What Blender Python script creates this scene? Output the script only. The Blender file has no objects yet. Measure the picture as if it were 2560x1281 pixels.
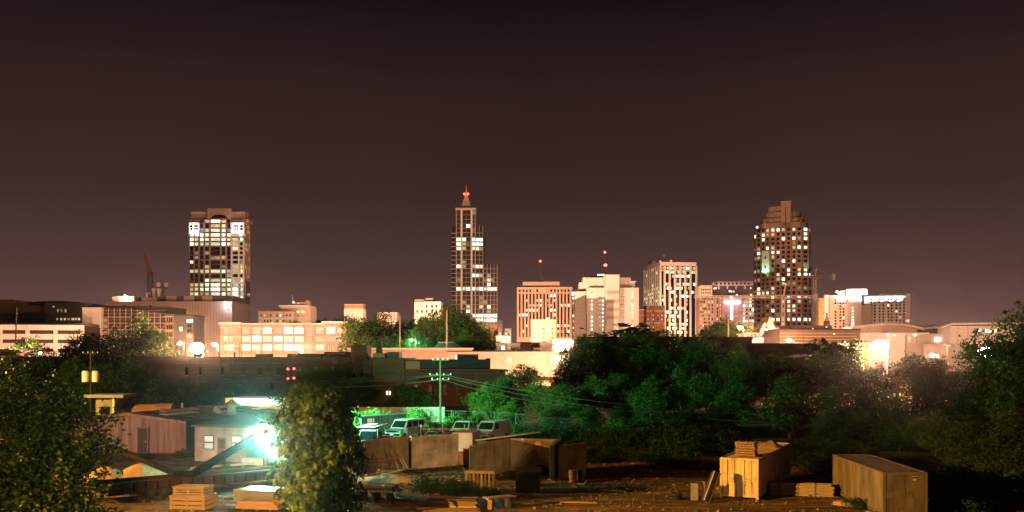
import bpy, math, random
import numpy as np
R = math.radians
random.seed(7)
sc = bpy.context.scene

# ------------------------------------------------------------------ camera, sky, exposure
F, CX, HY, CZ = 2300.0, 1280.0, 895.0, 9.0      # focal length and principal column/horizon, photo pixels
cam_d = bpy.data.cameras.new('camera')
cam = bpy.data.objects.new('camera', cam_d)
sc.collection.objects.link(cam)
cam.location = (0, 0, CZ)
cam.rotation_euler = (R(90), 0, 0)
cam_d.sensor_width = 36
cam_d.lens = 36 * F / 2560
cam_d.shift_y = (HY - 640.5) / 2560
cam_d.clip_start = 0.5
cam_d.clip_end = 9000
sc.camera = cam

world = bpy.data.worlds.new('World')
sc.world = world
world.use_nodes = True
wn, wl = world.node_tree.nodes, world.node_tree.links
wn.clear()
wo = wn.new('ShaderNodeOutputWorld')
bg = wn.new('ShaderNodeBackground')
tc = wn.new('ShaderNodeTexCoord')
sx = wn.new('ShaderNodeSeparateXYZ')
rp = wn.new('ShaderNodeValToRGB')
wl.new(tc.outputs['Generated'], sx.inputs[0])
wl.new(sx.outputs['Z'], rp.inputs['Fac'])
cn = wn.new('ShaderNodeTexNoise')          # faint uneven night haze in the sky
cn.inputs['Scale'].default_value = 2.2
cn.inputs['Detail'].default_value = 5
cm = wn.new('ShaderNodeMapRange')
cm.inputs['From Min'].default_value, cm.inputs['From Max'].default_value = .25, .75
cm.inputs['To Min'].default_value, cm.inputs['To Max'].default_value = .84, 1.16
wl.new(tc.outputs['Generated'], cn.inputs['Vector'])
wl.new(cn.outputs['Fac'], cm.inputs['Value'])
wl.new(cm.outputs[0], bg.inputs['Strength'])
wl.new(rp.outputs['Color'], bg.inputs['Color'])
wl.new(bg.outputs[0], wo.inputs['Surface'])
SKY = [(0.0, (.170, .084, .074)), (.045, (.124, .061, .055)), (.085, (.085, .043, .037)), (.169, (.047, .0222, .0190)),
       (.27, (.0300, .0138, .0128)), (.36, (.0090, .0050, .0062)), (1.0, (.0025, .0015, .0022))]
e = rp.color_ramp.elements
while len(e) > 1:
    e.remove(e[-1])
e[0].position, e[0].color = SKY[0][0], SKY[0][1] + (1,)
for p, c in SKY[1:]:
    k = e.new(p)
    k.color = c + (1,)

vs = sc.view_settings
vs.view_transform = 'Standard'
vs.look = 'None'
vs.exposure = 0
vs.gamma = 1
vs.use_curve_mapping = False
sc.render.engine = 'CYCLES'
sc.cycles.use_denoising = True
sc.cycles.max_bounces = 4
sc.cycles.diffuse_bounces = 2
sc.cycles.glossy_bounces = 2
sc.cycles.transmission_bounces = 2
sc.cycles.volume_bounces = 0
sc.cycles.transparent_max_bounces = 8
sc.cycles.sample_clamp_indirect = 3
sc.cycles.use_light_tree = True

# ------------------------------------------------------------------ helpers
COL = sc.collection


def X(px, D): return (px - CX) / F * D
def Z(py, D): return CZ + (HY - py) / F * D


def terrain(x, y):
    t = min(1, max(0, (y - 195) / 170))
    t = t * t * (3 - 2 * t)
    return 4.5 * t


def thing(name, label, cat, loc=(0, 0, 0), rz=0, group=None):
    o = bpy.data.objects.new(name, None)
    o.empty_display_size = .3
    COL.objects.link(o)
    o.location = loc
    o.rotation_euler = (0, 0, rz)
    o['label'] = label
    o['category'] = cat
    if group:
        o['group'] = group
    return o


def link(name, me, parent=None, loc=(0, 0, 0), rz=0, scale=None):
    o = bpy.data.objects.new(name, me)
    COL.objects.link(o)
    o.parent = parent
    o.location = loc
    o.rotation_euler = (0, 0, rz)
    if scale is not None:
        o.scale = scale
    return o


def tag(o, label, cat, group=None):
    o['label'] = label
    o['category'] = cat
    if group:
        o['group'] = group
    return o


class MB:
    def __init__(s):
        s.v, s.f = [], []

    def add(s, vs, fs):
        n = len(s.v)
        s.v += [tuple(p) for p in vs]
        s.f += [tuple(i + n for i in q) for q in fs]
        return s

    def hexa(s, p):
        return s.add(p, [(0, 3, 2, 1), (4, 5, 6, 7), (0, 1, 5, 4), (1, 2, 6, 5), (2, 3, 7, 6), (3, 0, 4, 7)])

    def box(s, x0, x1, y0, y1, z0, z1):
        return s.hexa([(x0, y0, z0), (x1, y0, z0), (x1, y1, z0), (x0, y1, z0),
                       (x0, y0, z1), (x1, y0, z1), (x1, y1, z1), (x0, y1, z1)])

    def beam(s, a, b, w, h):
        """rectangular bar from a to b, w across, h tall"""
        a, b = np.array(a, float), np.array(b, float)
        d = b - a
        d /= np.linalg.norm(d)
        up = np.array((0, 0, 1.)) if abs(d[2]) < .95 else np.array((0, 1., 0))
        sd = np.cross(d, up)
        sd /= np.linalg.norm(sd)
        u2 = np.cross(sd, d)
        sd, u2 = sd * w / 2, u2 * h / 2
        return s.hexa([a - sd - u2, a + sd - u2, b + sd - u2, b - sd - u2, a - sd + u2, a + sd + u2, b + sd + u2, b - sd + u2])

    def prism(s, pts, z0, z1):
        n = len(pts)
        vs = [(x, y, z0) for x, y in pts] + [(x, y, z1) for x, y in pts]
        return s.add(vs, [tuple(reversed(range(n))), tuple(range(n, 2 * n))] + [(i, (i + 1) % n, n + (i + 1) % n, n + i) for i in range(n)])

    def profile(s, pts, x0, x1):
        """polygon in (y,z) extruded along x"""
        n = len(pts)
        vs = [(x0, y, z) for y, z in pts] + [(x1, y, z) for y, z in pts]
        return s.add(vs, [tuple(range(n)), tuple(reversed(range(n, 2 * n)))] + [(i, n + i, n + (i + 1) % n, (i + 1) % n) for i in range(n)])

    def profy(s, pts, y0, y1):
        """polygon in (x,z) extruded along y"""
        n = len(pts)
        vs = [(x, y0, z) for x, z in pts] + [(x, y1, z) for x, z in pts]
        return s.add(vs, [tuple(range(n)), tuple(reversed(range(n, 2 * n)))] + [(i, n + i, n + (i + 1) % n, (i + 1) % n) for i in range(n)])

    def cyl(s, a, b, r0, r1=None, n=8):
        r1 = r0 if r1 is None else r1
        a, b = np.array(a, float), np.array(b, float)
        d = b - a
        d = d / (np.linalg.norm(d) or 1)
        up = np.array((0, 0, 1.)) if abs(d[2]) < .9 else np.array((1., 0, 0))
        u = np.cross(d, up)
        u /= np.linalg.norm(u)
        w = np.cross(d, u)
        vs = []
        for c, r in ((a, r0), (b, r1)):
            for i in range(n):
                t = 2 * math.pi * i / n
                vs.append(c + r * (u * math.cos(t) + w * math.sin(t)))
        return s.add(vs, [tuple(range(n)), tuple(reversed(range(n, 2 * n)))] + [(i, n + i, n + (i + 1) % n, (i + 1) % n) for i in range(n)])

    def sphere(s, c, r, nu=10, nv=6, sz=1):
        vs = [(c[0], c[1], c[2] - r * sz)]
        for j in range(1, nv):
            ph = -math.pi / 2 + math.pi * j / nv
            for i in range(nu):
                t = 2 * math.pi * i / nu
                vs.append((c[0] + r * math.cos(ph) * math.cos(t), c[1] + r * math.cos(ph) * math.sin(t), c[2] + r * sz * math.sin(ph)))
        vs.append((c[0], c[1], c[2] + r * sz))
        fs = [(0, 1 + (i + 1) % nu, 1 + i) for i in range(nu)]
        for j in range(nv - 2):
            b0, b1 = 1 + j * nu, 1 + (j + 1) * nu
            fs += [(b0 + i, b0 + (i + 1) % nu, b1 + (i + 1) % nu, b1 + i) for i in range(nu)]
        b0, t = 1 + (nv - 2) * nu, len(vs) - 1
        fs += [(b0 + i, b0 + (i + 1) % nu, t) for i in range(nu)]
        return s.add(vs, fs)

    def mesh(s, name, m, smooth=False):
        me = bpy.data.meshes.new(name)
        me.from_pydata(s.v, [], s.f)
        me.materials.append(m)
        if smooth:
            me.polygons.foreach_set('use_smooth', [True] * len(me.polygons))
        me.update()
        return me

    def build(s, name, m, parent=None, loc=(0, 0, 0), rz=0, smooth=False):
        return link(name, s.mesh(name, m, smooth), parent, loc, rz)


# ------------------------------------------------------------------ materials
def new_mat(name):
    m = bpy.data.materials.new(name)
    m.use_nodes = True
    return m, m.node_tree.nodes, m.node_tree.links, m.node_tree.nodes['Principled BSDF']


def surf(name, c, rough=.8, var=.25, scale=.6, metal=0, bump=0, c2=None, spec=.3, detail=5, coord='Object', stretch=None):
    """procedural surface: two tones mixed by noise, optional relief"""
    m, n, l, b = new_mat(name)
    t = n.new('ShaderNodeTexCoord')
    mp = n.new('ShaderNodeMapping')
    l.new(t.outputs[coord], mp.inputs['Vector'])
    if stretch:
        mp.inputs['Scale'].default_value = stretch
    nz = n.new('ShaderNodeTexNoise')
    nz.inputs['Scale'].default_value = scale
    nz.inputs['Detail'].default_value = detail
    nz.inputs['Roughness'].default_value = .65
    l.new(mp.outputs[0], nz.inputs['Vector'])
    r = n.new('ShaderNodeValToRGB')
    lo = tuple(x * (1 - var) for x in c)
    hi = tuple(min(1, x * (1 + var)) for x in (c2 or c))
    r.color_ramp.elements[0].position = .32
    r.color_ramp.elements[1].position = .68
    r.color_ramp.elements[0].color = lo + (1,)
    r.color_ramp.elements[1].color = hi + (1,)
    l.new(nz.outputs['Fac'], r.inputs['Fac'])
    l.new(r.outputs['Color'], b.inputs['Base Color'])
    b.inputs['Roughness'].default_value = rough
    b.inputs['Metallic'].default_value = metal
    b.inputs['Specular IOR Level'].default_value = spec
    if bump:
        bp = n.new('ShaderNodeBump')
        bp.inputs['Strength'].default_value = bump
        bp.inputs['Distance'].default_value = .1
        n2 = n.new('ShaderNodeTexNoise')
        n2.inputs['Scale'].default_value = scale * 6
        n2.inputs['Detail'].default_value = 6
        l.new(mp.outputs[0], n2.inputs['Vector'])
        l.new(n2.outputs['Fac'], bp.inputs['Height'])
        l.new(bp.outputs[0], b.inputs['Normal'])
    return m


def glow(name, c, s, sampled=False, var=.35, scale=.35):
    """lit glass or lamp lens: emission uneven like a room or a lamp behind it"""
    m, n, l, b = new_mat(name)
    b.inputs['Base Color'].default_value = (.05, .05, .05, 1)
    b.inputs['Roughness'].default_value = .2
    b.inputs['Emission Color'].default_value = c + (1,)
    if var:
        t = n.new('ShaderNodeNewGeometry')
        nz = n.new('ShaderNodeTexNoise')
        nz.inputs['Scale'].default_value = scale
        nz.inputs['Detail'].default_value = 3
        l.new(t.outputs['Position'], nz.inputs['Vector'])
        mr = n.new('ShaderNodeMapRange')
        mr.inputs['From Min'].default_value = .3
        mr.inputs['From Max'].default_value = .7
        mr.inputs['To Min'].default_value = s * (1 - var)
        mr.inputs['To Max'].default_value = s * (1 + var)
        l.new(nz.outputs['Fac'], mr.inputs['Value'])
        oi = n.new('ShaderNodeObjectInfo')
        m2 = n.new('ShaderNodeMapRange')
        m2.inputs['To Min'].default_value, m2.inputs['To Max'].default_value = .28, 1.25
        l.new(oi.outputs['Random'], m2.inputs['Value'])
        mu = n.new('ShaderNodeMath')
        mu.operation = 'MULTIPLY'
        l.new(mr.outputs[0], mu.inputs[0])
        l.new(m2.outputs[0], mu.inputs[1])
        l.new(mu.outputs[0], b.inputs['Emission Strength'])
        rc = n.new('ShaderNodeValToRGB')
        rc.color_ramp.elements[0].color = c + (1,)
        rc.color_ramp.elements[1].color = (c[0], c[1] * .86, c[2] * .62, 1)
        wn2 = n.new('ShaderNodeTexWhiteNoise')
        wn2.noise_dimensions = '1D'
        l.new(oi.outputs['Random'], wn2.inputs['W'])
        l.new(wn2.outputs['Value'], rc.inputs['Fac'])
        l.new(rc.outputs['Color'], b.inputs['Emission Color'])
    else:
        b.inputs['Emission Strength'].default_value = s
    m.cycles.emission_sampling = 'AUTO' if sampled else 'NONE'
    return m


def foliage(name, c, c2, rough=.65, trans=.25):
    m, n, l, b = new_mat(name)
    g = n.new('ShaderNodeNewGeometry')
    r = n.new('ShaderNodeValToRGB')
    r.color_ramp.elements[0].color = c + (1,)
    r.color_ramp.elements[1].color = c2 + (1,)
    l.new(g.outputs['Random Per Island'], r.inputs['Fac'])
    l.new(r.outputs['Color'], b.inputs['Base Color'])
    b.inputs['Roughness'].default_value = rough
    b.inputs['Specular IOR Level'].default_value = .25
    tr = n.new('ShaderNodeBsdfTranslucent')
    l.new(r.outputs['Color'], tr.inputs['Color'])
    mx = n.new('ShaderNodeMixShader')
    mx.inputs[0].default_value = trans
    l.new(b.outputs[0], mx.inputs[1])
    l.new(tr.outputs[0], mx.inputs[2])
    l.new(mx.outputs[0], n['Material Output'].inputs['Surface'])
    return m


def brick(name, c, c2, mortar, scale=1.2, rough=.85):
    m, n, l, b = new_mat(name)
    t = n.new('ShaderNodeTexCoord')
    mp = n.new('ShaderNodeMapping')
    mp.inputs['Rotation'].default_value = (R(90), 0, 0)
    l.new(t.outputs['Object'], mp.inputs['Vector'])
    bk = n.new('ShaderNodeTexBrick')
    bk.inputs['Color1'].default_value = c + (1,)
    bk.inputs['Color2'].default_value = c2 + (1,)
    bk.inputs['Mortar'].default_value = mortar + (1,)
    bk.inputs['Scale'].default_value = scale
    bk.inputs['Mortar Size'].default_value = .02
    l.new(mp.outputs[0], bk.inputs['Vector'])
    nz = n.new('ShaderNodeTexNoise')
    nz.inputs['Scale'].default_value = .25
    nz.inputs['Detail'].default_value = 6
    l.new(t.outputs['Object'], nz.inputs['Vector'])
    mr = n.new('ShaderNodeMapRange')
    mr.inputs['To Min'].default_value = .55
    mr.inputs['To Max'].default_value = 1.35
    l.new(nz.outputs['Fac'], mr.inputs['Value'])
    mx = n.new('ShaderNodeMix')
    mx.data_type = 'RGBA'
    mx.blend_type = 'MULTIPLY'
    mx.inputs[0].default_value = 1
    l.new(bk.outputs['Color'], mx.inputs[6])
    l.new(mr.outputs[0], mx.inputs[7])
    l.new(mx.outputs[2], b.inputs['Base Color'])
    b.inputs['Roughness'].default_value = rough
    return m


M = {}
M['white'] = surf('pale_precast', (.62, .58, .54), .75, .1, .2)
M['offwhite'] = surf('aged_white_concrete', (.52, .47, .43), .8, .14, .15)
M['beige'] = surf('beige_stone', (.46, .38, .30), .8, .12, .15)
M['brownc'] = surf('brown_precast', (.34, .25, .18), .8, .12, .15)
M['granite'] = surf('brown_granite', (.25, .17, .12), .6, .15, .2)
M['tan'] = surf('tan_granite', (.30, .21, .14), .6, .15, .2)
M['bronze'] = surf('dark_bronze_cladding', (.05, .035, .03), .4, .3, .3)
M['pinkpanel'] = surf('pink_metal_panel', (.48, .36, .30), .6, .06, .1)
M['ochre'] = surf('ochre_concrete', (.30, .23, .11), .85, .15, .3)
M['greyd'] = surf('dark_grey_stucco', (.10, .085, .085), .8, .25, .2)
M['grey'] = surf('grey_concrete', (.30, .28, .26), .85, .22, .5, bump=.3)
M['dark'] = surf('dark_tar_roof', (.025, .022, .02), .8, .4, .5)
M['black'] = surf('black_paint', (.012, .012, .013), .5, .3, 1.5)
M['brick'] = brick('red_brick', (.26, .10, .06), (.20, .075, .045), (.30, .24, .2))
M['brickp'] = brick('pale_orange_brick', (.42, .22, .15), (.36, .18, .12), (.42, .34, .28))
M['brickd'] = brick('dark_warehouse_brick', (.10, .050, .030), (.07, .036, .024), (.09, .07, .055))
M['tanbrick'] = surf('dull_tan_brick', (.13, .085, .05), .9, .25, .4)
M['painted'] = brick('painted_warehouse_brick', (.50, .36, .29), (.46, .33, .27), (.42, .30, .25))
M['glassd'] = surf('dark_window_glass', (.012, .013, .016), .12, .2, .2, spec=.6)
M['glassb'] = surf('blue_grey_curtain_glass', (.030, .030, .034), .15, .3, .12, spec=.7)
M['mullion'] = surf('aluminium_mullion', (.34, .30, .28), .45, .1, .3, metal=.3)
M['steel'] = surf('galvanised_steel', (.38, .36, .34), .45, .2, 2, metal=.5)
M['steeld'] = surf('weathered_steel', (.055, .042, .034), .6, .5, 1.5, metal=.2)
M['woodpole'] = surf('creosote_pole', (.05, .036, .026), .85, .3, 1.2, stretch=(4, 4, .3))
M['palepole'] = surf('pale_pole', (.42, .30, .24), .8, .15, .6)
M['crane'] = surf('crane_paint', (.60, .48, .40), .6, .15, .5)
M['craner'] = surf('red_crane_paint', (.35, .07, .04), .6, .2, .5)
M['tarsteel'] = surf('tarry_black_steel', (.010, .007, .005), .75, .5, 1.5, spec=.1)
M['wirem'] = surf('dull_cable', (.055, .055, .05), .6, .2, 1)
M['rustbeam'] = surf('rusty_girder', (.055, .026, .012), .8, .5, 1.2, spec=.1)
M['lowbrown'] = surf('dark_brown_stucco', (.095, .06, .042), .85, .25, .3)
M['roofhouse'] = surf('house_shingle', (.06, .05, .05), .9, .3, .8)
G = {}
G['b'] = glow('bright_office_window', (1, .95, .80), 2.6)
G['w'] = glow('warm_window', (1, .80, .46), .85)
G['d'] = glow('dim_window', (1, .74, .42), .32, var=.6)
G['c'] = glow('cool_office_window', (.90, .97, 1), 3.0)
G['y'] = glow('fluorescent_window', (.98, 1, .70), 1.3)
G['f'] = glow('soft_lit_window', (1, .70, .48), .8)
G['red'] = glow('red_beacon_lens', (1, .05, .03), 14, var=0)
G['sod'] = glow('sodium_lamp_lens', (1, .62, .34), 260, var=0)
G['merc'] = glow('mercury_lamp_lens', (.55, 1, .86), 260, var=0)
G['blue'] = glow('blue_white_sign', (.55, .60, 1), 5, var=.15)
G['wht'] = glow('white_lamp_lens', (.85, .9, 1), 90, var=0)

_ub = {}


def ubox(name, m, parent, x0, x1, y0, y1, z0, z1, fr=(0, 0, 0)):
    """box that shares one cube mesh per material; fr = (ox, oy, angle) of a facade plane"""
    me = _ub.get(m.name)
    if me is None:
        me = MB().box(-.5, .5, -.5, .5, -.5, .5).mesh('block_' + m.name, m)
        _ub[m.name] = me
    u, v = (x0 + x1) / 2, (y0 + y1) / 2
    c, s = math.cos(fr[2]), math.sin(fr[2])
    return link(name, me, parent, (fr[0] + u * c - v * s, fr[1] + u * s + v * c, (z0 + z1) / 2), fr[2],
                (abs(x1 - x0), abs(y1 - y0), abs(z1 - z0)))


class Bld:
    """a building whose front left corner stands at photo column px0, distance D; local x runs along the front, y into it"""

    def __init__(s, name, label, px0, px1, D, rot=0, zb=None, cat='building', group=None):
        s.D, s.s, s.rot = D, D / F, R(rot)
        s.x0 = X(px0, D)
        s.zb = terrain(s.x0, D) - .5 if zb is None else zb
        s.root = thing(name, label, cat, (s.x0, D, s.zb), s.rot, group)
        s.w = s.u(px1)

    def u(s, px):
        t = (px - CX) / F
        return (t * s.D - s.x0) / (math.cos(s.rot) - t * math.sin(s.rot))

    def h(s, py, px=None):
        if px is None:
            return Z(py, s.D) - s.zb
        return Z(py, s.D + s.u(px) * math.sin(s.rot)) - s.zb

    def depth(s, px):
        """depth of the right flank whose far edge shows at column px"""
        c, n = math.cos(s.rot), math.sin(s.rot)
        ax, ay = s.x0 + s.w * c, s.D + s.w * n
        t = (px - CX) / F
        return (ax - t * ay) / (n + t * c)

    def box(s, name, m, u0, u1, v0, v1, z0, z1, fr=(0, 0, 0)):
        return ubox(name, m, s.root, u0, u1, v0, v1, z0, z1, fr)

    def mesh(s, name, mb, m, smooth=False):
        return mb.build(name, m, s.root, smooth=smooth)

    def windows(s, cols, rows, lit, fr=(0, 0, 0), v=-.10, name='window', dark=None, thick=.2):
        """cols (centre,width), rows (centre,height); lit(i,j) -> key of G or '.' dark or ' ' none"""
        for j, (z, hh) in enumerate(rows):
            for i, (u, ww) in enumerate(cols):
                k = lit(i, j)
                if k == ' ':
                    continue
                m = G[k] if k in G else (dark or M['glassd'])
                s.box(name, m, u - ww / 2, u + ww / 2, v, v + thick, z - hh / 2, z + hh / 2, fr)

    def piers(s, us, w, z0, z1, m, proud=.5, fr=(0, 0, 0), name='pier'):
        for u in us:
            s.box(name, m, u - w / 2, u + w / 2, -proud, .05, z0, z1, fr)

    def bands(s, zs, hh, u0, u1, m, proud=.3, fr=(0, 0, 0), name='floor_band'):
        for z in zs:
            s.box(name, m, u0, u1, -proud, .05, z - hh / 2, z + hh / 2, fr)


def light(name, parent, loc, c, power, r=.3, spot=None, aim=None, blend=.6):
    d = bpy.data.lights.new(name, 'SPOT' if spot else 'POINT')
    d.energy = power
    d.color = c
    d.shadow_soft_size = r
    if spot:
        d.spot_size = R(spot)
        d.spot_blend = blend
    o = bpy.data.objects.new(name, d)
    COL.objects.link(o)
    o.parent = parent
    o.location = loc
    if aim is not None:
        from mathutils import Vector
        o.rotation_euler = Vector(aim).to_track_quat('-Z', 'Y').to_euler()
    return o


SODIUM = (1.0, .50, .29)
DEEP = (1.0, .45, .07)
MERC = (.26, 1.0, .62)

# ------------------------------------------------------------------ ground
def ground_mat():
    m, n, l, b = new_mat('yard_dirt_and_grass')
    t = n.new('ShaderNodeTexCoord')
    def noise(s, d=6):
        z = n.new('ShaderNodeTexNoise')
        z.inputs['Scale'].default_value = s
        z.inputs['Detail'].default_value = d
        z.inputs['Roughness'].default_value = .7
        l.new(t.outputs['Object'], z.inputs['Vector'])
        return z
    n1, n2, n3 = noise(.09), noise(.8), noise(9)
    r = n.new('ShaderNodeValToRGB')
    r.color_ramp.elements[0].color = (.13, .085, .05, 1)
    r.color_ramp.elements[1].color = (.27, .19, .115, 1)
    r.color_ramp.elements[0].position, r.color_ramp.elements[1].position = .35, .62
    l.new(n2.outputs['Fac'], r.inputs['Fac'])
    r2 = n.new('ShaderNodeValToRGB')
    r2.color_ramp.elements[0].color = (.55, .55, .55, 1)
    r2.color_ramp.elements[1].color = (1.25, 1.2, 1.15, 1)
    l.new(n3.outputs['Fac'], r2.inputs['Fac'])
    mx = n.new('ShaderNodeMix')
    mx.data_type, mx.blend_type = 'RGBA', 'MULTIPLY'
    mx.inputs[0].default_value = 1
    l.new(r.outputs['Color'], mx.inputs[6])
    l.new(r2.outputs['Color'], mx.inputs[7])
    mt = n.new('ShaderNodeMapping')          # tyre tracks: long streaks of packed and loosened dirt
    mt.inputs['Rotation'].default_value = (0, 0, R(14))
    mt.inputs['Scale'].default_value = (.07, 1.5, 1)
    l.new(t.outputs['Object'], mt.inputs['Vector'])
    nt = n.new('ShaderNodeTexNoise')
    nt.inputs['Scale'].default_value = 1.0
    nt.inputs['Detail'].default_value = 3
    l.new(mt.outputs[0], nt.inputs['Vector'])
    rt = n.new('ShaderNodeValToRGB')
    rt.color_ramp.elements[0].position, rt.color_ramp.elements[1].position = .38, .58
    rt.color_ramp.elements[0].color = (.45, .43, .42, 1)
    rt.color_ramp.elements[1].color = (1.1, 1.1, 1.1, 1)
    l.new(nt.outputs['Fac'], rt.inputs['Fac'])
    mk = n.new('ShaderNodeMix')
    mk.data_type, mk.blend_type = 'RGBA', 'MULTIPLY'
    mk.inputs[0].default_value = 1
    l.new(mx.outputs[2], mk.inputs[6])
    l.new(rt.outputs['Color'], mk.inputs[7])
    mx = mk
    gr = n.new('ShaderNodeMix')
    gr.data_type = 'RGBA'
    r3 = n.new('ShaderNodeValToRGB')
    r3.color_ramp.elements[0].position, r3.color_ramp.elements[1].position = .52, .66
    l.new(n1.outputs['Fac'], r3.inputs['Fac'])
    l.new(r3.outputs['Color'], gr.inputs[0])
    l.new(mx.outputs[2], gr.inputs[6])
    gr.inputs[7].default_value = (.05, .055, .022, 1)
    l.new(gr.outputs[2], b.inputs['Base Color'])
    b.inputs['Roughness'].default_value = .95
    b.inputs['Specular IOR Level'].default_value = .1
    bp = n.new('ShaderNodeBump')
    bp.inputs['Strength'].default_value = .8
    bp.inputs['Distance'].default_value = .12
    l.new(n3.outputs['Fac'], bp.inputs['Height'])
    l.new(bp.outputs[0], b.inputs['Normal'])
    return m


def yard_bump(x, y):
    if y < 40 or y > 150:
        return 0
    return .10 * math.sin(x * .31 + y * .17) * math.sin(y * .23 - x * .11) + .05 * math.sin(x * .9 + 1.3) * math.sin(y * .8)


gv, gf = [], []
gx = [-5000, -2500, -1300, -700, -350, -200] + list(np.arange(-120, 121, 4.0)) + [200, 350, 700, 1300, 2500, 5000]
gy = [-400, -100, 0, 20] + list(np.arange(30, 150, 4.0)) + list(np.arange(150, 400, 12.0)) + [450, 600, 900, 1500, 3000, 8000]
for y in gy:
    for x in gx:
        gv.append((x, y, terrain(x, y) + yard_bump(x, y)))
nx = len(gx)
for j in range(len(gy) - 1):
    for i in range(nx - 1):
        gf.append((j * nx + i, j * nx + i + 1, (j + 1) * nx + i + 1, (j + 1) * nx + i))
g = MB()
g.v, g.f = gv, gf
ground = g.build('ground', ground_mat(), smooth=True)
ground['kind'] = 'structure'

# ------------------------------------------------------------------ haze
hz, n, l, b = new_mat('night_haze')
n.remove(b)
pv = n.new('ShaderNodeVolumePrincipled')
pv.inputs['Color'].default_value = (.95, .95, .95, 1)
pv.inputs['Density'].default_value = .00002
pv.inputs['Anisotropy'].default_value = .965
l.new(pv.outputs[0], n['Material Output'].inputs['Volume'])
hb = MB().box(-1500, 1500, -120, 1400, -1.5, 215).build('haze', hz)
hb['kind'] = 'stuff'

# ------------------------------------------------------------------ lamps
def street_lamp(px, py, D, label, c=SODIUM, power=40000, lens='sod', r=.32, arm=1.6, side=-1, name='street_lamp', xyz=None, group='sodium street lamps', pole='steeld', spot=None, aim=None):
    if xyz:
        x, y, z = xyz
    else:
        x, y, z = X(px, D), D, Z(py, D)
    zb = terrain(x, y)
    bx = -side * arm
    t = thing(name, label, 'street lamp', (x + bx, y, zb), 0, group)
    h = z - zb
    MB().cyl((0, 0, -.3), (0, 0, h + .35), .13, .08, 8).build('pole', M[pole], t)
    MB().cyl((0, 0, h + .3), (-bx * .9, 0, h + .5), .05, .04, 6).build('arm', M['steeld'], t)
    hd = MB()
    hd.hexa([(-bx - .45, -.22, h + .36), (-bx + .35, -.22, h + .36), (-bx + .35, .22, h + .36), (-bx - .45, .22, h + .36),
             (-bx - .3, -.12, h + .62), (-bx + .35, -.12, h + .6), (-bx + .35, .12, h + .6), (-bx - .3, .12, h + .62)])
    hd.build('lamp_head', M['steeld'], t)
    MB().sphere((-bx, 0, h + .12), r, 12, 8, .75).build('lens', G[lens], t, smooth=True)
    light('lamp_light', t, (-bx, 0, h - r - .12), c, power, .15, spot, aim)
    return t


street_lamp(492, 872, 222, 'brightest sodium street lamp behind the left end of the brick warehouse', power=420000, r=1.7)
street_lamp(742, 870, 345, 'sodium street lamp glaring in front of the lit brick loft building', power=380000, r=1.1)
street_lamp(1393, 896, 262, 'sodium street lamp at the right end of the painted warehouse wall', power=190000, r=.9)
street_lamp(2200, 868, 205, 'large glaring sodium street lamp left of the convention hall', power=330000, r=1.9)
street_lamp(2466, 884, 215, 'large sodium street lamp behind the dark tree at right', power=300000, r=1.8)
street_lamp(1850, 820, 420, 'sodium street lamp below the hotel with the cross-shaped sign', power=110000, r=1.0)
street_lamp(1972, 852, 318, 'small sodium street lamp over the dark roof below the brown tower', power=40000, r=.8)
street_lamp(1862, 858, 330, 'small sodium street lamp low beside the lit parking deck', power=25000, r=.6)
street_lamp(38, 888, 205, 'sodium street lamp low behind leaves at the far left', power=90000, r=.9)
street_lamp(449, 860, 330, 'small sodium lamp on thin post left of the brightest glare', power=90000, r=.7)
street_lamp(535, 862, 360, 'small sodium lamp just left of the brick loft building', power=120000, r=.7)
street_lamp(1415, 866, 400, 'sodium street lamp before the pale county building', power=150000, r=.7)
street_lamp(1262, 862, 380, 'sodium street lamp by the white mansard building', power=160000, r=.6)
street_lamp(1520, 872, 640, 'unseen sodium fill spot at the foot of the pale stepped building', power=240000, r=.5, spot=130, aim=(-.1, 1, .40))  # unseen fill spot, added to light the stepped facade
street_lamp(1340, 868, 590, 'unseen sodium fill spot at the foot of the brown slotted building', power=150000, r=.5, spot=125, aim=(.05, 1, .45))  # added fill for the brown slotted front, out of sight
street_lamp(1912, 826, 455, 'sodium street lamp beside the orange church gable', power=130000, r=.9)
street_lamp(1656, 862, 815, 'unseen sodium fill spot at the foot of the white ribbed tower', power=900000, r=.5, spot=120, aim=(0, 1, .55))  # hidden spot added to wash the ribbed tower
street_lamp(1950, 866, 660, 'unseen sodium fill spot at the foot of the brown tower', power=800000, r=.5, spot=125, aim=(0, 1, .55))  # added uplight for the brown tower, not in view
street_lamp(1165, 872, 620, 'unseen sodium fill spot at the foot of the glass tower', power=4000000, r=.5, spot=110, aim=(0, 1, .45))  # unseen spot added to light the glass tower
street_lamp(560, 872, 670, 'unseen sodium fill spot at the foot of the dark office tower', power=240000, r=.5, spot=110, aim=(-.1, 1, .5))  # fill added for the dark office tower, hidden from view
street_lamp(2330, 890, 240, 'sodium street lamp below the convention hall wall', power=150000, r=.5)
street_lamp(2130, 872, 560, 'unseen sodium fill spot behind the low brown roofs', power=260000, r=.5, spot=120, aim=(.1, 1, .3))  # hidden fill spot added to light the facades behind
street_lamp(330, 880, 345, 'unseen sodium fill spot behind the big dark tree', power=260000, r=.5, spot=150, aim=(0, 1, .25))  # added fill, hidden by the tree, lighting the fronts behind it
street_lamp(430, 872, 500, 'unseen sodium fill spot before the pink telecom building', power=260000, r=.5, spot=140, aim=(0, 1, .3))  # unseen fill spot added for the telecom wall
street_lamp(100, 884, 320, 'unseen sodium fill spot in front of the white parking deck', power=200000, r=.5, spot=150, aim=(0, 1, .2))  # added spot lighting the parking deck, itself unseen
street_lamp(700, 866, 640, 'unseen sodium fill spot before the beige stepped office block', power=60000, r=.5, spot=120, aim=(0, 1, .3))  # hidden fill added for the beige block
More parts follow.
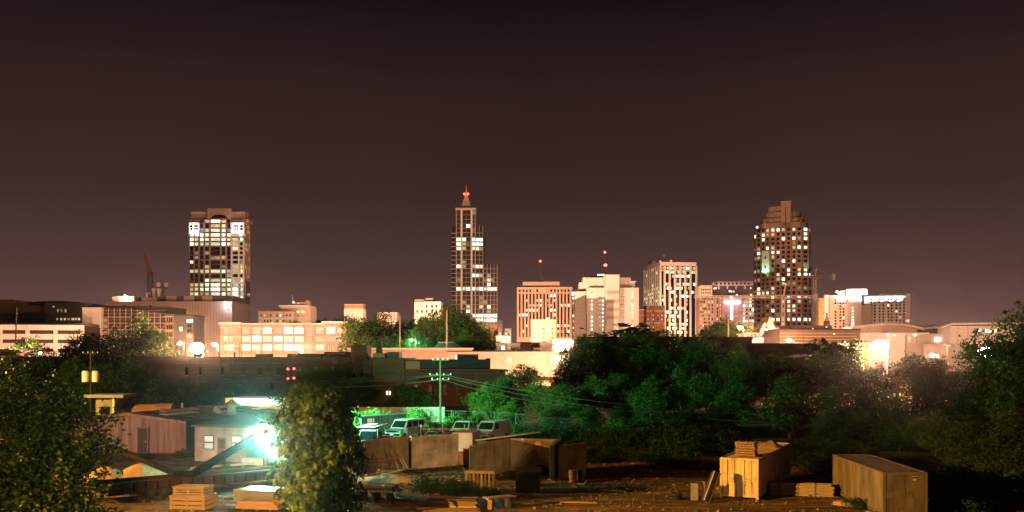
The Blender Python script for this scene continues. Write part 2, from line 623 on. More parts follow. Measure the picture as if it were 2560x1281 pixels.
street_lamp(1070, 866, 660, 'unseen sodium fill spot before the pale old office block', power=45000, r=.5, spot=120, aim=(0, 1, .4))  # unseen fill added for the pale office block
street_lamp(1028, 852, 330, 'mercury lamp lighting a tree green', c=(.35, 1, .55), power=34000, lens='merc', r=.4, group=None)
YL = 'bridge and yard lamps'
street_lamp(0, 0, 0, 'shielded yard lamp left of the frame', xyz=(-52, 58, 12), power=170000, c=DEEP, group=YL, spot=62, aim=(45, 3, -9))
street_lamp(0, 0, 0, 'added unseen spot outside the left edge lighting the corrugated shed', xyz=(-62, 50, 12), power=70000, c=SODIUM, group=YL, spot=46, aim=(31, 35, -10))  # separate off-frame spot added to brighten the shed front
street_lamp(0, 0, 0, 'roadside lamp beyond the lower left corner lighting the containers', xyz=(-55, 18, 14), power=560000, c=DEEP, group=YL, spot=22, aim=(69, 39, -17))
street_lamp(0, 0, 0, 'roadside lamp outside the left edge lighting the left trees', xyz=(-64, 84, 12), power=80000, c=(1, .60, .12), group=YL, spot=84, aim=(26, 44, 2))
street_lamp(0, 0, 0, 'street lamp on the bridge beside the viewpoint', xyz=(-10, -6, 12.5), power=75000, c=(1, .64, .16), group=YL, spot=44, aim=(-24, 70, -11))
street_lamp(0, 0, 0, 'added unseen spot by the viewpoint aimed at the crates', xyz=(2, -4, 12.5), power=190000, c=DEEP, group=YL, spot=10, aim=(-19, 59, -11.6))  # narrow spot added to brighten the crate fronts, no known source there
street_lamp(0, 0, 0, 'added unseen spot by the viewpoint aimed at the parked vans', xyz=(4, -4, 12.5), power=130000, c=(1, .56, .20), group=YL, spot=11, aim=(-13, 108, -11.6))  # second narrow spot, added to brighten the van fronts from out of view
street_lamp(800, 0, 106, 'mercury street lamp standing behind the vine-covered tree', xyz=(X(800, 106), 106, 4.9), power=190000, c=(.22, 1, .42), lens='merc', group=None, arm=.8, spot=100, aim=(1, .45, .03))

# ------------------------------------------------------------------ city: tall towers
rnd = random.Random(11)


def rows_px(B, ys, hpx):
    return [(B.h(y), hpx * B.s) for y in ys]


def cols_px(B, cs):
    return [((B.u(c - w / 2) + B.u(c + w / 2)) / 2, B.u(c + w / 2) - B.u(c - w / 2)) for c, w in cs]


def beacon(B, px, py, v, r=.9, stalk=None, name='red_beacon'):
    u, z = B.u(px), B.h(py)
    MB().sphere((u, v, z), r, 10, 6).build(name, G['red'], B.root, smooth=True)
    if stalk:
        MB().cyl((u, v, B.h(stalk)), (u, v, z - r * .5), .22, .12, 5).build('mast', M['steeld'], B.root)


# tower with white lanterns (left)
B = Bld('office_tower', 'dark office tower with two white-lit corner lanterns at left', 473, 611, 850)
dp = B.depth(623.5)
zt = B.h(543)
B.box('core', M['glassd'], 0, B.w, 0, dp, 0, B.h(556))
body = MB()
body.box(B.u(474), B.u(621), .8, dp - .8, B.h(556.5), B.h(548))
body.box(B.u(476), B.u(610), 2, dp - 2, B.h(548.2), B.h(531))
B.mesh('parapet', body, M['granite'])
rf = MB().profy([(B.u(476), B.h(531)), (B.u(610), B.h(531)), (B.u(612), B.h(529)), (B.u(474), B.h(529))], 1.5, dp - 1.5)
B.mesh('cornice', rf, M['granite'])
pent = MB().box(B.u(519), B.u(578), -.6, dp * .7, B.h(548), B.h(522))
B.mesh('penthouse', pent, M['tan'])
arch = MB()
ap = [(B.u(525), B.h(547))] + [(B.u(548.5 - 20 * math.cos(a)), B.h(547 - 10 * math.sin(a))) for a in np.linspace(.15, math.pi - .15, 9)] + [(B.u(572), B.h(547))]
arch.profy(ap, -.9, -.5)
B.mesh('arched_gable_window', arch, M['glassd'])
T1C = [(479, 9), (492, 10), (505, 8), (518, 11), (539, 23), (559, 12), (572, 8), (588, 17), (606, 9)]
T1Y = [553.7 + 11.35 * i for i in range(23)]
T1 = ['...wbw.. ', '....wy.. ', '..dybyd. ', 'bwbybbbww', 'bwbbybwwb', 'bwbyybyy.', '.......b.', '.d.d.....',
      '.d..dw...', 'y.......d', '...w.d.ww', 'ywywwyywy', '......y..', '...yyyyfy', 'wwyyywyyw', 'ywybbyyby', 'yywybyyby',
      '.w.yy.bcb', 'w..yyy.c.', '.......d.', '.......cd', '.........', '........d']
cols, rws = cols_px(B, T1C), rows_px(B, T1Y, 7.6)
B.windows(cols, rws, lambda i, j: (' ' if (i in (0, 1, 7, 8) and j < 3) else T1[j][i]))
for a in (474, 485.5, 498, 511, 525, 552.5, 566, 578.5, 599, 611):
    wide = 1.6 if a in (498, 511, 525, 552.5, 566) else 1.1
    B.piers([min(B.w - .4, max(.4, B.u(a)))], wide, 0, B.h(556), M['granite'] if a not in (578.5,) else M['offwhite'], .7)
for y in T1Y:
    B.box('spandrel', M['bronze'], .3, B.w - .3, -.25, .05, B.h(y - 3.8), B.h(y - 7.4))
for y in (616.5, 650.5, 684.5):
    B.box('belt_course', M['granite'], B.u(498), B.u(578), -.6, .05, B.h(y + 1.4), B.h(y - 1.4))
# lit lantern corners
for a, b in ((474, 499), (581, 611)):
    lb = MB().box(B.u(a), B.u(b), -1.4, dp * .5, B.h(584), B.h(557))
    B.mesh('corner_lantern', lb, M['white'])
    for c in ((479.5, 6), (489, 4), (494, 4)) if a < 500 else ((589, 4), (594.5, 4), (605, 7)):
        for y in (567, 573.5):
            B.box('lantern_window', M['glassd'], B.u(c[0] - c[1] / 2), B.u(c[0] + c[1] / 2), -1.55, -1.35, B.h(y + 2.6), B.h(y - 2.6))
    um = (B.u(a) + B.u(b)) / 2
    B.box('floodlight', M['steeld'], um - .6, um + .6, -9.5, -8.6, B.h(588), B.h(586.5))
    B.box('floodlight_arm', M['steeld'], um - .15, um + .15, -9, 0, B.h(588.4), B.h(588))
    light('flood', B.root, (um, -8.5, B.h(584)), (.85, .92, 1), 14000, .3, 110, (0, 1, .45))
bay = MB().box(B.u(580.5), B.u(611), -2.2, 0, 0, B.h(640))
for a in (581, 598.5, 610.5):
    B.box('bay_pier', M['white'], B.u(a) - .55, B.u(a) + .55, -3, .05, 0, B.h(600))
for y in T1Y[5:]:
    B.box('bay_band', M['white'], B.u(581), B.u(610), -2.0, .05, B.h(y - 4.2), B.h(y - 7.2))
light('flood', B.root, (B.u(596), -34, B.h(838)), (.85, .92, 1), 65000, .4, 60, (0, .5, 1))
B.box('floodlight', M['steeld'], B.u(594), B.u(598), -35.5, -34.6, 0, B.h(842))
# right flank
fr = (B.w, 0, R(90))
n = 4
for j, y in enumerate(T1Y):
    for i in range(n):
        k = 'w' if rnd.random() < (.45 if j < 12 else .12) else '.'
        uu = dp * (i + .5) / n
        B.box('window', G[k] if k in G else M['glassd'], uu - dp / n * .32, uu + dp / n * .32, -.12, .1, B.h(y + 3.8), B.h(y - 3.8), fr)
B.piers([dp * i / n for i in range(n + 1)], 1.2, 0, B.h(556), M['granite'], .6, fr)

# glass tower with spire (centre)
B = Bld('glass_tower', 'tallest glass tower with a pointed spire and red beacon', 1140, 1188.5, 985)
s = B.s
u = B.u
B.box('core', M['glassb'], 0, B.w, 0, 26, 0, B.h(526))
B.box('glass_wing', M['glassb'], u(1188.5), u(1207.5), 2, 26, 0, B.h(562))
B.box('glass_wing', M['glassb'], u(1207.5), u(1213), 4, 24, B.h(668), B.h(580))
B.box('glass_podium', M['glassb'], u(1207.5), u(1243), 2.3, 30, 0, B.h(660))
B.box('side_wing', M['glassb'], u(1128.5), u(1140), 6, 30, 0, B.h(564))
B.box('stepped_annex', M['glassb'], u(1243), u(1256), 10, 30, 0, B.h(800))
B.box('crown_slab', M['beige'], u(1139), u(1189.5), -1.2, 27, B.h(526), B.h(520.5))
sp = MB()
hw, cu, cv = 12.5 * s, u(1164.2), 12
zb0, zt0 = B.h(520.5), B.h(485)
for k in range(6):
    pass
for sx_, sy_ in ((-1, -1), (1, -1), (1, 1), (-1, 1)):
    sp.beam((cu + sx_ * hw, cv + sy_ * hw, zb0), (cu + sx_ * .9, cv + sy_ * .9, zt0), .9, .9)
for k in range(1, 7):
    t = k / 7
    z = zb0 + (zt0 - zb0) * t
    q = hw * (1 - t) + .9 * t
    for a, b in (((-q, -q), (q, -q)), ((q, -q), (q, q)), ((q, q), (-q, q)), ((-q, q), (-q, -q))):
        sp.beam((cu + a[0], cv + a[1], z), (cu + b[0], cv + b[1], z), .45, .45)
for f_ in (-.5, 0, .5):
    for sy_ in (-1, 1):
        sp.beam((cu + f_ * hw, cv + sy_ * hw, zb0), (cu + f_ * .9, cv + sy_ * .9, zt0), .4, .4)
B.mesh('spire_frame', sp, M['beige'])
B.mesh('spire_infill', MB().hexa([(cu - hw * .9, cv - hw * .9, zb0), (cu + hw * .9, cv - hw * .9, zb0), (cu + hw * .9, cv + hw * .9, zb0), (cu - hw * .9, cv + hw * .9, zb0),
                                 (cu - .5, cv - .5, zt0), (cu + .5, cv - .5, zt0), (cu + .5, cv + .5, zt0), (cu - .5, cv + .5, zt0)]), M['mullion'])
B.mesh('spire_needle', MB().cyl((cu, cv, zt0), (cu, cv, B.h(457)), .7, .1, 6), M['offwhite'])
for du in (-1.9, 1.9):
    MB().sphere((cu + du, cv - 1.5, B.h(481)), 1.15, 10, 6).build('red_beacon', G['red'], B.root, smooth=True)
light('beacon_light', B.root, (cu, cv - 4, B.h(480)), (1, .1, .05), 350, .5)
PC = [(1147, 11.5), (1160.5, 8), (1170.5, 9), (1184, 7.5), (1193, 8), (1202.5, 8.5), (1213, 8), (1222, 8), (1231, 8), (1239, 7)]
PY = [532 + 11.2 * i for i in range(26)]
PL = {(0, 6): 'b', (1, 6): 'b', (0, 7): 'b', (1, 7): 'w', (0, 8): 'b', (1, 8): 'w', (3, 6): 'b', (4, 6): 'b', (5, 6): 'b', (3, 7): 'b', (4, 7): 'b', (5, 7): 'b',
      (3, 8): 'b', (4, 8): 'b', (5, 8): 'w', (0, 12): 'b', (1, 12): 'w', (3, 12): 'w', (4, 12): 'b', (5, 12): 'w', (3, 14): 'b', (4, 14): 'b', (5, 14): 'w', (7, 14): 'w',
      (7, 15): 'b', (6, 15): 'd', (8, 15): 'd', (7, 16): 'b', (0, 17): 'b', (1, 17): 'b', (2, 17): 'b', (3, 17): 'b', (4, 17): 'b', (5, 17): 'b', (6, 17): 'w', (7, 17): 'b', (8, 17): 'b', (9, 17): 'b',
      (2, 21): 'w', (2, 22): 'b', (5, 21): 'w', (7, 21): 'b', (7, 22): 'w', (3, 23): 'b', (4, 23): 'b', (5, 23): 'b', (6, 23): 'b', (7, 23): 'b', (8, 23): 'b', (9, 23): 'b',
      (4, 24): 'b', (5, 24): 'b', (6, 24): 'b', (7, 24): 'b', (8, 24): 'b', (9, 24): 'b', (1, 20): 'd', (5, 20): 'd', (0, 15): 'd', (2, 3): 'b'}


def plit(i, j):
    y = PY[j]
    if i >= 4 and y < 568 or i >= 6 and y < 664:
        return ' '
    k = PL.get((i, j))
    return k or ('d' if rnd.random() < .04 else '.')


cols, rws = cols_px(B, PC), rows_px(B, PY, 7.6)
for i, c in enumerate(cols):
    vo = -.15 if i < 4 else 1.85 if i < 6 else 2.15
    B.windows([c], rws, lambda a, j, i=i: plit(i, j), v=vo, dark=M['glassb'])
for a in (1140.6, 1188, 1154, 1179):
    big = a in (1154, 1179)
    B.piers([u(a)], 1.9 if big else .7, 0, B.h(526), M['white'] if big else M['mullion'], 1.0 if big else .4)
for a in (1165.5, 1142 + .5, 1150.5):
    B.piers([u(a)], .22, 0, B.h(526), M['mullion'], .3, name='mullion')
for a in (1188.8, 1197.8, 1207):
    B.box('mullion', M['mullion'], u(a) - .2, u(a) + .2, 1.6, 2.1, 0, B.h(562))
for a in (1208.6, 1217.5, 1226.5, 1235, 1242.6):
    B.box('mullion', M['mullion'], u(a) - .25, u(a) + .25, 1.7, 2.4, 0, B.h(660))
for y in PY:
    z0, z1 = B.h(y + 6.0), B.h(y + 5.2)
    B.box('floor_line', M['mullion'], 0, B.w, -.3, .05, z0, z1)
    if y > 568:
        B.box('floor_line', M['mullion'], u(1188.6), u(1207.4), 1.7, 2.05, z0, z1)
    if y > 664:
        B.box('floor_line', M['mullion'], u(1207.6), u(1243), 2.0, 2.35, z0, z1)
    if y > 570:
        B.box('balcony', M['beige'], u(1127.8), u(1139), 4.6, 6.05, z0, z1 + .3)

# brown slotted office building
B = Bld('office_building', 'brown office building with dark vertical window slots', 1293, 1430, 800, -3)
u = B.u
B.box('core', M['brownc'], 0, B.w, 0, 34, 0, B.h(720))
c3 = [(1299.5 + 8.72 * i, 4.2) for i in range(15)]
for c, w in c3:
    B.box('window_slot', M['glassd'], u(c - 2), u(c + 2), -.06, .15, B.h(843), B.h(735.5))
Y3 = [727.5, 740, 752, 764, 776, 788, 801, 815, 829]
L3 = ['....f.fff......', '.........bb....', '..f..fb.f.f....', '...fffb.ff..bbb', '..bbbb...bb....', 'bbb.......b....', '.........d.....', '..b.......fbfbf', '.f........fff.b']
B.windows(cols_px(B, c3), rows_px(B, Y3, 6.2), lambda i, j: L3[j][i] if L3[j][i] != '.' or j == 0 else ' ', v=-.14)
B.piers([u(1295.2 + 8.72 * i) for i in range(16)], 4.3 * B.s, B.h(845), B.h(733), M['brownc'], .7)
B.box('parapet_band', M['brownc'], -.3, B.w + .3, -.75, 34.3, B.h(723), B.h(718.5))
ph = MB().box(u(1306), u(1399), 5, 28, B.h(719), B.h(704))
B.mesh('penthouse', ph, M['brownc'])
B.box('mast_base', M['steeld'], u(1347), u(1353), 12, 15, B.h(704), B.h(697))
beacon(B, 1350, 650, 13, 1.0, 698)
fr = (0, 34, R(-90))
for i in range(4):
    B.box('side_rib', M['brownc'], 3 + i * 8.5, 6 + i * 8.5, -.4, .05, 0, B.h(722), fr)

# pale stepped county building
B = Bld('county_building', 'pale stepped county building glowing in sodium light', 1467, 1597, 750, -2)
u = B.u
B.box('core', M['offwhite'], 0, B.w, 0, 40, 0, B.h(720))
sh = MB()
sh.box(u(1458), u(1578), 6, 34, B.h(719.8), B.h(693))
sh.box(u(1449), u(1590), 10, 36, B.h(719.6), B.h(704))
B.mesh('upper_storeys', sh, M['offwhite'])
B.box('side_wing', M['offwhite'], u(1439), 0, 9, 40, 0, B.h(727))
B.box('flat_canopy', M['white'], u(1574), u(1592), 5.5, 20, B.h(704), B.h(702.5))
tw = MB()
tw.prism([(u(1510), 0), (u(1513), -5), (u(1547), -5), (u(1550), 0), (u(1550), 16), (u(1510), 16)], 0, B.h(688.5))
B.mesh('stair_tower', tw, M['offwhite'])
for y in (733, 754, 775, 795):
    B.box('louvre', M['brownc'], u(1516), u(1547.5), -5.3, -4.9, B.h(y + 4.3), B.h(y - 4.3))
    for i in range(9):
        a = 1518.5 + i * 3.3
        B.box('louvre_blade', M['beige'], u(a), u(a + .9), -5.5, -5.2, B.h(y + 4.1), B.h(y - 4.1))
Y4 = [732 + 10.2 * i for i in range(10)]
B.windows(cols_px(B, [(1479.5, 4.2), (1581, 4.0)]), rows_px(B, Y4, 5), lambda i, j: 'b' if (i * 3 + j) % 5 else 'w', v=-.15)
B.windows(cols_px(B, [(1507, 3.2)]), rows_px(B, Y4, 5), lambda i, j: 'b', v=-.15)
B.windows(cols_px(B, [(1500, 9), (1557, 13)]), rows_px(B, Y4, 1.6), lambda i, j: 'w', v=-.15, name='light_slot')
for y in Y4:
    B.box('joint_band', M['white'], 0, u(1509), -.12, .05, B.h(y + 5.4), B.h(y + 4.7))
    B.box('joint_band', M['white'], u(1551), B.w, -.12, .05, B.h(y + 5.4), B.h(y + 4.7))
    B.box('sun_shelf', M['white'], u(1439.3), -.2, 8.2, 9.05, B.h(y + 1), B.h(y))
for i in range(11):
    B.box('pilaster', M['brownc'], u(1441 + i * 2.3), u(1442 + i * 2.3), 8.6, 9.05, 0, B.h(834))
B.box('penthouse', M['bronze'], u(1480), u(1530), 12, 26, B.h(693.2), B.h(686))
B.box('roof_light', G['b'], u(1496), u(1513), 11.7, 12.1, B.h(686), B.h(683))
beacon(B, 1518, 658, 18, 1.15, 687)
beacon(B, 1515, 659, 15, .9)
beacon(B, 1516, 625, 18, .9, 658)
# a slim dark block with a blue-lit top edge stands behind its left side
B = Bld('service_tower', 'slim dark tower with a blue-lit top behind the pale county building', 1428, 1440, 800)
B.box('core', M['greyd'], 0, B.w, 0, 14, 0, B.h(728))
B.box('sign_panel', G['blue'], .3, B.w - .2, -.3, .05, B.h(739), B.h(731))
B.windows(cols_px(B, [(1434, 5)]), rows_px(B, [746, 758, 775, 790, 804, 820, 834], 5), lambda i, j: 'bw.bwbw'[j], v=-.1)

# white ribbed tower
B = Bld('ribbed_tower', 'white ribbed office tower with dark glass bays and scattered lit offices', 1650, 1741, 900, 9)
u = B.u
zt = B.h(655)
lf = 0
t = (1610 - CX) / F
# left flank length from its far edge column
c_, n_ = math.cos(B.rot), math.sin(B.rot)
dl = (t * B.D - B.x0) / (-n_ - t * c_)
B.box('core', M['glassd'], .3, B.w - .3, .3, dl - .3, 0, zt - .3)
B.box('roof_band', M['white'], 0, B.w, 0, dl, B.h(664.5), zt)
Y6 = [670 + 10.05 * i for i in range(17)]
cen = [1655.5, 1667, 1680.5, 1693.5, 1706.5, 1719.5, 1733]
c6 = []
for c in cen:
    c6 += [(c - 2.6, 4.2), (c + 2.6, 4.2)]
L6 = ['dwwwbbwwwwbbdw', '..bbbb.wwb..bw', '.....wbbb bb.. '.replace(' ', 'b')[:14], '......d...d...', '..bw..bb.bbb.b', '...bb.bbb..w..', '....bb....b.bw', '.w....b.bbbb..', '.b..b.....w...',
      '......w...w...', '....bw.bbw....', '..bbb.b...b...', '..b.bb.b..w...', '...w.b....b...', '.w..bbw.bbb...', '...b.bb.bb....', '....b..bb.w...']
B.windows(cols_px(B, c6), [(B.h(y), 6.6 * B.s) for y in Y6], lambda i, j: L6[j][i] if i < len(L6[j]) else '.', v=.1, thick=.25)
B.piers([B.u(a) for a in (1650.8, 1661.3, 1674, 1687, 1700, 1713, 1726, 1740.3)], 2.0, 0, B.h(664), M['white'], .6)
B.box('belt_course', M['white'], 0, B.w, -.2, .4, B.h(678), B.h(675.5))
fr = (0, dl, R(-90))
nb = 8
cw = dl / nb
for i in range(nb):
    for j, y in enumerate(Y6):
        k = rnd.choice('yw.') if j in (5, 6, 7, 8, 9) or rnd.random() < .35 else '.'
        B.box('window', G[k] if k in G else M['glassd'], (i + .25) * cw, (i + .75) * cw, .15, .4, B.h(y + 3.3), B.h(y - 3.3), fr)
B.piers([i * cw for i in range(nb + 1)], 2.0, 0, B.h(664), M['white'], .5, fr)
beacon(B, 1657, 652, 8, .75, 655.5)
beacon(B, 1686, 650, 10, .85, 655.5)
B.box('plant_room', M['greyd'], u(1640), u(1700), 12, 26, zt, zt + 2)
B.mesh('antenna', MB().cyl((u(1671), 14, zt), (u(1671), 14, B.h(634)), .3, .15, 5), M['steel'])
B.box('antenna_dish', M['offwhite'], u(1669.5), u(1672.5), 13.5, 14.5, B.h(638), B.h(633))

# brown granite tower with stepped crown
B = Bld('granite_tower', 'brown granite tower with a stepped crown and many lit windows', 1886, 2029, 905, -14)
u, s = B.u, B.s
W = B.w
plan = [(0, 16), (2.0, 9), (6.5, 4), (14.5, .8), (15, 0), (W - 9, 0), (W - 8.5, .6), (W - 2.5, 5), (W, 12), (W, 40), (0, 40)]
B.mesh('shaft', MB().prism(plan, 0, B.h(577)), M['tan'])


def inset(pts, k, dx=0):
    cx_, cy_ = W / 2 + dx, 20
    return [(cx_ + (x - cx_) * k, cy_ + (y - cy_) * k) for x, y in pts]


cr = [('crown_tier', inset(plan, .90), 577, 558), ('crown_tier', inset(plan, .77, 3), 558, 546), ('crown_tier', inset(plan, .62, 3), 546, 530),
      ('crown_tier', inset(plan, .42, -4), 530, 514)]
for nm, pl, ya, yb in cr:
    B.mesh(nm, MB().prism(pl, B.h(ya + .4), B.h(yb)), M['granite'])
B.box('crown_turret', M['granite'], u(1953), u(1977.5), 2, 20, B.h(570), B.h(506))
B.box('turret_recess', M['bronze'], u(1963), u(1965), 1.8, 2.1, B.h(570), B.h(520))
B.box('turret_cap', M['tan'], u(1952), u(1978.5), 1.6, 20.4, B.h(508.5), B.h(505.5))
for a in (1914, 1930, 1990, 2003):
    B.box('crown_fin', M['tan'], u(a - 2), u(a + 2), 4, 9, B.h(577), B.h(549 if 1920 < a < 2000 else 553))
Y8 = [577 + 11.15 * i for i in range(22)]
lits = [(105, 358, 'b'), (215, 335, 'w'), (250, 333, 'b'), (275, 333, 'b'), (305, 333, 'b'), (370, 333, 'f'), (455, 326, 'b'), (475, 326, 'b'), (560, 295, 'b'), (560, 338, 'b'), (563, 378, 'b'), (565, 418, 'b'),
        (195, 380, 'b'), (250, 378, 'w'), (195, 424, 'b'), (362, 412, 'b'), (470, 412, 'b'), (435, 455, 'w'), (475, 455, 'w'), (140, 515, 'f'), (220, 500, 'b'), (252, 503, 'b'), (285, 500, 'w'), (335, 497, 'w'), (440, 493, 'w'), (470, 493, 'w'),
        (508, 492, 'b'), (555, 492, 'b'), (140, 553, 'b'), (190, 545, 'b'), (215, 545, 'b'), (255, 542, 'b'), (298, 540, 'b'), (332, 535, 'b'), (255, 580, 'w'), (125, 600, 'w'), (375, 615, 'b'), (460, 622, 'b'), (200, 630, 'b'), (165, 630, 'f'),
        (340, 663, 'w'), (380, 663, 'd'), (120, 690, 'f'), (280, 705, 'w'), (335, 705, 'w'), (425, 703, 'b'), (510, 708, 'w'), (563, 703, 'b'), (300, 745, 'b'), (338, 743, 'b'), (425, 745, 'b'), (515, 742, 'b'), (535, 742, 'b'), (563, 745, 'b'), (595, 745, 'b'),
        (225, 760, 'w'), (340, 785, 'b'), (380, 787, 'b'), (305, 790, 'f'), (525, 788, 'f'), (340, 828, 'w'), (452, 828, 'w'), (530, 830, 'b'), (148, 885, 'b'), (283, 873, 'b'), (160, 925, 'b'), (185, 915, 'b'), (225, 912, 'b'), (630, 920, 'b'),
        (250, 960, 'b'), (285, 960, 'b'), (398, 958, 'b'), (430, 958, 'b'), (480, 958, 'w'), (520, 960, 'b'), (570, 960, 'b'), (343, 998, 'b'), (392, 998, 'b'), (520, 998, 'w'), (390, 1040, 'w'), (435, 1036, 'b'), (258, 1083, 'b'), (343, 1080, 'w'), (395, 1080, 'b'), (440, 1080, 'f'), (470, 1080, 'f'),
        (275, 1165, 'b'), (308, 1165, 'b'), (350, 1163, 'b'), (398, 1165, 'b'), (435, 1165, 'b'), (465, 1165, 'b'), (495, 1165, 'b'), (530, 1165, 'b'), (572, 1162, 'b'), (618, 1165, 'b'), (345, 1207, 'b'), (600, 940, 'f'), (100, 770, 'f'), (130, 770, 'f')]
lits = [(1860 + a / 3.77, 490 + b / 3.77, k) for a, b, k in lits]
segs = list(zip(plan[:9], plan[1:10]))
wins = []
for (a, b) in segs[:9]:
    L = math.hypot(b[0] - a[0], b[1] - a[1])
    if L < 3:
        continue
    ang = math.atan2(b[1] - a[1], b[0] - a[0])
    nn = max(1, round(L / 5.2)) if L < 60 else 1
    if b[1] - a[1] > 20:
        nn = 2
    for i in range(nn):
        uu = L * (i + .5) / nn
        wins.append(((a[0], a[1], ang), uu, L / nn * .52, a[0] + math.cos(ang) * uu))
tot = 0
for fr, uu, ww, lx in wins:
    pxw = 1886 + lx / s
    for y in Y8:
        k = '.'
        for lp, ly, lk in lits:
            if abs(lp - pxw) < 5.7 and abs(ly - y) < 5.6:
                k = lk
        if k == '.' and rnd.random() < .10:
            k = 'd'
        tot += 1
        B.box('window', G[k] if k in G else M['glassd'], uu - ww / 2, uu + ww / 2, -.13, .12, B.h(y + 3.4), B.h(y - 3.4), fr)
for (a, b) in segs[:8]:
    L = math.hypot(b[0] - a[0], b[1] - a[1])
    if L < 3:
        continue
    ang = math.atan2(b[1] - a[1], b[0] - a[0])
    nn = max(1, round(L / 5.2))
    for i in range(nn + 1):
        B.piers([L * i / nn], .9, 0, B.h(574), M['granite'], .45, (a[0], a[1], ang))
B.box('green_lit_pier', M['white'], u(1905), u(1924.5), 1.0, 3.0, B.h(681), B.h(628))
for y in (645, 668):
    B.box('pier_window', M['glassd'], u(1911.5), u(1915.5), .8, 1.1, B.h(y + 3), B.h(y - 3))
light('flood', B.root, (u(1914), -5, B.h(688)), (.35, 1, .6), 9000, .3, 100, (0, .7, 1))
B.box('floodlight', M['steeld'], u(1912), u(1916), -6, -4.6, B.h(693), B.h(691))
B.box('floodlight_arm', M['steeld'], u(1913.5), u(1914.5), -5, 4, B.h(693.6), B.h(693))
light('flood', B.root, (u(2026), -3, B.h(683)), (.35, 1, .6), 4000, .3, 90, (-.1, .5, 1))
MB().sphere((u(1893), 0, B.h(569)), 1.3, 8, 6).build('corner_light', G['blue'], B.root)

# hotel with cross-shaped sign
B = Bld('sign_hotel', 'brown hotel block carrying a blue-white cross-shaped lit sign', 1800, 1886, 850, -4)
u = B.u
B.box('core', M['brickp'], u(1806), u(1856), 0, 24, 0, B.h(742))
B.box('left_wing', M['granite'], u(1752), u(1806), 4, 34, 0, B.h(741))
B.box('left_wing_attic', M['beige'], u(1751), u(1782), 3.4, 34, B.h(741), B.h(713))
B.box('upper_block', M['bronze'], u(1781), B.w, 8, 34, B.h(741.5), B.h(713))
B.box('attic_band', M['beige'], u(1782), B.w, 7.2, 36, B.h(713.2), B.h(703))
for i in range(9):
    a = 1795 + i * 10
    B.box('attic_opening', M['glassd'], u(a - 2.5), u(a + 2.5), 7.0, 7.3, B.h(710.5), B.h(705.5))
for a in (1800, 1822, 1844, 1866):
    B.box('attic_pier', M['beige'], u(a - 2), u(a + 2), 7.3, 8.1, B.h(722), B.h(713))
for i in range(5):
    a = 1755 + i * 5.4
    for y in (724, 732):
        B.box('attic_window', M['glassd'], u(a - 1.4), u(a + 1.4), 3.2, 3.5, B.h(y + 2), B.h(y - 2))
B.box('right_wing', M['beige'], u(1856), B.w, 2, 30, 0, B.h(741))
cw6 = cols_px(B, [(1754, 3), (1759, 2.6), (1763, 2.6), (1766.5, 2.6), (1774, 3), (1782.5, 3), (1795, 3), (1803, 3)])
yw = [746 + 8.6 * i for i in range(9)]
B.windows(cw6, rows_px(B, yw, 5.4), lambda i, j: rnd.choice('wwf...d.') if i < 7 else rnd.choice('ww.'), v=3.85)
B.windows(cols_px(B, [(1861, 4.5), (1868, 4.5), (1877, 5), (1883, 4)]), rows_px(B, [747, 756, 765, 775, 785, 795, 803], 5.2), lambda i, j: ['.db.', 'wwb.', 'bwb.', 'w..b', 'w.bw', 'bd..', 'bbbb'][j][i], v=1.85)
for a, y in ((1789, 720), (1793, 719), (1828, 727), (1832, 728), (1838, 728), (1881, 719.5), (1846, 737), (1882, 737)):
    B.box('window', G['b'], u(a - 2), u(a + 2), 7.8, 8.05, B.h(y + 2), B.h(y - 2))
sg = MB().box(u(1811), u(1849.5), -1.6, -.4, B.h(760.5), B.h(752))
B.mesh('sign_bar', sg, G['blue'])
MB().sphere((u(1828.5), -1, B.h(743.5)), 1.5, 12, 8).build('sign_emblem', G['wht'] if 0 else G['c'], B.root, smooth=True)
for i in range(9):
    y = 766 + i * 4.1
    B.box('stair_window', G['c'], u(1826), u(1832), -.5, -.1, B.h(y + 1.8), B.h(y - 1.8))
light('sign_light', B.root, (u(1829), -9, B.h(757)), (.6, .65, 1), 9000, 1)

# white L-shaped hotel with lit crown
B = Bld('white_hotel', 'white slab hotel with a brilliantly lit crown and uplit row', 2086, 2275, 705, -12)
u = B.u
dpt = 20
B.box('main_slab', M['white'], u(2160), B.w, 0, dpt, 0, B.h(742))
B.box('end_wall', M['white'], u(2266), u(2275.5), -.6, dpt + .4, 0, B.h(737))
B.box('roof_screen', M['beige'], u(2204), u(2266), 3, dpt - 1, B.h(742), B.h(736.5))
B.box('lift_core', M['white'], u(2117), u(2150), -8, dpt, 0, B.h(741))
B.box('core_flank', M['beige'], u(2150), u(2176), -5, 0, 0, B.h(764))
B.box('lit_crown', M['white'], u(2112), u(2163), -9.5, dpt - 2, B.h(741), B.h(726))
cb = MB().profy([(u(2098), B.h(741)), (u(2112.5), B.h(741)), (u(2112.5), B.h(727)), (u(2092), B.h(730))], -4, 10)
B.mesh('crown_wing', cb, M['offwhite'])
B.box('left_slab', M['beige'], u(2072), u(2117), 2, dpt + 4, 0, B.h(738))
B.box('stair_block', M['ochre'], u(2049), u(2062.5), 5, dpt, 0, B.h(744))
B.box('white_fin', M['white'], u(2062), u(2072), 1, dpt + 4, 0, B.h(737.5))
B.box('sky_bridge', M['white'], u(2082), u(2117), -1, 2, B.h(763.4), B.h(761.5))
B.box('sky_bridge', M['bronze'], u(2148), u(2176), -5.6, -.2, B.h(765), B.h(762.5))
xs = [2178, 2187, 2199, 2208, 2221, 2229, 2241, 2250, 2260]
ys_ = [750.5 + 7.4 * i for i in range(10)]
LH = {(4, 2): 'b', (6, 4): 'c', (7, 6): 'b', (3, 9): 'w', (1, 8): 'd'}
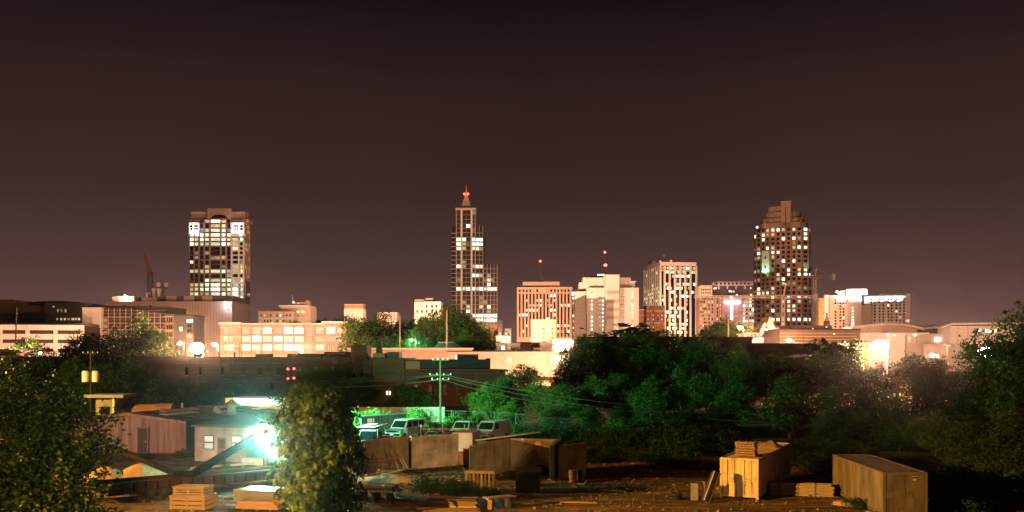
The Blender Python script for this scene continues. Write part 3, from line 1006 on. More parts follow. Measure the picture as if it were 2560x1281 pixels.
B.windows(cols_px(B, [(a, 4) for a in xs]), rows_px(B, ys_, 4.4), lambda i, j: LH.get((i, j), '.'), v=-.12)
B.windows(cols_px(B, [(2089.5, 4), (2101.5, 4), (2110, 4)]), rows_px(B, ys_, 4.4), lambda i, j: {(0, 2): 'w', (0, 3): 'f', (2, 2): 'w', (2, 6): 'b', (1, 8): 'w'}.get((i, j), '.'), v=1.88)
B.windows(cols_px(B, [(2128, 6)]), rows_px(B, [772 + 7.6 * i for i in range(8)], 5), lambda i, j: 'b', v=-8.12)
B.windows(cols_px(B, [(2061 - .8, 3.4)]), rows_px(B, [753 + 7.4 * i for i in range(7)], 4), lambda i, j: 'w', v=.9)
for a in (2104, 2184, 2204, 2226, 2246):
    B.box('uplight', M['steeld'], u(a) - .5, u(a) + .5, -4.2, -3.4, B.h(761), B.h(759.5))
    B.box('uplight_arm', M['steeld'], u(a) - .1, u(a) + .1, -3.8, 2.2, B.h(761.3), B.h(761))
    light('flood', B.root, (u(a), -3.4, B.h(758)), (.8, .92, 1), 7000, .2, 92, (.1, .8, 1))
B.box('crown_sign', M['bronze'], u(2128), u(2145), -9.75, -9.45, B.h(741), B.h(739.5))
for a in (2120, 2152):
    light('flood', B.root, (u(a), -22, B.h(744)), (.95, .93, .98), 38000, .3, 80, (0, 1, .35))
    B.box('floodlight', M['steeld'], u(a) - .4, u(a) + .4, -23.2, -22.5, B.h(746.5), B.h(745))
    B.box('floodlight_arm', M['steeld'], u(a) - .1, u(a) + .1, -23, -8, B.h(746.9), B.h(746.5))
MB().sphere((u(2091), -3, B.h(730.5)), .9, 8, 6).build('corner_light', G['c'], B.root)

# ------------------------------------------------------------------ city: lower buildings, left to right
def simple(name, label, px0, px1, D, ytop, m, depth=20, rot=0, cat='building', cap=None, zb=None):
    B = Bld(name, label, px0, px1, D, rot, zb=zb, cat=cat)
    B.box('wall', M[m], 0, B.w, 0, depth, 0, B.h(ytop))
    if cap:
        B.box('parapet', M[cap], -.25, B.w + .25, -.25, depth + .25, B.h(ytop), B.h(ytop) + .5)
    return B


B = simple('concrete_block', 'ochre windowless concrete block at the far left', -40, 32, 560, 751, 'ochre', 30, cap='beige')
B.box('rear_block', M['ochre'], B.u(32), B.u(114), 6, 36, 0, B.h(756))
B.box('parapet', M['beige'], B.u(32), B.u(114.5), 5.7, 36.2, B.h(756), B.h(754.4))
for j in range(5):
    for i in range(20):
        a = -8 + i * 6
        if a < 110:
            v = -.12 if a < 31 else 5.88
            B.box('tie_hole', M['bronze'], B.u(a), B.u(a + 1.3), v, v + .2, B.h(765 + j * 7.5), B.h(763.7 + j * 7.5))
B.box('base_band', M['greyd'], B.u(26), B.u(160), -3, 5.5, 0, B.h(797))

B = simple('dark_hall', 'dark grey hall with a curved roof behind the parking deck', 112, 215, 540, 757, 'greyd', 30)
rf = MB()
pts = [(B.u(55 + i * 10), B.h(757 - 8 * math.sin(math.pi * min(1, max(0, (i + 3) / 22))) + i * .25)) for i in range(21)]
rf.profy([(pts[0][0], B.h(760))] + pts + [(pts[-1][0], B.h(770))], 8, 34)
B.mesh('roof', rf, M['dark'])
for a in (131, 143, 152, 162):
    B.box('window', M['greyd'] if a == 131 else G['d'], B.u(a), B.u(a + 4), -.15, .1, B.h(781), B.h(773))
for a, k, w in ((141, 'f', 4), (151, 'f', 4), (160, 'f', 4), (167, 'f', 8), (179, 'f', 7), (188, 'f', 4), (195, 'f', 5)):
    B.box('window', G[k], B.u(a), B.u(a + w), -.15, .1, B.h(801), B.h(795.5))
B.box('lamp', G['f'], B.u(132.5), B.u(136), -.3, .1, B.h(768.5), B.h(765.5))

B = Bld('parking_deck', 'long white parking deck with dark ribbon openings at far left', -60, 208, 395, 9)
zs = lambda y: B.h(y, 0)
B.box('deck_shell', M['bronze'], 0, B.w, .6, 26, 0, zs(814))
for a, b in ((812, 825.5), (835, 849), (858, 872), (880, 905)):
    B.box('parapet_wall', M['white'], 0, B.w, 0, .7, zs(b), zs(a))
for px in (-60, -1, 67, 137, 204):
    B.box('deck_column', M['white'], max(0, B.u(px) - .5), B.u(px) + 1, -.25, .65, 0, zs(813))
B.box('rooftop_wall', M['greyd'], 2, B.w, 8, 25, zs(813.5), zs(806))
for a in (135, 143, 153, 160):
    B.box('rooftop_lamp', G['f'], B.u(a), B.u(a + 3.5), 7.7, 8, zs(811.5), zs(810.5))

B = Bld('scaffold_building', 'half-finished brown building in scaffolding with a blank pale stair tower', 206, 436, 450)
u = B.u
B.box('stair_tower', M['white'], 0, u(252), 0, 9, 0, B.h(770))
B.box('panel_joint', M['beige'], u(227.5), u(228.3), -.08, .05, 0, B.h(770))
B.box('stair_parapet', M['beige'], -.3, u(253), -.3, 9.3, B.h(770), B.h(768.6))
zr = [770, 772, 785]
mb = MB()
mb.profy([(u(252), 0), (u(416), 0), (u(416), B.h(786)), (u(330), B.h(771)), (u(252), B.h(770))], 3, 24)
B.mesh('bare_frame', mb, M['bronze'])
B.mesh('roof_tarp', MB().profy([(u(200), B.h(771)), (u(205), B.h(762)), (u(270), B.h(763)), (u(330), B.h(764)), (u(418), B.h(766)), (u(418), B.h(784)), (u(330), B.h(770)), (u(252), B.h(769))], 6, 26), M['dark'])
for i in range(9):
    B.box('gravel_heap', M['dark'], u(290 + i * 8), u(296 + i * 8), 7, 10, B.h(766), B.h(761.5 + (i * 7 % 4)))
for k, y in enumerate((793, 808, 824, 842, 858)):
    B.box('floor_slab', M['tan'], u(252), u(416), 1.6, 3.2, B.h(y + 1.3), B.h(y - 1.3))
for i in range(12):
    a = 254 + i * 14.4
    yt = 770 if a < 330 else 771 + (a - 330) * .174
    B.box('scaffold_pole', M['crane'], u(a) - .09, u(a) + .09, 1.2, 1.4, 0, B.h(yt))
for k in range(10):
    y = 776 + k * 8
    B.box('scaffold_rail', M['crane'], u(253), u(414), 1.0, 1.15, B.h(y + .35), B.h(y) if y > 790 else B.h(y))
sb = MB()
for i in range(5):
    sb.beam((u(256 + i * 32), .9, B.h(850)), (u(284 + i * 32), .9, B.h(812)), .12, .12)
    sb.beam((u(284 + i * 32), .8, B.h(850)), (u(256 + i * 32), .8, B.h(812)), .12, .12)
B.mesh('scaffold_brace', sb, M['crane'])
B.box('finished_end', M['brickp'], u(414), u(435), -.5, 22, 0, B.h(787))
for y in (792, 810, 828, 845):
    B.box('cornice', M['white'], u(412), u(439), -1.6, .2, B.h(y + .8), B.h(y - .6))
for y in (800.5, 818.5, 836.5):
    for a in (420, 425.5, 430):
        B.box('window', M['glassd'], u(a - 1.5), u(a + 1.5), -.65, -.4, B.h(y + 5), B.h(y - 5))
for a, y in ((258, 800), (258, 815), (258, 832), (258, 850)):
    B.box('lit_room', M['beige'], u(254), u(262), 2.6, 3.1, B.h(y + 5), B.h(y - 4))

B = Bld('telecom_building', 'broad pink-panelled windowless telecom building with rooftop dishes', 265, 580, 610)
u = B.u
B.box('wall', M['pinkpanel'], 0, B.w, 0, 40, 0, B.h(755.5))
B.box('parapet', M['beige'], -.3, B.w + .3, -.3, 40.3, B.h(755.5), B.h(753.8))
for i in range(41):
    a = 270 + i * 7.55
    B.box('panel_joint', M['brownc'], u(a) - .16, u(a) + .16, -.05, .05, 0, B.h(756))
for y in (776, 800, 824, 846):
    B.box('panel_joint', M['brownc'], 0, B.w, -.06, .05, B.h(y + .35), B.h(y - .35))
B.box('plant_screen', M['greyd'], u(388), u(578), 6, 30, B.h(754), B.h(739.5))
for a, b in ((407, 433), (452, 478), (498, 523)):
    B.box('screen_panel', M['pinkpanel'], u(a), u(b), 5.5, 6.1, B.h(753.5), B.h(739.3))
B.box('lift_house', M['pinkpanel'], u(275), u(329), 4, 16, B.h(754), B.h(740))
B.box('plant_box', M['brownc'], u(353), u(388), 3, 14, B.h(755), B.h(744))
for i, a in enumerate((291, 298, 308, 320)):
    B.box('door_panel', M['white'], u(a), u(a + 5), 3.7, 4.1, B.h(753), B.h(743))
MB().sphere((u(309), 2.2, B.h(742)), .9, 10, 8).build('roof_lamp_lens', G['sod'], B.root, smooth=True)
B.box('roof_lamp_bracket', M['steeld'], u(307.5), u(310.5), 2, 4.1, B.h(739.6), B.h(739))
light('roof_lamp', B.root, (u(310), 1.0, B.h(745)), SODIUM, 9000, .3)
MB().sphere((u(572), -.4, B.h(764)), 1.5, 12, 8, 1.5).build('wall_lamp_lens', G['c'], B.root, smooth=True)
light('wall_lamp', B.root, (u(572), -3, B.h(764)), (.75, .8, 1), 3500, .3)
# dishes and horns on the roof
tw = MB()
for du, dv in ((-1.6, 10), (1.6, 10), (1.6, 13.2), (-1.6, 13.2)):
    tw.beam((u(387) + du, dv, B.h(744)), (u(384) + du * .8, dv, B.h(707)), .3, .3)
for k in range(7):
    z = B.h(742 - k * 5)
    tw.beam((u(386) - 1.6, 10, z), (u(386) + 1.6, 10, z + 1.2), .2, .2)
    tw.beam((u(386) - 1.6, 13.2, z + 1.2), (u(386) + 1.6, 13.2, z), .2, .2)
B.mesh('dish_frame', tw, M['steeld'])
for px, py, r in ((384, 709, 6), (403, 709.5, 6)):
    dsh = MB().sphere((u(px), 8.6, B.h(py)), r * B.s, 14, 8)
    dsh.v = [(x, 8.6 + (y - 8.6) * .35, z) for x, y, z in dsh.v]
    dsh.build('microwave_dish', M['offwhite'], B.root, smooth=True)
    MB().cyl((u(px), 9, B.h(py)), (u(387 if px < 390 else 400), 11, B.h(722)), .3, .3, 6).build('dish_arm', M['steeld'], B.root)
for px in (374, 388):
    MB().cyl((u(px), 7, B.h(743)), (u(px), 7, B.h(720)), .5, 5.5 * B.s, 10).build('horn_antenna', M['offwhite'], B.root)
MB().box(u(358), u(361), 5, 6, B.h(745), B.h(731)).box(u(357), u(366), 5, 6.5, B.h(733), B.h(731)).build('roof_vent', M['offwhite'], B.root)

# leaning lattice crane behind the roof
t = thing('lattice_crane', 'small red lattice crane boom rising behind the dishes', 'crane', (X(379, 680), 680, terrain(0, 680)))
cb = MB()
s_ = 680 / F
def P_(px, py, dy=0): return (X(px, 680) - X(379, 680), dy, Z(py, 680) - terrain(0, 680))
for off in (-1.2, 1.2):
    cb.beam((P_(373, 680)[0] + off, 0, P_(373, 680)[2]), (P_(361, 637)[0] + off * .3, 0, P_(361, 637)[2]), .35, .35)
    cb.beam((P_(375, 680)[0] + off, 2, P_(373, 680)[2]), (P_(361, 637)[0] + off * .3, 1, P_(361, 637)[2]), .35, .35)
for k in range(8):
    ta, tb = k / 8, (k + 1) / 8
    a0, b0 = P_(373 - 12 * ta, 680 - 43 * ta), P_(373 - 12 * tb, 680 - 43 * tb)
    sg_ = 1 if k % 2 else -1
    cb.beam((a0[0] - sg_ * 1.2 * (1 - .7 * ta), 0, a0[2]), (b0[0] + sg_ * 1.2 * (1 - .7 * tb), 0, b0[2]), .25, .25)
cb.build('boom', M['craner'], t)
ms = MB()
for off in (-1.3, 1.3):
    ms.beam((off, 0, 0), (P_(373, 680)[0] + off, 0, P_(373, 682)[2]), .4, .4)
    ms.beam((off, 2.6, 0), (P_(373, 680)[0] + off, 2.6, P_(373, 682)[2]), .4, .4)
ms.build('mast', M['steeld'], t)
MB().box(P_(369, 0)[0], P_(378, 0)[0], -1, 4, P_(0, 686)[2], P_(0, 679)[2]).build('machinery_deck', M['craner'], t)
MB().beam(P_(374, 682, 1), P_(377, 671, 1), .5, .5).build('counter_strut', M['craner'], t)

B = simple('corner_block', 'small dark plastered block with one lit bay window near the glare', 435, 483, 440, 790, 'greyd', 16)
B.box('roof', M['dark'], -.3, B.w + .3, -.4, 16.3, B.h(790), B.h(787))
B.box('window', G['b'], B.u(468), B.u(482), -.5, .1, B.h(806), B.h(799.5))
B.box('window', G['y'], B.u(449), B.u(456), -.3, .1, B.h(828), B.h(818))
for y in (815, 828, 841):
    for a in (471, 477):
        B.box('window', M['glassd'] if y < 835 else G['w'], B.u(a - 2), B.u(a + 2), -.3, .1, B.h(y + 4), B.h(y - 4))
B.box('brick_front', M['brickp'], B.u(466), B.u(484), -.25, .05, 0, B.h(834))

# brick loft
B = Bld('brick_loft', 'long three-storey brick loft building flooded with orange light', 553, 866, 420)
u = B.u
B.box('wall', M['brickp'], 0, B.w, 0, 22, 0, B.h(811))
B.box('left_pavilion', M['brickp'], -.2, u(604), -.9, 20, 0, B.h(810))
B.box('right_pavilion', M['brickp'], u(810), B.w + .2, -.9, 20, 0, B.h(808.5))
for a, b, y0, y1, v in ((549, 606, 810, 807, -2.2), (604, 809, 811, 809, -.7), (806, 871, 808.5, 804.5, -2.4)):
    B.box('cornice', M['white'], u(a), u(b), v, 1, B.h(y0), B.h(y1))
for a0, a1, y in ((551, 604, 811.2), (808, 868, 809.7)):
    n = int((a1 - a0) / 5)
    for i in range(n):
        a = a0 + i * 5
        B.box('bracket', M['white'], u(a), u(a + 2), -1.7, -.85, B.h(y + 1), B.h(y - 1))
bx_ = [567, 585] + [615.5 + 26.4 * i for i in range(8)] + [828, 850]
bw_ = [11, 21] + [21] * 8 + [21.5, 12]
LB = ['ffwfbfbbffbw', 'fwfbwbwfdwff', 'fwwfbwbwfwdd']
for j, (y0, y1) in enumerate(((835, 818), (855, 841), (876, 861.5))):
    for i, (a, w) in enumerate(zip(bx_, bw_)):
        if i == 1 and j > 0:
            a, w = 580, 9
        v = -1.05 if i in (0, 1, 10, 11) else -.12
        o = MB()
        if j == 0:
            pts = [(u(a - w / 2), B.h(y0)), (u(a + w / 2), B.h(y0)), (u(a + w / 2), B.h(y1 + 2.5))]
            for q in np.linspace(1, -1, 7)[1:-1]:
                pts.append((u(a + w / 2 * q), B.h(y1 + 2.5 * q * q)))
            pts.append((u(a - w / 2), B.h(y1 + 2.5)))
            o.profy(pts, v, v + .3)
        else:
            o.box(u(a - w / 2), u(a + w / 2), v, v + .3, B.h(y0), B.h(y1))
        win = o.build('window', G[LB[j][i]], B.root)
        npan = max(2, int(w / 5))
        for q in range(1, npan):
            uu = u(a - w / 2 + w * q / npan)
            ubox('glazing_bar', M['white'], win, uu - .07, uu + .07, v - .08, v, B.h(y0), B.h(y1 + 1.5))
        B.box('sill', M['brick'], u(a - w / 2 - .6), u(a + w / 2 + .6), v - .35, v + .1, B.h(y0 + 1), B.h(y0))
for i in range(9):
    a = 602 + 26.4 * i
    B.box('pilaster', M['brickp'], u(a - 1.3), u(a + 1.3), -.4, .05, 0, B.h(812.5))
B.box('roof_rail', M['dark'], u(606), u(700), 5, 5.4, B.h(811), B.h(808))

B = simple('stepped_block', 'beige stepped old office block between the left tower and the trees', 646, 735, 760, 779, 'beige', 20)
u = B.u
B.box('cornice', M['brickp'], -.6, B.w + .4, -.8, 20.5, B.h(780), B.h(777.5))
B.box('belt', M['white'], -.3, B.w + .3, -.4, 2, B.h(797.5), B.h(795.5))
B.box('rear_block', M['beige'], u(697), u(772), 6, 30, 0, B.h(765))
B.box('rear_cornice', M['white'], u(693), u(768), 5, 30.5, B.h(765.5), B.h(762.5))
B.box('roof_house', M['brownc'], u(727), u(762), 10, 24, B.h(762.6), B.h(754))
B.box('roof_house', M['brownc'], u(756), u(762.5), 12, 20, B.h(754.4), B.h(749))
B.box('mid_roof', M['bronze'], u(680), u(722), 8, 20, B.h(777.6), B.h(773))
B.windows(cols_px(B, [(653 + i * 8, 3.4) for i in range(10)]), rows_px(B, [789, 803], 5), lambda i, j: '.wd.f.cd.. .d.f.d..'.replace(' ', '')[(i + j * 7) % 17], v=-.12)
B.windows(cols_px(B, [(741.5, 6), (753.5, 6)]), rows_px(B, [779, 789], 5), lambda i, j: 'b' if j == 0 else 'd', v=5.86)
MB().sphere((u(727), 9, B.h(754.5)), 1.2, 8, 6).build('roof_lamp', G['c'], B.root)
MB().sphere((u(739), 9, B.h(757.5)), 1.0, 8, 6, .6).build('roof_lamp', G['w'], B.root)
B.mesh('flue', MB().cyl((u(725), 11, B.h(757)), (u(722), 11, B.h(735)), .25, .12, 5), M['offwhite'])

B = simple('flat_block', 'small pale flat-roofed block above the tree line, left of centre', 860, 908, 780, 772, 'white', 16)
B.box('attic', M['ochre'], B.u(861), B.u(907), .5, 15, B.h(772), B.h(762))
B.box('attic_cap', M['beige'], B.u(860), B.u(908), .2, 15.3, B.h(762), B.h(760.5))
B = simple('colonnade_block', 'low white colonnaded block peeping over the trees', 943, 992, 780, 783, 'beige', 16, cap='white')
for i in range(7):
    a = 946 + i * 7
    B.box('column', M['white'], B.u(a), B.u(a + 2.6), -.9, .05, 0, B.h(783.5))
B = simple('pale_block', 'pale old office block beside the tall dark tree at centre', 1036, 1102, 770, 755, 'white', 22)
u = B.u
B.box('left_pent', M['brownc'], u(1036), u(1060), 3, 18, B.h(755), B.h(748.5))
B.box('roof_house', M['brownc'], u(1062), u(1081), 6, 16, B.h(755), B.h(744.5))
B.box('cornice', M['white'], u(1059), u(1103), -.7, 20, B.h(757), B.h(754.5))
B.windows(cols_px(B, [(1043, 4), (1055, 4), (1067, 4), (1080, 4), (1091, 4)]), rows_px(B, [766, 779], 7), lambda i, j: ' ' if j == 0 and i < 2 else '.', v=-.12)
for i in range(12):
    B.box('letter', M['bronze'], u(1040 + i * 1.6), u(1041 + i * 1.6), -.2, .05, B.h(768), B.h(766.4))

B = simple('brick_house_block', 'narrow orange brick block right of the tall dark trees', 1212, 1243, 440, 816, 'brickp', 14, cap='brick')
B = Bld('mansard_house', 'white house with dark mansard roof and two dormers', 1240, 1276, 425)
u = B.u
B.box('wall', M['white'], 0, B.w, 0, 12, 0, B.h(840))
B.mesh('mansard_roof', MB().hexa([(-.2, -.2, B.h(840)), (B.w, -.2, B.h(840)), (B.w, 12, B.h(840)), (-.2, 12, B.h(840)), (1, 1.2, B.h(829)), (B.w - 1.2, 1.2, B.h(829)), (B.w - 1.2, 11, B.h(829)), (1, 11, B.h(829))]), M['roofhouse'])
for a in (1250, 1265):
    d = MB().box(u(a - 3), u(a + 3), -.1, 1.2, B.h(838.5), B.h(831.5)).build('dormer', M['white'], B.root)
    ubox('dormer_window', M['glassd'], d, u(a - 1.2), u(a + 1.2), -.25, -.05, B.h(837.5), B.h(833))
B.windows(cols_px(B, [(1247, 4), (1257, 4), (1267, 4)]), rows_px(B, [849, 860], 6), lambda i, j: 'bfw'[(i + j) % 3], v=-.12)
B = simple('glowing_shop', 'white floodlit gable wall behind the mansard house', 1262, 1278, 470, 822, 'white', 14)
B = simple('low_shop', 'low white shop front in the glare below the brown building', 1240, 1300, 330, 861, 'white', 14, cap='offwhite')
B.windows(cols_px(B, [(1246, 7), (1258, 8), (1272, 7)]), rows_px(B, [870], 9), lambda i, j: 'fbf'[i], v=-.12)
B = simple('mauve_shed', 'low mauve flat-roofed shed in front of the brown building', 1285, 1352, 345, 859, 'painted', 14, cap='greyd')
B = simple('white_cube', 'plain white box building glaring by the street lamp', 1350, 1381, 335, 858, 'white', 12, cap='white')
B = simple('retaining_wall_building', 'long bright white wall building left of the wood', 1381, 1475, 420, 851, 'white', 14, cap='beige')
B = simple('courthouse_annex', 'pale annex with small square windows before the brown building', 1328, 1390, 690, 801, 'brownc', 18, cap='brownc')
u = B.u
B.box('chimney', M['offwhite'], u(1366), u(1374), 1, 8, B.h(801), B.h(795))
B.windows(cols_px(B, [(1331, 2), (1335, 2), (1359.5, 3), (1380.5, 3)]), rows_px(B, [812, 823, 834, 845], 4), lambda i, j: '..ww'[i] if j == 0 else '.', v=-.12)
B.windows(cols_px(B, [(1369.5, 4)]), rows_px(B, [817, 828], 6), lambda i, j: 'b', v=-.14)
B = simple('brick_office', 'red brick office block left of the white ribbed tower', 1616, 1662, 780, 766, 'brick', 20, cap='brick')
u = B.u
B.box('left_wing', M['brickp'], u(1597), u(1617), 3, 20, 0, B.h(777))
B.box('wing_cornice', M['white'], u(1597), u(1616), 2.4, 3.2, B.h(776), B.h(773.5))
B.windows(cols_px(B, [(1620, 3), (1633, 2.5), (1645, 3), (1655, 3)]), rows_px(B, [779, 789, 799, 809, 819], 4.6), lambda i, j: 'd.dd wfwf fw.w '.replace(' ', '')[(i + j * 4) % 12], v=-.12)
B = simple('low_brown_block', 'wide low brown block on the skyline foot below the brown tower', 1948, 2150, 330, 826, 'lowbrown', 20, cap='dark')
B.box('upper_step', M['lowbrown'], B.u(1985), B.u(2090), 4, 18, B.h(826), B.h(813))
for a, y in ((2032, 822), (2066, 818), (2085, 835)):
    B.box('lamp', G['b'], B.u(a - 1.5), B.u(a + 1.5), -.3, .05, B.h(y + 1), B.h(y - 1))
for k in range(4):
    B.box('ledge', M['brownc'], B.u(1950), B.u(2140), -.4, .05, B.h(834 + k * 8), B.h(833 + k * 8))
B = Bld('clock_cupola', 'small pale cupola poking up before the white hotel', 2063, 2075, 520)
u = B.u
B.box('base', M['brick'], 0, B.w, 0, 3, 0, B.h(803))
B.mesh('spirelet', MB().hexa([(.3, .2, B.h(803)), (B.w - .3, .2, B.h(803)), (B.w - .3, 2.4, B.h(803)), (.3, 2.4, B.h(803)), (1.1, 1, B.h(788)), (B.w - 1.1, 1, B.h(788)), (B.w - 1.1, 1.6, B.h(788)), (1.1, 1.6, B.h(788))]), M['offwhite'])
MB().sphere((B.w / 2, 1.3, B.h(785)), .6, 8, 6).build('finial', M['bronze'], B.root)

B = Bld('church', 'orange-lit brick church with two pointed gables', 1900, 1958, 500, cat='church')
u = B.u
B.box('nave', M['brickp'], 0, B.w, 0, 20, 0, B.h(822))
for a, w, y in ((1911, 9, 806), (1924, 13, 793)):
    B.mesh('gable', MB().profy([(u(a - w), B.h(822)), (u(a + w), B.h(822)), (u(a + w * .1), B.h(y)), (u(a - w * .1), B.h(y))], -1, 14), M['brickp'])
B.mesh('roof', MB().profy([(u(1934), B.h(822)), (u(1960), B.h(822)), (u(1956), B.h(817)), (u(1934), B.h(817))], -.5, 18), M['roofhouse'])
B.box('pointed_window', G['w'], u(1922), u(1926), -1.2, -.9, B.h(818), B.h(809))
light('porch_light', B.root, (u(1928), -8, B.h(834)), SODIUM, 30000, .3)

B = Bld('lit_parking_deck', 'open lit parking deck with bright lamps under the church', 1866, 1962, 350)
u = B.u
for k, y in enumerate((834, 845, 856)):
    B.box('deck_slab', M['white'], 0, B.w, 0, 16, B.h(y + 1.2), B.h(y - 1.2))
B.box('back_wall', M['white'], 0, B.w, 12, 12.4, 0, B.h(836))
for i in range(7):
    B.box('column', M['offwhite'], u(1867 + i * 15), u(1869 + i * 15), .3, 1.2, 0, B.h(834))
for i in range(9):
    a = 1872 + i * 10
    for y in (840, 851):
        MB().sphere((u(a), 5, B.h(y - 2)), .38, 6, 4).build('deck_lamp', G['b'], B.root)
for a in (1883, 1917, 1943):
    light('deck_light', B.root, (u(a), 4, B.h(850)), SODIUM, 5000, .2)

# convention hall
B = Bld('convention_hall', 'wide pink-lit convention hall with sweeping flat roofs at right', 2135, 2330, 350, cat='hall')
u = B.u
B.box('low_block', M['white'], 0, u(2310), 0, 14, 0, B.h(836))
B.box('low_roof', M['white'], u(2124), u(2314), -3, 16, B.h(836), B.h(832.5))
B.box('glazed_bay', M['beige'], u(2262), u(2310), -1.2, 1, 0, B.h(838))
for a in (2269, 2278, 2288):
    B.box('window', G['f'], u(a - 3), u(a + 3), -1.4, -1.1, B.h(857), B.h(841))
B.box('link_block', M['pinkpanel'], u(2305), u(2365), 4, 22, 0, B.h(834))
B.box('link_glass', M['glassb'], u(2315), u(2365), 6, 22, B.h(834), B.h(820))
pts = [(u(2225 + i * 11), B.h(806.5 + 12 * (i / 9) ** 2.2)) for i in range(10)]
B.mesh('curved_roof', MB().profy(pts + [(x, z - 1) for x, z in reversed(pts)], 4, 40), M['beige'])
B.mesh('curved_roof_infill', MB().profy([(u(2225), B.h(832))] + [(x, z - 1) for x, z in pts] + [(u(2324), B.h(832))], 8, 38), M['brownc'])
B.box('rear_roof', M['bronze'], u(2250), u(2510), 30, 60, B.h(818), B.h(806))
B.box('main_block', M['white'], u(2362), u(2525), -4, 30, 0, B.h(816))
rr = MB().profy([(u(2324), B.h(820)), (u(2352), B.h(810.5)), (u(2545), B.h(808.5)), (u(2545), B.h(812)), (u(2354), B.h(814.5)), (u(2330), B.h(822))], -9, 32)
B.mesh('main_roof', rr, M['white'])
for k in range(8):
    B.box('panel_joint', M['beige'], u(2362), u(2525), -4.06, -3.9, B.h(824 + k * 9.5 + .3), B.h(824 + k * 9.5 - .3))
for k in range(6):
    a = 2380 + k * 26
    B.box('panel_joint', M['beige'], u(a) - .08, u(a) + .08, -4.08, -3.9, 0, B.h(816))
for i in range(8):
    a = 2428 + i * 8
    B.box('window', G['c'] if i in (1, 3, 4, 6) else G['d'], u(a - 2.6), u(a + 2.6), -4.3, -3.9, B.h(832), B.h(825))
B.box('sign_panel', G['c'], u(2348), u(2359), 2.6, 4.1, B.h(855), B.h(843))
B.box('ramp_wall', M['grey'], u(2262), u(2375), -16, -14, 0, B.h(862))
for a in (2163, 2215, 2232, 2283):
    MB().sphere((u(a), -1.6, B.h(838)), .5, 8, 6).build('soffit_lamp', G['b'], B.root)
B.mesh('roof_mast', MB().cyl((u(2366), 34, B.h(806)), (u(2366), 34, B.h(795)), .12, .06, 5), M['steeld'])
MB().sphere((u(2366), 34, B.h(793.5)), .55, 8, 6).build('red_beacon', G['red'], B.root)

# ------------------------------------------------------------------ tower cranes
def lattice(mb, a, b, w, n, r=.22):
    a, b = np.array(a, float), np.array(b, float)
    d = (b - a) / np.linalg.norm(b - a)
    up = np.array((0, 0, 1.)) if abs(d[2]) < .9 else np.array((0, 1., 0))
    s1 = np.cross(d, up)
    s1 /= np.linalg.norm(s1)
    s2 = np.cross(s1, d)
    cs = [s1 * w / 2 + s2 * w / 2, s1 * w / 2 - s2 * w / 2, -s1 * w / 2 - s2 * w / 2, -s1 * w / 2 + s2 * w / 2]
    for c in cs:
        mb.beam(a + c, b + c, r * 1.5, r * 1.5)
    for k in range(n):
        p, q = a + (b - a) * k / n, a + (b - a) * (k + 1) / n
        for i in range(4):
            c0, c1 = cs[i], cs[(i + 1) % 4]
            mb.beam(p + (c0 if k % 2 else c1), q + (c1 if k % 2 else c0), r, r)
    return mb


def tower_crane(label, D, mx, ybase, yjib, xa, xb, ypeak, peakx, wt):
    x0 = X(mx, D)
    zb = terrain(0, D)
    t = thing('tower_crane', label, 'crane', (x0, D, zb), 0, 'tower cranes')
    L = lambda px, py, dy=0: (X(px, D) - x0, dy, Z(py, D) - zb)
    lattice(MB(), (0, 0, 0), L(mx, yjib + 2), 2.2, 16, .3).build('mast', M['crane'], t)
    lattice(MB(), L(xa, yjib - (mx - xa) * -.0), L(mx, yjib), 1.9, 22, .3).build('jib', M['crane'], t)
    lattice(MB(), L(mx, yjib), L(xb, yjib), 1.9, 7, .3).build('counter_jib', M['crane'], t)
    MB().beam(L(mx, yjib), L(peakx, ypeak), 1.0, 1.0).build('tower_peak', M['crane'], t)
    MB().cyl(L(peakx, ypeak), L((xa + mx) / 2, yjib - 1), .12, .12, 4).build('tie_bar', M['crane'], t)
    MB().cyl(L(peakx, ypeak), L(xb - (xb - mx) * .15, yjib - 1), .12, .12, 4).build('tie_bar', M['crane'], t)
    p = L(wt, yjib)
    MB().box(p[0] - 1.6, p[0] + 1.6, -1.6, 1.6, p[2] - 3.4, p[2] + 2.6).build('counterweight', M['offwhite'], t)
    p = L(mx, yjib)
    MB().box(p[0] + .6, p[0] + 2.2, -2.4, -1, p[2] - 2.6, p[2] - .2).build('cab', M['offwhite'], t)
    return t


tower_crane('long-jibbed tower crane reaching left across the brown tower', 800, 1958, 820, 742.5, 1735, 2041, 712, 1964, 2038)
tower_crane('short tower crane right of the brown tower with pale counterweight', 870, 2037, 820, 692, 2000, 2088, 672, 2041, 2083)
c = [o for o in bpy.data.objects if o.name.startswith('tower_crane')][0]
MB().sphere((X(1964, 800) - X(1958, 800), 0, Z(711, 800) - terrain(0, 800)), .7, 8, 6).build('red_beacon', G['red'], c)

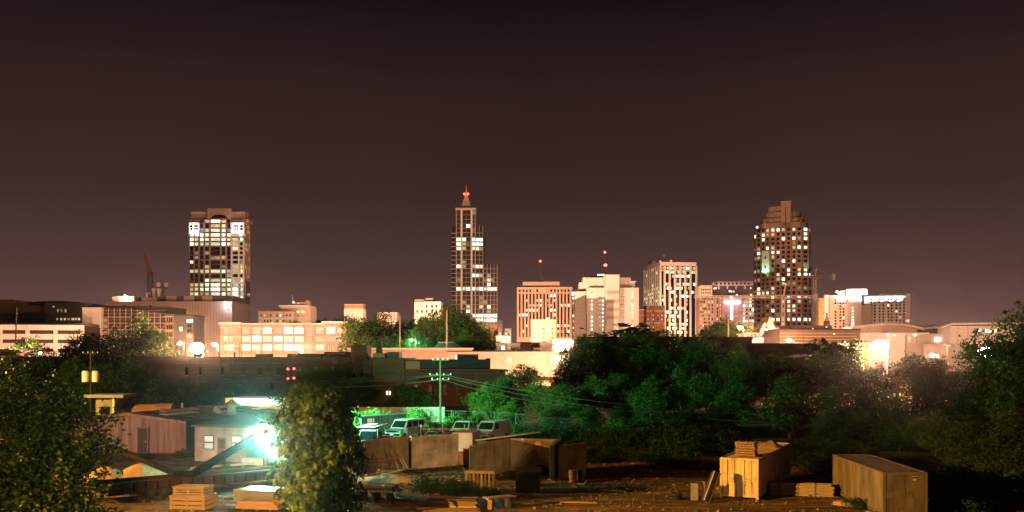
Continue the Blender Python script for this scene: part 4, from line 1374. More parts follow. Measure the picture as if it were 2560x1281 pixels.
# ------------------------------------------------------------------ warehouses in the middle distance
B = Bld('brick_warehouse', 'long dark brick warehouse behind the yard, left half', 425, 905, 190)
u = B.u
B.box('wall', M['brickd'], 0, B.w, 0, 26, 0, B.h(899))
B.box('parapet', M['brickd'], -.1, B.w, -.15, .5, B.h(899), B.h(893.5))
B.box('roof_edge', M['dark'], 0, B.w, -.25, 26, B.h(893.5), B.h(892.5))
B.box('raised_roof', M['dark'], u(700), u(790), 6, 18, B.h(892.6), B.h(884))
B.box('raised_roof', M['dark'], u(790), u(860), 8, 20, B.h(892.6), B.h(879))
B.box('roof_hatch', M['greyd'], u(625), u(655), 4, 9, B.h(892.6), B.h(885))
B.box('coping', M['tan'], u(720), u(850), 5.6, 6, B.h(885), B.h(883.6))
for a in (467, 500, 555, 607, 650, 695, 750, 790, 830, 868):
    w = B.box('window', M['glassd'], u(a - 4), u(a + 4), -.08, .2, B.h(938), B.h(919))
    B.box('sill', M['tan'], u(a - 5), u(a + 5), -.3, .05, B.h(939.5), B.h(938))
    B.box('lintel', M['brickd'], u(a - 5), u(a + 5), -.2, .05, B.h(919), B.h(917))
for a in (520, 600, 680, 760):
    B.box('window', M['glassd'], u(a - 4), u(a + 4), -.08, .2, B.h(978), B.h(958))
for i in range(9):
    B.box('pilaster', M['brickd'], u(440 + i * 55), u(444 + i * 55), -.35, .05, 0, B.h(899))

for k, a in enumerate((452, 486, 528, 575, 668, 735, 812)):
    MB().cyl((u(a), 3 + k % 3, B.h(893)), (u(a), 3 + k % 3, B.h(886 - k % 4)), .22, .22, 8).cyl((u(a), 3 + k % 3, B.h(886 - k % 4)), (u(a), 3 + k % 3, B.h(884 - k % 4)), .4, .1, 8).build('roof_vent', M['steeld'], B.root)
for a in (478, 588, 722, 845):
    B.box('downpipe', M['steeld'], u(a), u(a + 1.2), -.5, -.35, 0, B.h(897))
for a, y0, y1, w in ((540, 915, 908, 26), (640, 950, 943, 40), (770, 913, 906, 30)):
    B.box('wall_patch', M['tanbrick'], u(a), u(a + w), -.05, .05, B.h(y0), B.h(y1))
B = Bld('tan_warehouse', 'tall tan brick warehouse bay with rooftop boxes and chimney', 872, 1012, 182)
u = B.u
B.box('wall', M['brickd'], 0, B.w, 0, 22, 0, B.h(898))
B.box('tower_bay', M['tanbrick'], u(926), u(1012), -.6, 20, 0, B.h(896))
B.box('roof_box', M['brickd'], u(875), u(915), 1, 7, B.h(899), B.h(862))
B.box('roof_box', M['brownc'], u(930), u(960), 1, 5, B.h(897), B.h(883))
B.box('roof_box', M['greyd'], u(966), u(996), 1, 6, B.h(897), B.h(880))
B.box('roof_edge', M['dark'], u(925), u(1013), -.75, 20, B.h(896), B.h(894.8))
ch = MB().box(u(937.5), u(951), 1.5, 3, B.h(897), B.h(855)).box(u(936.8), u(951.7), 1.4, 3.1, B.h(855), B.h(853))
B.mesh('chimney', ch, M['brickd'])
B.box('door_recess', M['greyd'], u(984), u(1004), -.75, -.5, B.h(950), B.h(908))
for a, k in ((866.5, 'c'), (911.5, 'b'), (969, 'c'), (975.5, 'c')):
    w = 11 if a == 911.5 else 3.2
    y0, y1 = (991, 985.5) if a == 911.5 else (987, 978)
    v = -.2 if a < 926 else -.8
    B.box('lit_window', G[k], u(a - w / 2), u(a + w / 2), v, v + .25, B.h(y0), B.h(y1))
for a in (885, 905):
    B.box('window', M['glassd'], u(a - 4), u(a + 4), -.1, .2, B.h(945), B.h(925))

B = Bld('low_warehouse', 'lower brown brick warehouse with dark roof steps right of centre', 1012, 1264, 172, 6)
u = B.u
zw = B.h(926, 1012)
B.box('wall', M['brickd'], 0, B.w, 0, 20, 0, zw)
B.box('coping', M['tanbrick'], -.1, B.w + .1, -.15, .4, zw, zw + .18)
B.box('upper_store', M['black'], 0, u(1230), 5, 20, zw - .1, B.h(899, 1100))
B.box('upper_store_box', M['black'], u(1146), u(1200), 4.6, 16, zw, B.h(886, 1170))
B.box('end_pier', M['black'], u(1222), u(1231), 4.4, 8, zw, B.h(896, 1225))
B.box('skylight', M['brownc'], u(1014), u(1050), 3, 5.0, zw, B.h(896, 1030) - .6)
for i in range(6):
    a = 1040 + i * 36
    B.box('window', M['glassd'], u(a - 5), u(a + 5), -.1, .2, B.h(985, a), B.h(962, a))
    B.box('sill', M['tan'], u(a - 6), u(a + 6), -.25, .05, B.h(987, a), B.h(985, a))

B = Bld('painted_warehouse', 'long pale painted brick warehouse wall lit pink by street lamp', 1120, 1397, 300, -6)
u = B.u
B.box('wall', M['painted'], 0, B.w, 0, 24, 0, B.h(880))
B.box('roof_edge', M['dark'], -.2, B.w - 6, -.3, 24, B.h(880), B.h(877.5))
B.box('roof_unit', M['bronze'], u(1332), u(1350), 3, 8, B.h(878), B.h(870))
B.box('roof_unit', M['bronze'], u(1367), u(1374), 3, 5, B.h(878), B.h(875))
B.box('downpipe', M['brickp'], u(1369), u(1371), -.3, 0, 0, B.h(881))
MB().cyl((u(1273), -.25, B.h(900)), (u(1273), -.05, B.h(900)), .75, .75, 14).build('wall_roundel', M['white'], B.root)
B = simple('dim_parapet_building', 'low dark building whose roof hides the wood behind the containers', 1445, 1880, 205, 848, 'dark', 16, cap='dark')
B.box('roof_strip', M['brownc'], B.u(1475), B.u(1530), -.3, .1, B.h(857), B.h(855))
B = simple('long_dark_shed', 'long dark flat shed roof below the low brown block', 1880, 2160, 212, 864, 'dark', 14, cap='dark')
B = Bld('hip_roof_house', 'grey hip-roofed house before the green-lit tree', 1078, 1172, 330)
u = B.u
B.box('wall', M['brownc'], u(1085), u(1165), .8, 12, 0, B.h(877))
B.mesh('hip_roof', MB().hexa([(0, 0, B.h(877)), (B.w, 0, B.h(877)), (B.w, 13, B.h(877)), (0, 13, B.h(877)), (u(1093), 5.5, B.h(856)), (u(1131), 5.5, B.h(856)), (u(1131), 7.5, B.h(856)), (u(1093), 7.5, B.h(856))]), M['roofhouse'])
B.box('ridge_tile', M['brownc'], u(1092), u(1132), 5.3, 7.7, B.h(856), B.h(855))
B = simple('long_low_terrace', 'low brown terrace with pale trim behind the rooftop boxes', 870, 1180, 300, 874, 'brownc', 10, cap='beige')
B = simple('porch_block', 'tiny pink-lit block at the lower far left', -10, 30, 185, 880, 'brickp', 8, cap='white')
B.box('lit_doorway', G['f'], B.u(4), B.u(12), -.15, .1, B.h(905), B.h(890))
B = simple('tree_side_wall', 'dark brown wall half hidden behind the left trees', 30, 430, 200, 897, 'brickd', 10, cap='dark')

# ------------------------------------------------------------------ yard: materials
M['corr'] = surf('corrugated_pink_steel', (.27, .18, .15), .6, .42, 1.1, metal=.1, stretch=(1.6, 1.6, .12))
M['block'] = surf('stained_block_wall', (.30, .24, .22), .85, .45, .9, bump=.3, stretch=(1, 1, .5))
M['roofm'] = surf('rusty_metal_roof', (.10, .075, .065), .6, .4, .4, stretch=(.3, 1, 1))
M['sand'] = surf('orange_sand', (.36, .23, .11), .95, .16, 1.4, bump=.7)
M['wood'] = surf('raw_lumber', (.36, .24, .14), .8, .25, 2.0, stretch=(1, 6, 6))
M['woodd'] = surf('weathered_lumber', (.17, .115, .075), .85, .35, 2.0, stretch=(1, 6, 6))
M['crate'] = surf('crate_plywood', (.40, .27, .16), .8, .18, 1.2, bump=.15)
M['contw'] = surf('cream_container_paint', (.50, .34, .20), .6, .22, 1.5, c2=(.62, .49, .33), stretch=(1, 1, .22), bump=.15)
M['contb'] = surf('tan_container_paint', (.070, .056, .042), .7, .3, 1.1, c2=(.125, .105, .080), stretch=(1, 1, .25), bump=.15)
M['vanw'] = surf('white_van_paint', (.40, .385, .36), .35, .1, .6, spec=.5)
M['vang'] = surf('grey_van_paint', (.34, .32, .31), .35, .08, .6, spec=.5)
M['rubber'] = surf('tyre_rubber', (.02, .02, .02), .85, .3, 4)
M['chrome'] = surf('chrome_trim', (.6, .6, .6), .2, .05, 4, metal=1)
M['glassv'] = surf('vehicle_glass', (.01, .014, .016), .08, .2, 1, spec=.8)
M['pink'] = surf('salmon_plastic', (.50, .22, .18), .5, .08, 1)
M['teal'] = surf('teal_tarp', (.05, .22, .22), .7, .2, 1)
M['alu'] = surf('bright_aluminium', (.62, .62, .62), .3, .12, 2, metal=.7)
M['bamboo'] = surf('pale_pipe', (.36, .29, .19), .55, .2, 2)
M['rust'] = surf('rusty_tank', (.24, .10, .06), .7, .3, 1)
M['whitep'] = surf('white_fascia_paint', (.78, .78, .76), .6, .05, .5)
M['graf'] = surf('pale_paint_patch', (.50, .38, .31), .8, .5, 4, bump=.2)


def stain(base, name, patch):
    """concrete with a flaking paint patch"""
    return surf(name, base, .9, .35, .7, c2=patch, bump=.4)


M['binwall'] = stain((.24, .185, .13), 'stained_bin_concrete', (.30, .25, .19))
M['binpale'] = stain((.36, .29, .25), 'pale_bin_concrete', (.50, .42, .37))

# ------------------------------------------------------------------ corrugated shed
TH = R(-15.7)
D0 = 85.5
shx, shy = X(465, D0), D0
# local frame: x along the front wall (right end at 0), y into the shed
t = thing('corrugated_shed', 'long corrugated metal shed with low gable roof and one dark door', 'shed', (shx, shy, 0), TH)
Wd, Ln, Eh, Rh = 12.4, 22.0, 3.05, 3.72


def corr(mb, u0, u1, z0, ztop, step=.30, amp=.05):
    n = int((u1 - u0) / (step / 2))
    pr = None
    for i in range(n + 1):
        uu = u0 + (u1 - u0) * i / n
        vv = -amp if (i // 1) % 2 else 0
        p = (uu, vv, z0), (uu, vv, ztop(uu))
        if pr:
            mb.add([pr[0], p[0], p[1], pr[1]], [(0, 1, 2, 3)])
        pr = p
    return mb


ridge = -Wd * .5
zt_ = lambda uu: Eh + (Rh - Eh) * (1 - abs(uu - ridge) / (Wd * .5))
w = corr(MB(), -Wd, 0, 0, zt_)
w.build('front_wall', M['corr'], t)
sw = corr(MB(), 0, Ln, 0, lambda q: Eh)
sw.v = [(-y_, x_, z_) for x_, y_, z_ in sw.v]
sw.v = [(0 + abs(x_), y_, z_) for x_, y_, z_ in sw.v]
sw.build('side_wall', M['roofm'], t)
MB().box(-Wd, -.06, .06, Ln, 0, Eh - .05).build('inner_frame', M['dark'], t)
for sgn in (-1, 1):
    ex = ridge + sgn * (Wd * .5 + .25)
    rfm = MB().hexa([(ridge, -.3, Rh), (ridge, Ln, Rh), (ex, Ln, Eh - .02), (ex, -.3, Eh - .02),
                     (ridge, -.3, Rh + .08), (ridge, Ln, Rh + .08), (ex, Ln, Eh + .06), (ex, -.3, Eh + .06)])
    rfm.build('roof_slope', M['roofm'], t)
    for k in range(9):
        q = k * 2.5 + .4
        MB().beam((ridge + sgn * .2, q, Rh + .10), (ex - sgn * .1, q, Eh + .09), .06, .05).build('roof_seam', M['roofm'], t)
    MB().beam((ridge, -.36, Rh - .02), (ex, -.36, Eh - .06), .10, .26).build('gable_trim', M['corr'], t)
for k, (q0, q1, f0, f1) in enumerate(((1.5, 6.5, .35, .52), (3.5, 9, .12, .24), (8.5, 13, .55, .7), (12, 17, .2, .33), (15, 19, .62, .75))):
    e_ = lambda f: (ridge + f * Wd * .5, Rh + (Eh - Rh) * f + .12)
    (xa, za), (xb, zb_) = e_(f0), e_(f1)
    MB().hexa([(xa, q0, za), (xb, q0, zb_), (xb, q1, zb_), (xa, q1, za), (xa, q0, za + .05), (xb, q0, zb_ + .05), (xb, q1, zb_ + .05), (xa, q1, za + .05)]).build('skylight', M['whitep'], t)
dr = MB().box(-5.15, -4.1, -.12, .03, .1, 2.35).build('door', M['bronze'], t)
ubox('door_frame', M['corr'], dr, -5.25, -5.15, -.16, .03, .1, 2.45)
ubox('door_frame', M['corr'], dr, -4.1, -4.0, -.16, .03, .1, 2.45)
ubox('handle', M['steel'], dr, -4.3, -4.22, -.2, -.1, 1.05, 1.2)
vt = MB().cyl((-.6, 8.5, 3.1), (-.6, 8.5, 4.05), .48, .42, 12).cyl((-.6, 8.5, 4.05), (-.6, 8.5, 4.2), .78, .78, 12).cyl((-.6, 8.5, 4.2), (-.6, 8.5, 4.75), .8, .1, 12)
vt.build('roof_ventilator', M['woodd'], t)
MB().cyl((-1.6, 8.2, 3.2), (-2.2, 8.0, 3.9), .28, .34, 10).build('vent_elbow', M['steel'], t)
MB().cyl((-6.8, 9, 3.6), (-6.8, 9, 4.3), .1, .1, 8).build('vent_pipe', M['offwhite'], t)

# rusty tank and small hut behind the shed
tk = thing('rusty_tank', 'rust-red horizontal tank lying behind the corrugated shed roof', 'tank', (X(378, 106), 106, 0))
MB().cyl((-2.6, 0, 2.75), (2.6, 0, 2.75), 1.0, 1.0, 16).sphere((-2.6, 0, 2.75), 1.0, 12, 8).build('vessel', M['rust'], tk, smooth=False)
for q in (-1.6, 1.6):
    MB().box(q - .15, q + .15, -.7, .7, 0, 2.1).build('saddle', M['steeld'], tk)
ht = thing('small_hut', 'small pale hut with a flat overhanging roof left of the shed', 'hut', (X(268, 104), 104, 0))
MB().box(-1.3, 1.1, 0, 2.4, 0, 4.5).build('wall', M['block'], ht)
MB().box(-2.3, 2.1, -.7, 3, 4.5, 4.85).build('roof', M['grey'], ht)
MB().box(.75, .95, -.35, -.15, 0, 4.5).build('post', M['whitep'], ht)
MB().box(-.7, .3, -.06, .05, 2.6, 3.5).build('window', M['glassd'], ht)

# ------------------------------------------------------------------ block office
D1 = 80.4
t = thing('block_office', 'stained block-walled yard office with lit windows beside the shed', 'building', (X(487, D1), D1, 0), TH)
ow = 7.4
MB().box(0, ow, 0, 9, 0, 3.0).build('wall', M['block'], t)
MB().hexa([(-.2, -.3, 3.0), (ow + .3, -.3, 3.0), (ow + .3, 9.3, 3.0), (-.2, 9.3, 3.0), (-.2, -.3, 3.16), (ow + .3, -.3, 3.16), (ow + .3, 9.3, 3.6), (-.2, 9.3, 3.6)]).build('roof', M['roofm'], t)
M['pane'] = glow('fluorescent_office_pane', (1, .95, .80), 1.5, var=.2)
for a in (.95, 3.7):
    wn_ = MB().box(a, a + .98, -.05, .1, 1.05, 2.3).build('window', M['bronze'], t)
    for k in range(2):
        ubox('pane', M['pane'], wn_, a + .08, a + .90, -.09, -.04, 1.12 + k * .6, 1.60 + k * .6)
    ubox('sill', M['block'], wn_, a - .08, a + 1.06, -.16, .02, .95, 1.05)
d_ = MB().box(2.3, 3.15, -.06, .05, .02, 2.1).build('door', M['woodd'], t)
ubox('door_panel', M['bronze'], d_, 2.42, 3.03, -.1, -.05, 1.15, 1.95)
ubox('handle', M['steel'], d_, 3.02, 3.1, -.14, -.05, 1.0, 1.1)
MB().box(5.1, 6.9, -.05, .06, .02, 2.2).build('roller_door', M['teal'], t)
for k in range(8):
    ubox('door_slat', M['teal'], t, 5.15, 6.85, -.09, -.05, .1 + k * .26, .32 + k * .26)
MB().box(5.6, 7.6, -1.5, -.5, 0, .55).build('step_block', M['offwhite'], t)

# white canopy behind
t = thing('white_canopy', 'white flat canopy with deep fascia glaring behind the yard lamp', 'canopy', (X(563, 103), 103, 0), R(-4))
MB().box(0, 9.5, 0, 6, 3.95, 4.5).build('roof_slab', M['whitep'], t)
MB().hexa([(.9, .25, 3.55), (9.3, .25, 2.9), (9.3, .6, 2.9), (.9, .6, 3.55), (.9, .25, 3.95), (9.3, .25, 3.95), (9.3, .6, 3.95), (.9, .6, 3.95)]).build('fascia', M['whitep'], t)
for q in (1.2, 5, 9):
    MB().box(q - .1, q + .1, .7, .9, 0, 3.95).build('post', M['steel'], t)

# ------------------------------------------------------------------ yard flood lamp
LX, LD, LZ = X(662, 67), 67, Z(1085, 67)
t = thing('yard_floodlight', 'blazing blue-green floodlight on a short post before the block office', 'floodlight', (LX, LD, 0))
MB().cyl((0, .25, 0), (0, .25, LZ + .5), .07, .06, 8).build('post', M['steeld'], t)
MB().beam((0, .25, LZ + .4), (0, -.05, LZ + .35), .06, .06).build('arm', M['steeld'], t)
MB().cyl((0, -.05, LZ + .3), (0, -.05, LZ + .55), .34, .12, 12).build('hood', M['steel'], t)
MB().sphere((0, -.05, LZ), .72, 16, 10).build('lens', G['merc'], t, smooth=True)
light('lamp_light', t, (-.1, .95, LZ), MERC, 130000, .12, 42, (-.05, 1, .0), .35)
light('lamp_spill', t, (0, -1.0, LZ - .1), (.36, 1, .80), 3500, .12)
light('lamp_beam', t, (0, -.95, LZ), (.36, 1, .80), 260000, .12, 20, (17.9, -67, 5.2), .6)

# ------------------------------------------------------------------ trailer, boom, sand, crates
A_, Bb = np.array((X(250, 57), 57.0)), np.array((X(760, 66.2), 66.2))
dv = Bb - A_
Lt = float(np.linalg.norm(dv))
t = thing('flatbed_trailer', 'dark low flatbed trailer with deep side girder crossing the yard', 'trailer', (A_[0], A_[1], 0), math.atan2(dv[1], dv[0]))
MB().hexa([(0, 0, .35), (Lt, 0, .5), (Lt, .25, .5), (0, .25, .35), (0, 0, 1.12), (Lt, 0, 1.15), (Lt, .25, 1.15), (0, .25, 1.12)]).build('side_girder', M['rustbeam'], t)
MB().box(0, Lt, .25, 2.3, .62, .74).build('deck', M['tarsteel'], t)
MB().box(0, Lt, 2.3, 2.5, .5, 1.12).build('side_girder', M['rustbeam'], t)
for k in range(18):
    ubox('stake_pocket', M['tarsteel'], t, .5 + k * .75, .6 + k * .75, -.05, 0, .55, 1.05)
for q in (3.0, 3.85):
    for yy in (-.02, 2.1):
        wh = MB().cyl((q, yy - .15, .36), (q, yy + .25, .36), .36, .36, 18).build('wheel', M['rubber'], t)
        MB().cyl((q, yy - .18, .36), (q, yy - .12, .36), .17, .17, 12).build('rim', M['steeld'], wh)
MB().box(1.8, 5.0, .1, .25, .3, .42).build('axle_frame', M['steeld'], t)
bm = thing('steel_boom', 'dark V-shaped steel boom lying across the trailer below the floodlight', 'boom', (X(445, 61), 61, 0))
ctl = [(285, 1120, 63.0), (440, 1186, 61), (484, 1184, 61), (634, 1094, 65)]
pts = [np.array((X(a, d) - X(445, 61), d - 61, Z(b, d))) for a, b, d in ctl]
MB().beam(pts[0], pts[1], .3, .30).build('left_arm', M['tarsteel'], bm)
MB().beam(pts[1] - (.1, 0, 0), pts[2] + (.1, 0, 0), .34, .42).build('elbow', M['tarsteel'], bm)
MB().beam(pts[2], pts[3], .34, .44).build('right_arm', M['tarsteel'], bm)
MB().box(pts[1][0] - .1, pts[2][0] + .1, -.4, .5, 1.1, pts[1][2] - .1).build('saddle', M['tarsteel'], bm)


def heap(name, label, px, D, rx, ry, h, seed, m='sand', group=None):
    rr = random.Random(seed)
    o = MB()
    nr, na = 9, 26
    ph = [rr.uniform(0, 6.3) for _ in range(4)]
    o.v.append((0, 0, h))
    for i in range(1, nr + 1):
        f = i / nr
        for a in range(na):
            tt = 2 * math.pi * a / na
            wob = 1 + .14 * math.sin(2 * tt + ph[0]) + .09 * math.sin(5 * tt + ph[1]) + .05 * math.sin(9 * tt + ph[2])
            zz = h * (1 - f ** 1.25) * (1 + .10 * math.sin(4 * tt + ph[3]) * f) + rr.uniform(-.03, .03) * (f < .95)
            o.v.append((rx * f * wob * math.cos(tt), ry * f * wob * math.sin(tt), zz if i < nr else -.1))
    for a in range(na):
        o.f.append((0, 1 + a, 1 + (a + 1) % na))
    for i in range(nr - 1):
        for a in range(na):
            p, q = 1 + i * na + a, 1 + i * na + (a + 1) % na
            o.f.append((p, p + na, q + na, q))
    ob = o.build(name, M[m], None, (X(px, D), D, 0), 0, True)
    return tag(ob, label, 'sand pile', group)


heap('sand_pile', 'left rounded heap of orange sand behind the trailer', 268, 63.8, 2.5, 2.0, 1.5, 1)
heap('sand_pile', 'right larger heap of orange sand behind the trailer', 350, 64.6, 2.9, 2.0, 1.6, 2)
heap('sand_pile', 'small orange sand heap under the elbow of the boom', 478, 68, 1.6, 1.2, .75, 3)
heap('sand_pile', 'low sandy bank at the foot of the left concrete bin', 985, 66.5, 3.6, 1.8, .62, 4)
heap('sand_pile', 'flat sandy mound in front of the left concrete bin', 905, 63.5, 2.6, 1.5, .5, 5)
sh_ = thing('metal_sheet', 'pale sheet of metal lying on the ground under the floodlight', 'metal sheet', (X(560, 75), 75, 0), R(12))
MB().hexa([(-2.6, -.5, .05), (2.4, -.5, .3), (2.4, .5, .34), (-2.6, .5, .09), (-2.6, -.5, .08), (2.4, -.5, .33), (2.4, .5, .37), (-2.6, .5, .12)]).build('sheet', M['alu'], sh_)
for q in (-1.5, 1.5):
    MB().box(q - .1, q + .1, -.4, .4, 0, .09 + (q + 2.6) * .05).build('bearer', M['woodd'], sh_)


def crate(name, label, px, D, w, d, h, rz, z0=0, group='wooden crates'):
    t = thing(name, label, 'crate', (X(px, D), D, z0), R(rz), group)
    nb = max(3, int(h / .3))
    for side in range(4):
        L = w if side % 2 == 0 else d
        for k in range(nb):
            za, zb2 = h * k / nb + .03, h * (k + 1) / nb - .03
            if side == 0:
                ubox('board', M['crate'], t, 0, w, 0, .05, za, zb2)
            elif side == 2:
                ubox('board', M['crate'], t, 0, w, d - .05, d, za, zb2)
            elif side == 1:
                ubox('board', M['crate'], t, w - .05, w, .052, d - .052, za, zb2)
            else:
                ubox('board', M['crate'], t, 0, .05, .052, d - .052, za, zb2)
    for q in (.12, w / 2, w - .12):
        ubox('batten', M['wood'], t, q - .06, q + .06, -.04, -.001, 0, h)
    ubox('lid', M['crate'], t, -.03, w + .03, -.05, d + .03, h, h + .05)
    return t


crate('wooden_crate', 'large wooden crate on the orange dirt below the trailer', 424, 54.6, 2.25, 1.5, .78, -9)
crate('wooden_crate', 'smaller wooden crate stacked on the large crate', 432, 55.0, 2.0, 1.2, .42, -9, .83)


def plank_stack(name, label, px, D, L, n, rows, w, th, rz, z0, mats, group='stacks of boards and beams', bearers=True, jitter=.12, cat='board stack'):
    rr = random.Random(int(px))
    t = thing(name, label, cat, (X(px, D), D, 0), R(rz), group)
    for r_ in range(rows):
        for i in range(n):
            j0, j1 = rr.uniform(-jitter, jitter), rr.uniform(-jitter, jitter)
            ubox('board', M[rr.choice(mats)], t, j0, L + j1, i * w, (i + .93) * w, z0 + r_ * th * 1.06, z0 + r_ * th * 1.06 + th)
    if bearers:
        for q in (.15, .5, .85):
            ubox('bearer', M['woodd'], t, L * q - .06, L * q + .06, .02, n * w - .02, 0, z0)
    return t


plank_stack('form_stack', 'shiny stack of aluminium form panels near the crates', 588, 56.2, 2.55, 5, 5, .34, .16, -14, .12, ['alu', 'alu', 'pink', 'steel'])
plank_stack('form_stack', 'stack of boards on a pale pallet in the bottom centre-left', 592, 54.3, 2.5, 3, 3, .34, .14, -12, .1, ['crate', 'pink', 'wood'])
plank_stack('board_stack', 'low stack of grey beams on trestles right of the vine-covered tree', 884, 57.6, 2.5, 6, 3, .22, .13, -12, .62, ['woodd', 'steel', 'woodd', 'alu'])
plank_stack('board_stack', 'stack of dark beams with pale brackets at bottom centre', 1066, 54.6, 3.0, 5, 4, .2, .13, -6, .1, ['woodd', 'woodd', 'steeld', 'wood'])
plank_stack('board_stack', 'loose boards at the lower edge in front of the dark beams', 1036, 53.2, 3.8, 5, 1, .22, .07, -5, .12, ['woodd', 'wood'])
plank_stack('ladder_stack', 'sloping bundle of pale rails on legs at bottom centre', 1222, 54.2, 1.9, 6, 2, .12, .05, 33, .62, ['alu', 'woodd', 'alu', 'wood'], cat='rail bundle')

# ------------------------------------------------------------------ concrete bins
def wall_seg(parent, a, b, h, th, m, name='bin_wall'):
    (p0, d0), (p1, d1) = a, b
    a2, b2 = np.array((X(p0, d0), d0)), np.array((X(p1, d1), d1))
    v = b2 - a2
    L = float(np.linalg.norm(v))
    ang = math.atan2(v[1], v[0])
    nb = max(1, round(L / 1.6))
    for k in range(nb):
        me = MB().box(L * k / nb + .012, L * (k + 1) / nb - .012, 0, th, 0, h).mesh(name, M[m])
        link('wall_panel', me, parent, (a2[0], a2[1], 0), ang)
    MB().box(-.01, L + .01, .03, th - .03, .01, h - .03).build('wall_joint', M['dark'], parent, (a2[0], a2[1], 0), ang)
    return a2, ang, L


t = thing('concrete_bin', 'left open concrete storage bin with a pale stained side wall', 'storage bin', (0, 0, 0), 0, 'concrete bins')
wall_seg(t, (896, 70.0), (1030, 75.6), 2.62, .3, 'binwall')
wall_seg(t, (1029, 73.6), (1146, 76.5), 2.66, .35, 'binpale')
t2 = thing('concrete_bin', 'right open concrete storage bin with a flaking pale paint patch', 'storage bin', (0, 0, 0), 0, 'concrete bins')
wall_seg(t2, (1182, 67.2), (1276, 73.4), 2.58, .3, 'binwall')
a2, ang, L2 = wall_seg(t2, (1276, 73.2), (1402, 72.2), 2.6, .3, 'binwall')
wall_seg(t2, (1385, 67.4), (1400, 72.2), 2.6, .32, 'binwall')
wall_seg(t2, (1396, 67.9), (1466, 70.2), 2.5, .3, 'binwall')
rr = random.Random(5)
pm = MB()
for cxp, cyp, rx_, ry_ in ((1322, 1122, 10, 11), (1333, 1120, 9, 9), (1346, 1116, 11, 16), (1358, 1126, 12, 12), (1372, 1130, 10, 9), (1376, 1146, 9, 10), (1364, 1140, 12, 7)):
    pp = []
    for q in range(18):
        tt = 2 * math.pi * q / 18
        k_ = rr.uniform(.65, 1.1)
        dd = 72.6
        pp.append((X(cxp + rx_ * k_ * math.cos(tt), dd) - a2[0], Z(cyp + ry_ * k_ * math.sin(tt), dd)))
    pm.profy(pp, -.018 - .002 * len(pm.f) / 20, -.003)
pm.build('paint_patch', M['graf'], t2, (a2[0], a2[1], 0), ang)

lp = thing('scrap_pallet', 'broken pallet and boards leaning in the left concrete bin', 'scrap pallet', (X(965, 71.5), 71.5, 0), R(22))
for k, (xa, tilt, hgt, m_) in enumerate(((-.6, -.25, 1.5, 'wood'), (.15, -.2, 1.6, 'woodd'), (.65, -.22, 1.45, 'wood'), (1.2, -.3, 1.5, 'crate'), (1.42, -.3, 1.45, 'crate'))):
    MB().beam((xa + .3, -.3, .35), (xa + tilt, .4, .35 + hgt), .12 if k < 3 else .3, .06).build('board', M[m_], lp)
for z_ in (.5, .95, 1.2):
    MB().beam((-.9, .05, z_), (1.6, .05, z_ - .1), .08, .14).build('crossboard', M['woodd'], lp)
for k in range(9):
    rr2 = random.Random(40 + k)
    dbx = MB().beam((rr2.uniform(-1.4, 0), -rr2.uniform(.3, 1.6), rr2.uniform(.1, .5)), (rr2.uniform(.3, 2.4), -rr2.uniform(.2, 1.5), rr2.uniform(.1, .55)), .2, .06)
    dbx.build('fallen_board', M[rr2.choice(['wood', 'woodd', 'woodd'])], lp)
t = thing('salmon_box', 'salmon-pink block standing in the gap between the concrete bins', 'box', (X(1148, 77), 77, 0), R(4))
MB().box(0, 1.35, 0, 1.2, 0, 1.05).build('body', M['pink'], t)
MB().box(.35, 1.35, .02, 1.1, 1.05, 1.3).build('upper_slab', M['pink'], t)
t = thing('dark_bin', 'black square bin standing in front of the right concrete bin', 'waste bin', (X(1290, 61.5), 61.5, 0), R(-5))
MB().hexa([(0, 0, 0), (1.55, 0, 0), (1.55, 1.3, 0), (0, 1.3, 0), (-.05, -.05, 1.35), (1.6, -.05, 1.35), (1.6, 1.35, 1.35), (-.05, 1.35, 1.35)]).build('body', M['black'], t)
MB().hexa([(-.1, -.1, 1.35), (1.65, -.1, 1.35), (1.65, 1.4, 1.35), (-.1, 1.4, 1.35), (-.05, 0, 1.42), (1.6, 0, 1.42), (1.6, 1.35, 1.55), (-.05, 1.35, 1.55)]).build('lid', M['steeld'], t)
for q in (.1, 1.45):
    MB().cyl((q - .04, .1, .05), (q + .04, .1, .05), .08, .08, 10).build('castor', M['rubber'], t)
t = thing('timber_rack', 'slatted timber rack with bright top rail in front of the bins', 'rack', (X(1161, 62.8), 62.8, 0), R(-12))
MB().box(0, 2.1, 0, .5, 1.12, 1.3).build('top_rail', M['wood'], t)
for k in range(8):
    MB().box(.05 + k * .27, .17 + k * .27, .02, .12, 0, 1.12).build('slat', M['woodd' if k % 2 else 'wood'], t)
MB().box(.02, 2.1, .14, .2, .5, .62).build('mid_rail', M['woodd'], t)
for q in (.08, 1.95):
    MB().box(q, q + .12, .36, .48, 0, 1.12).build('rear_post', M['woodd'], t)

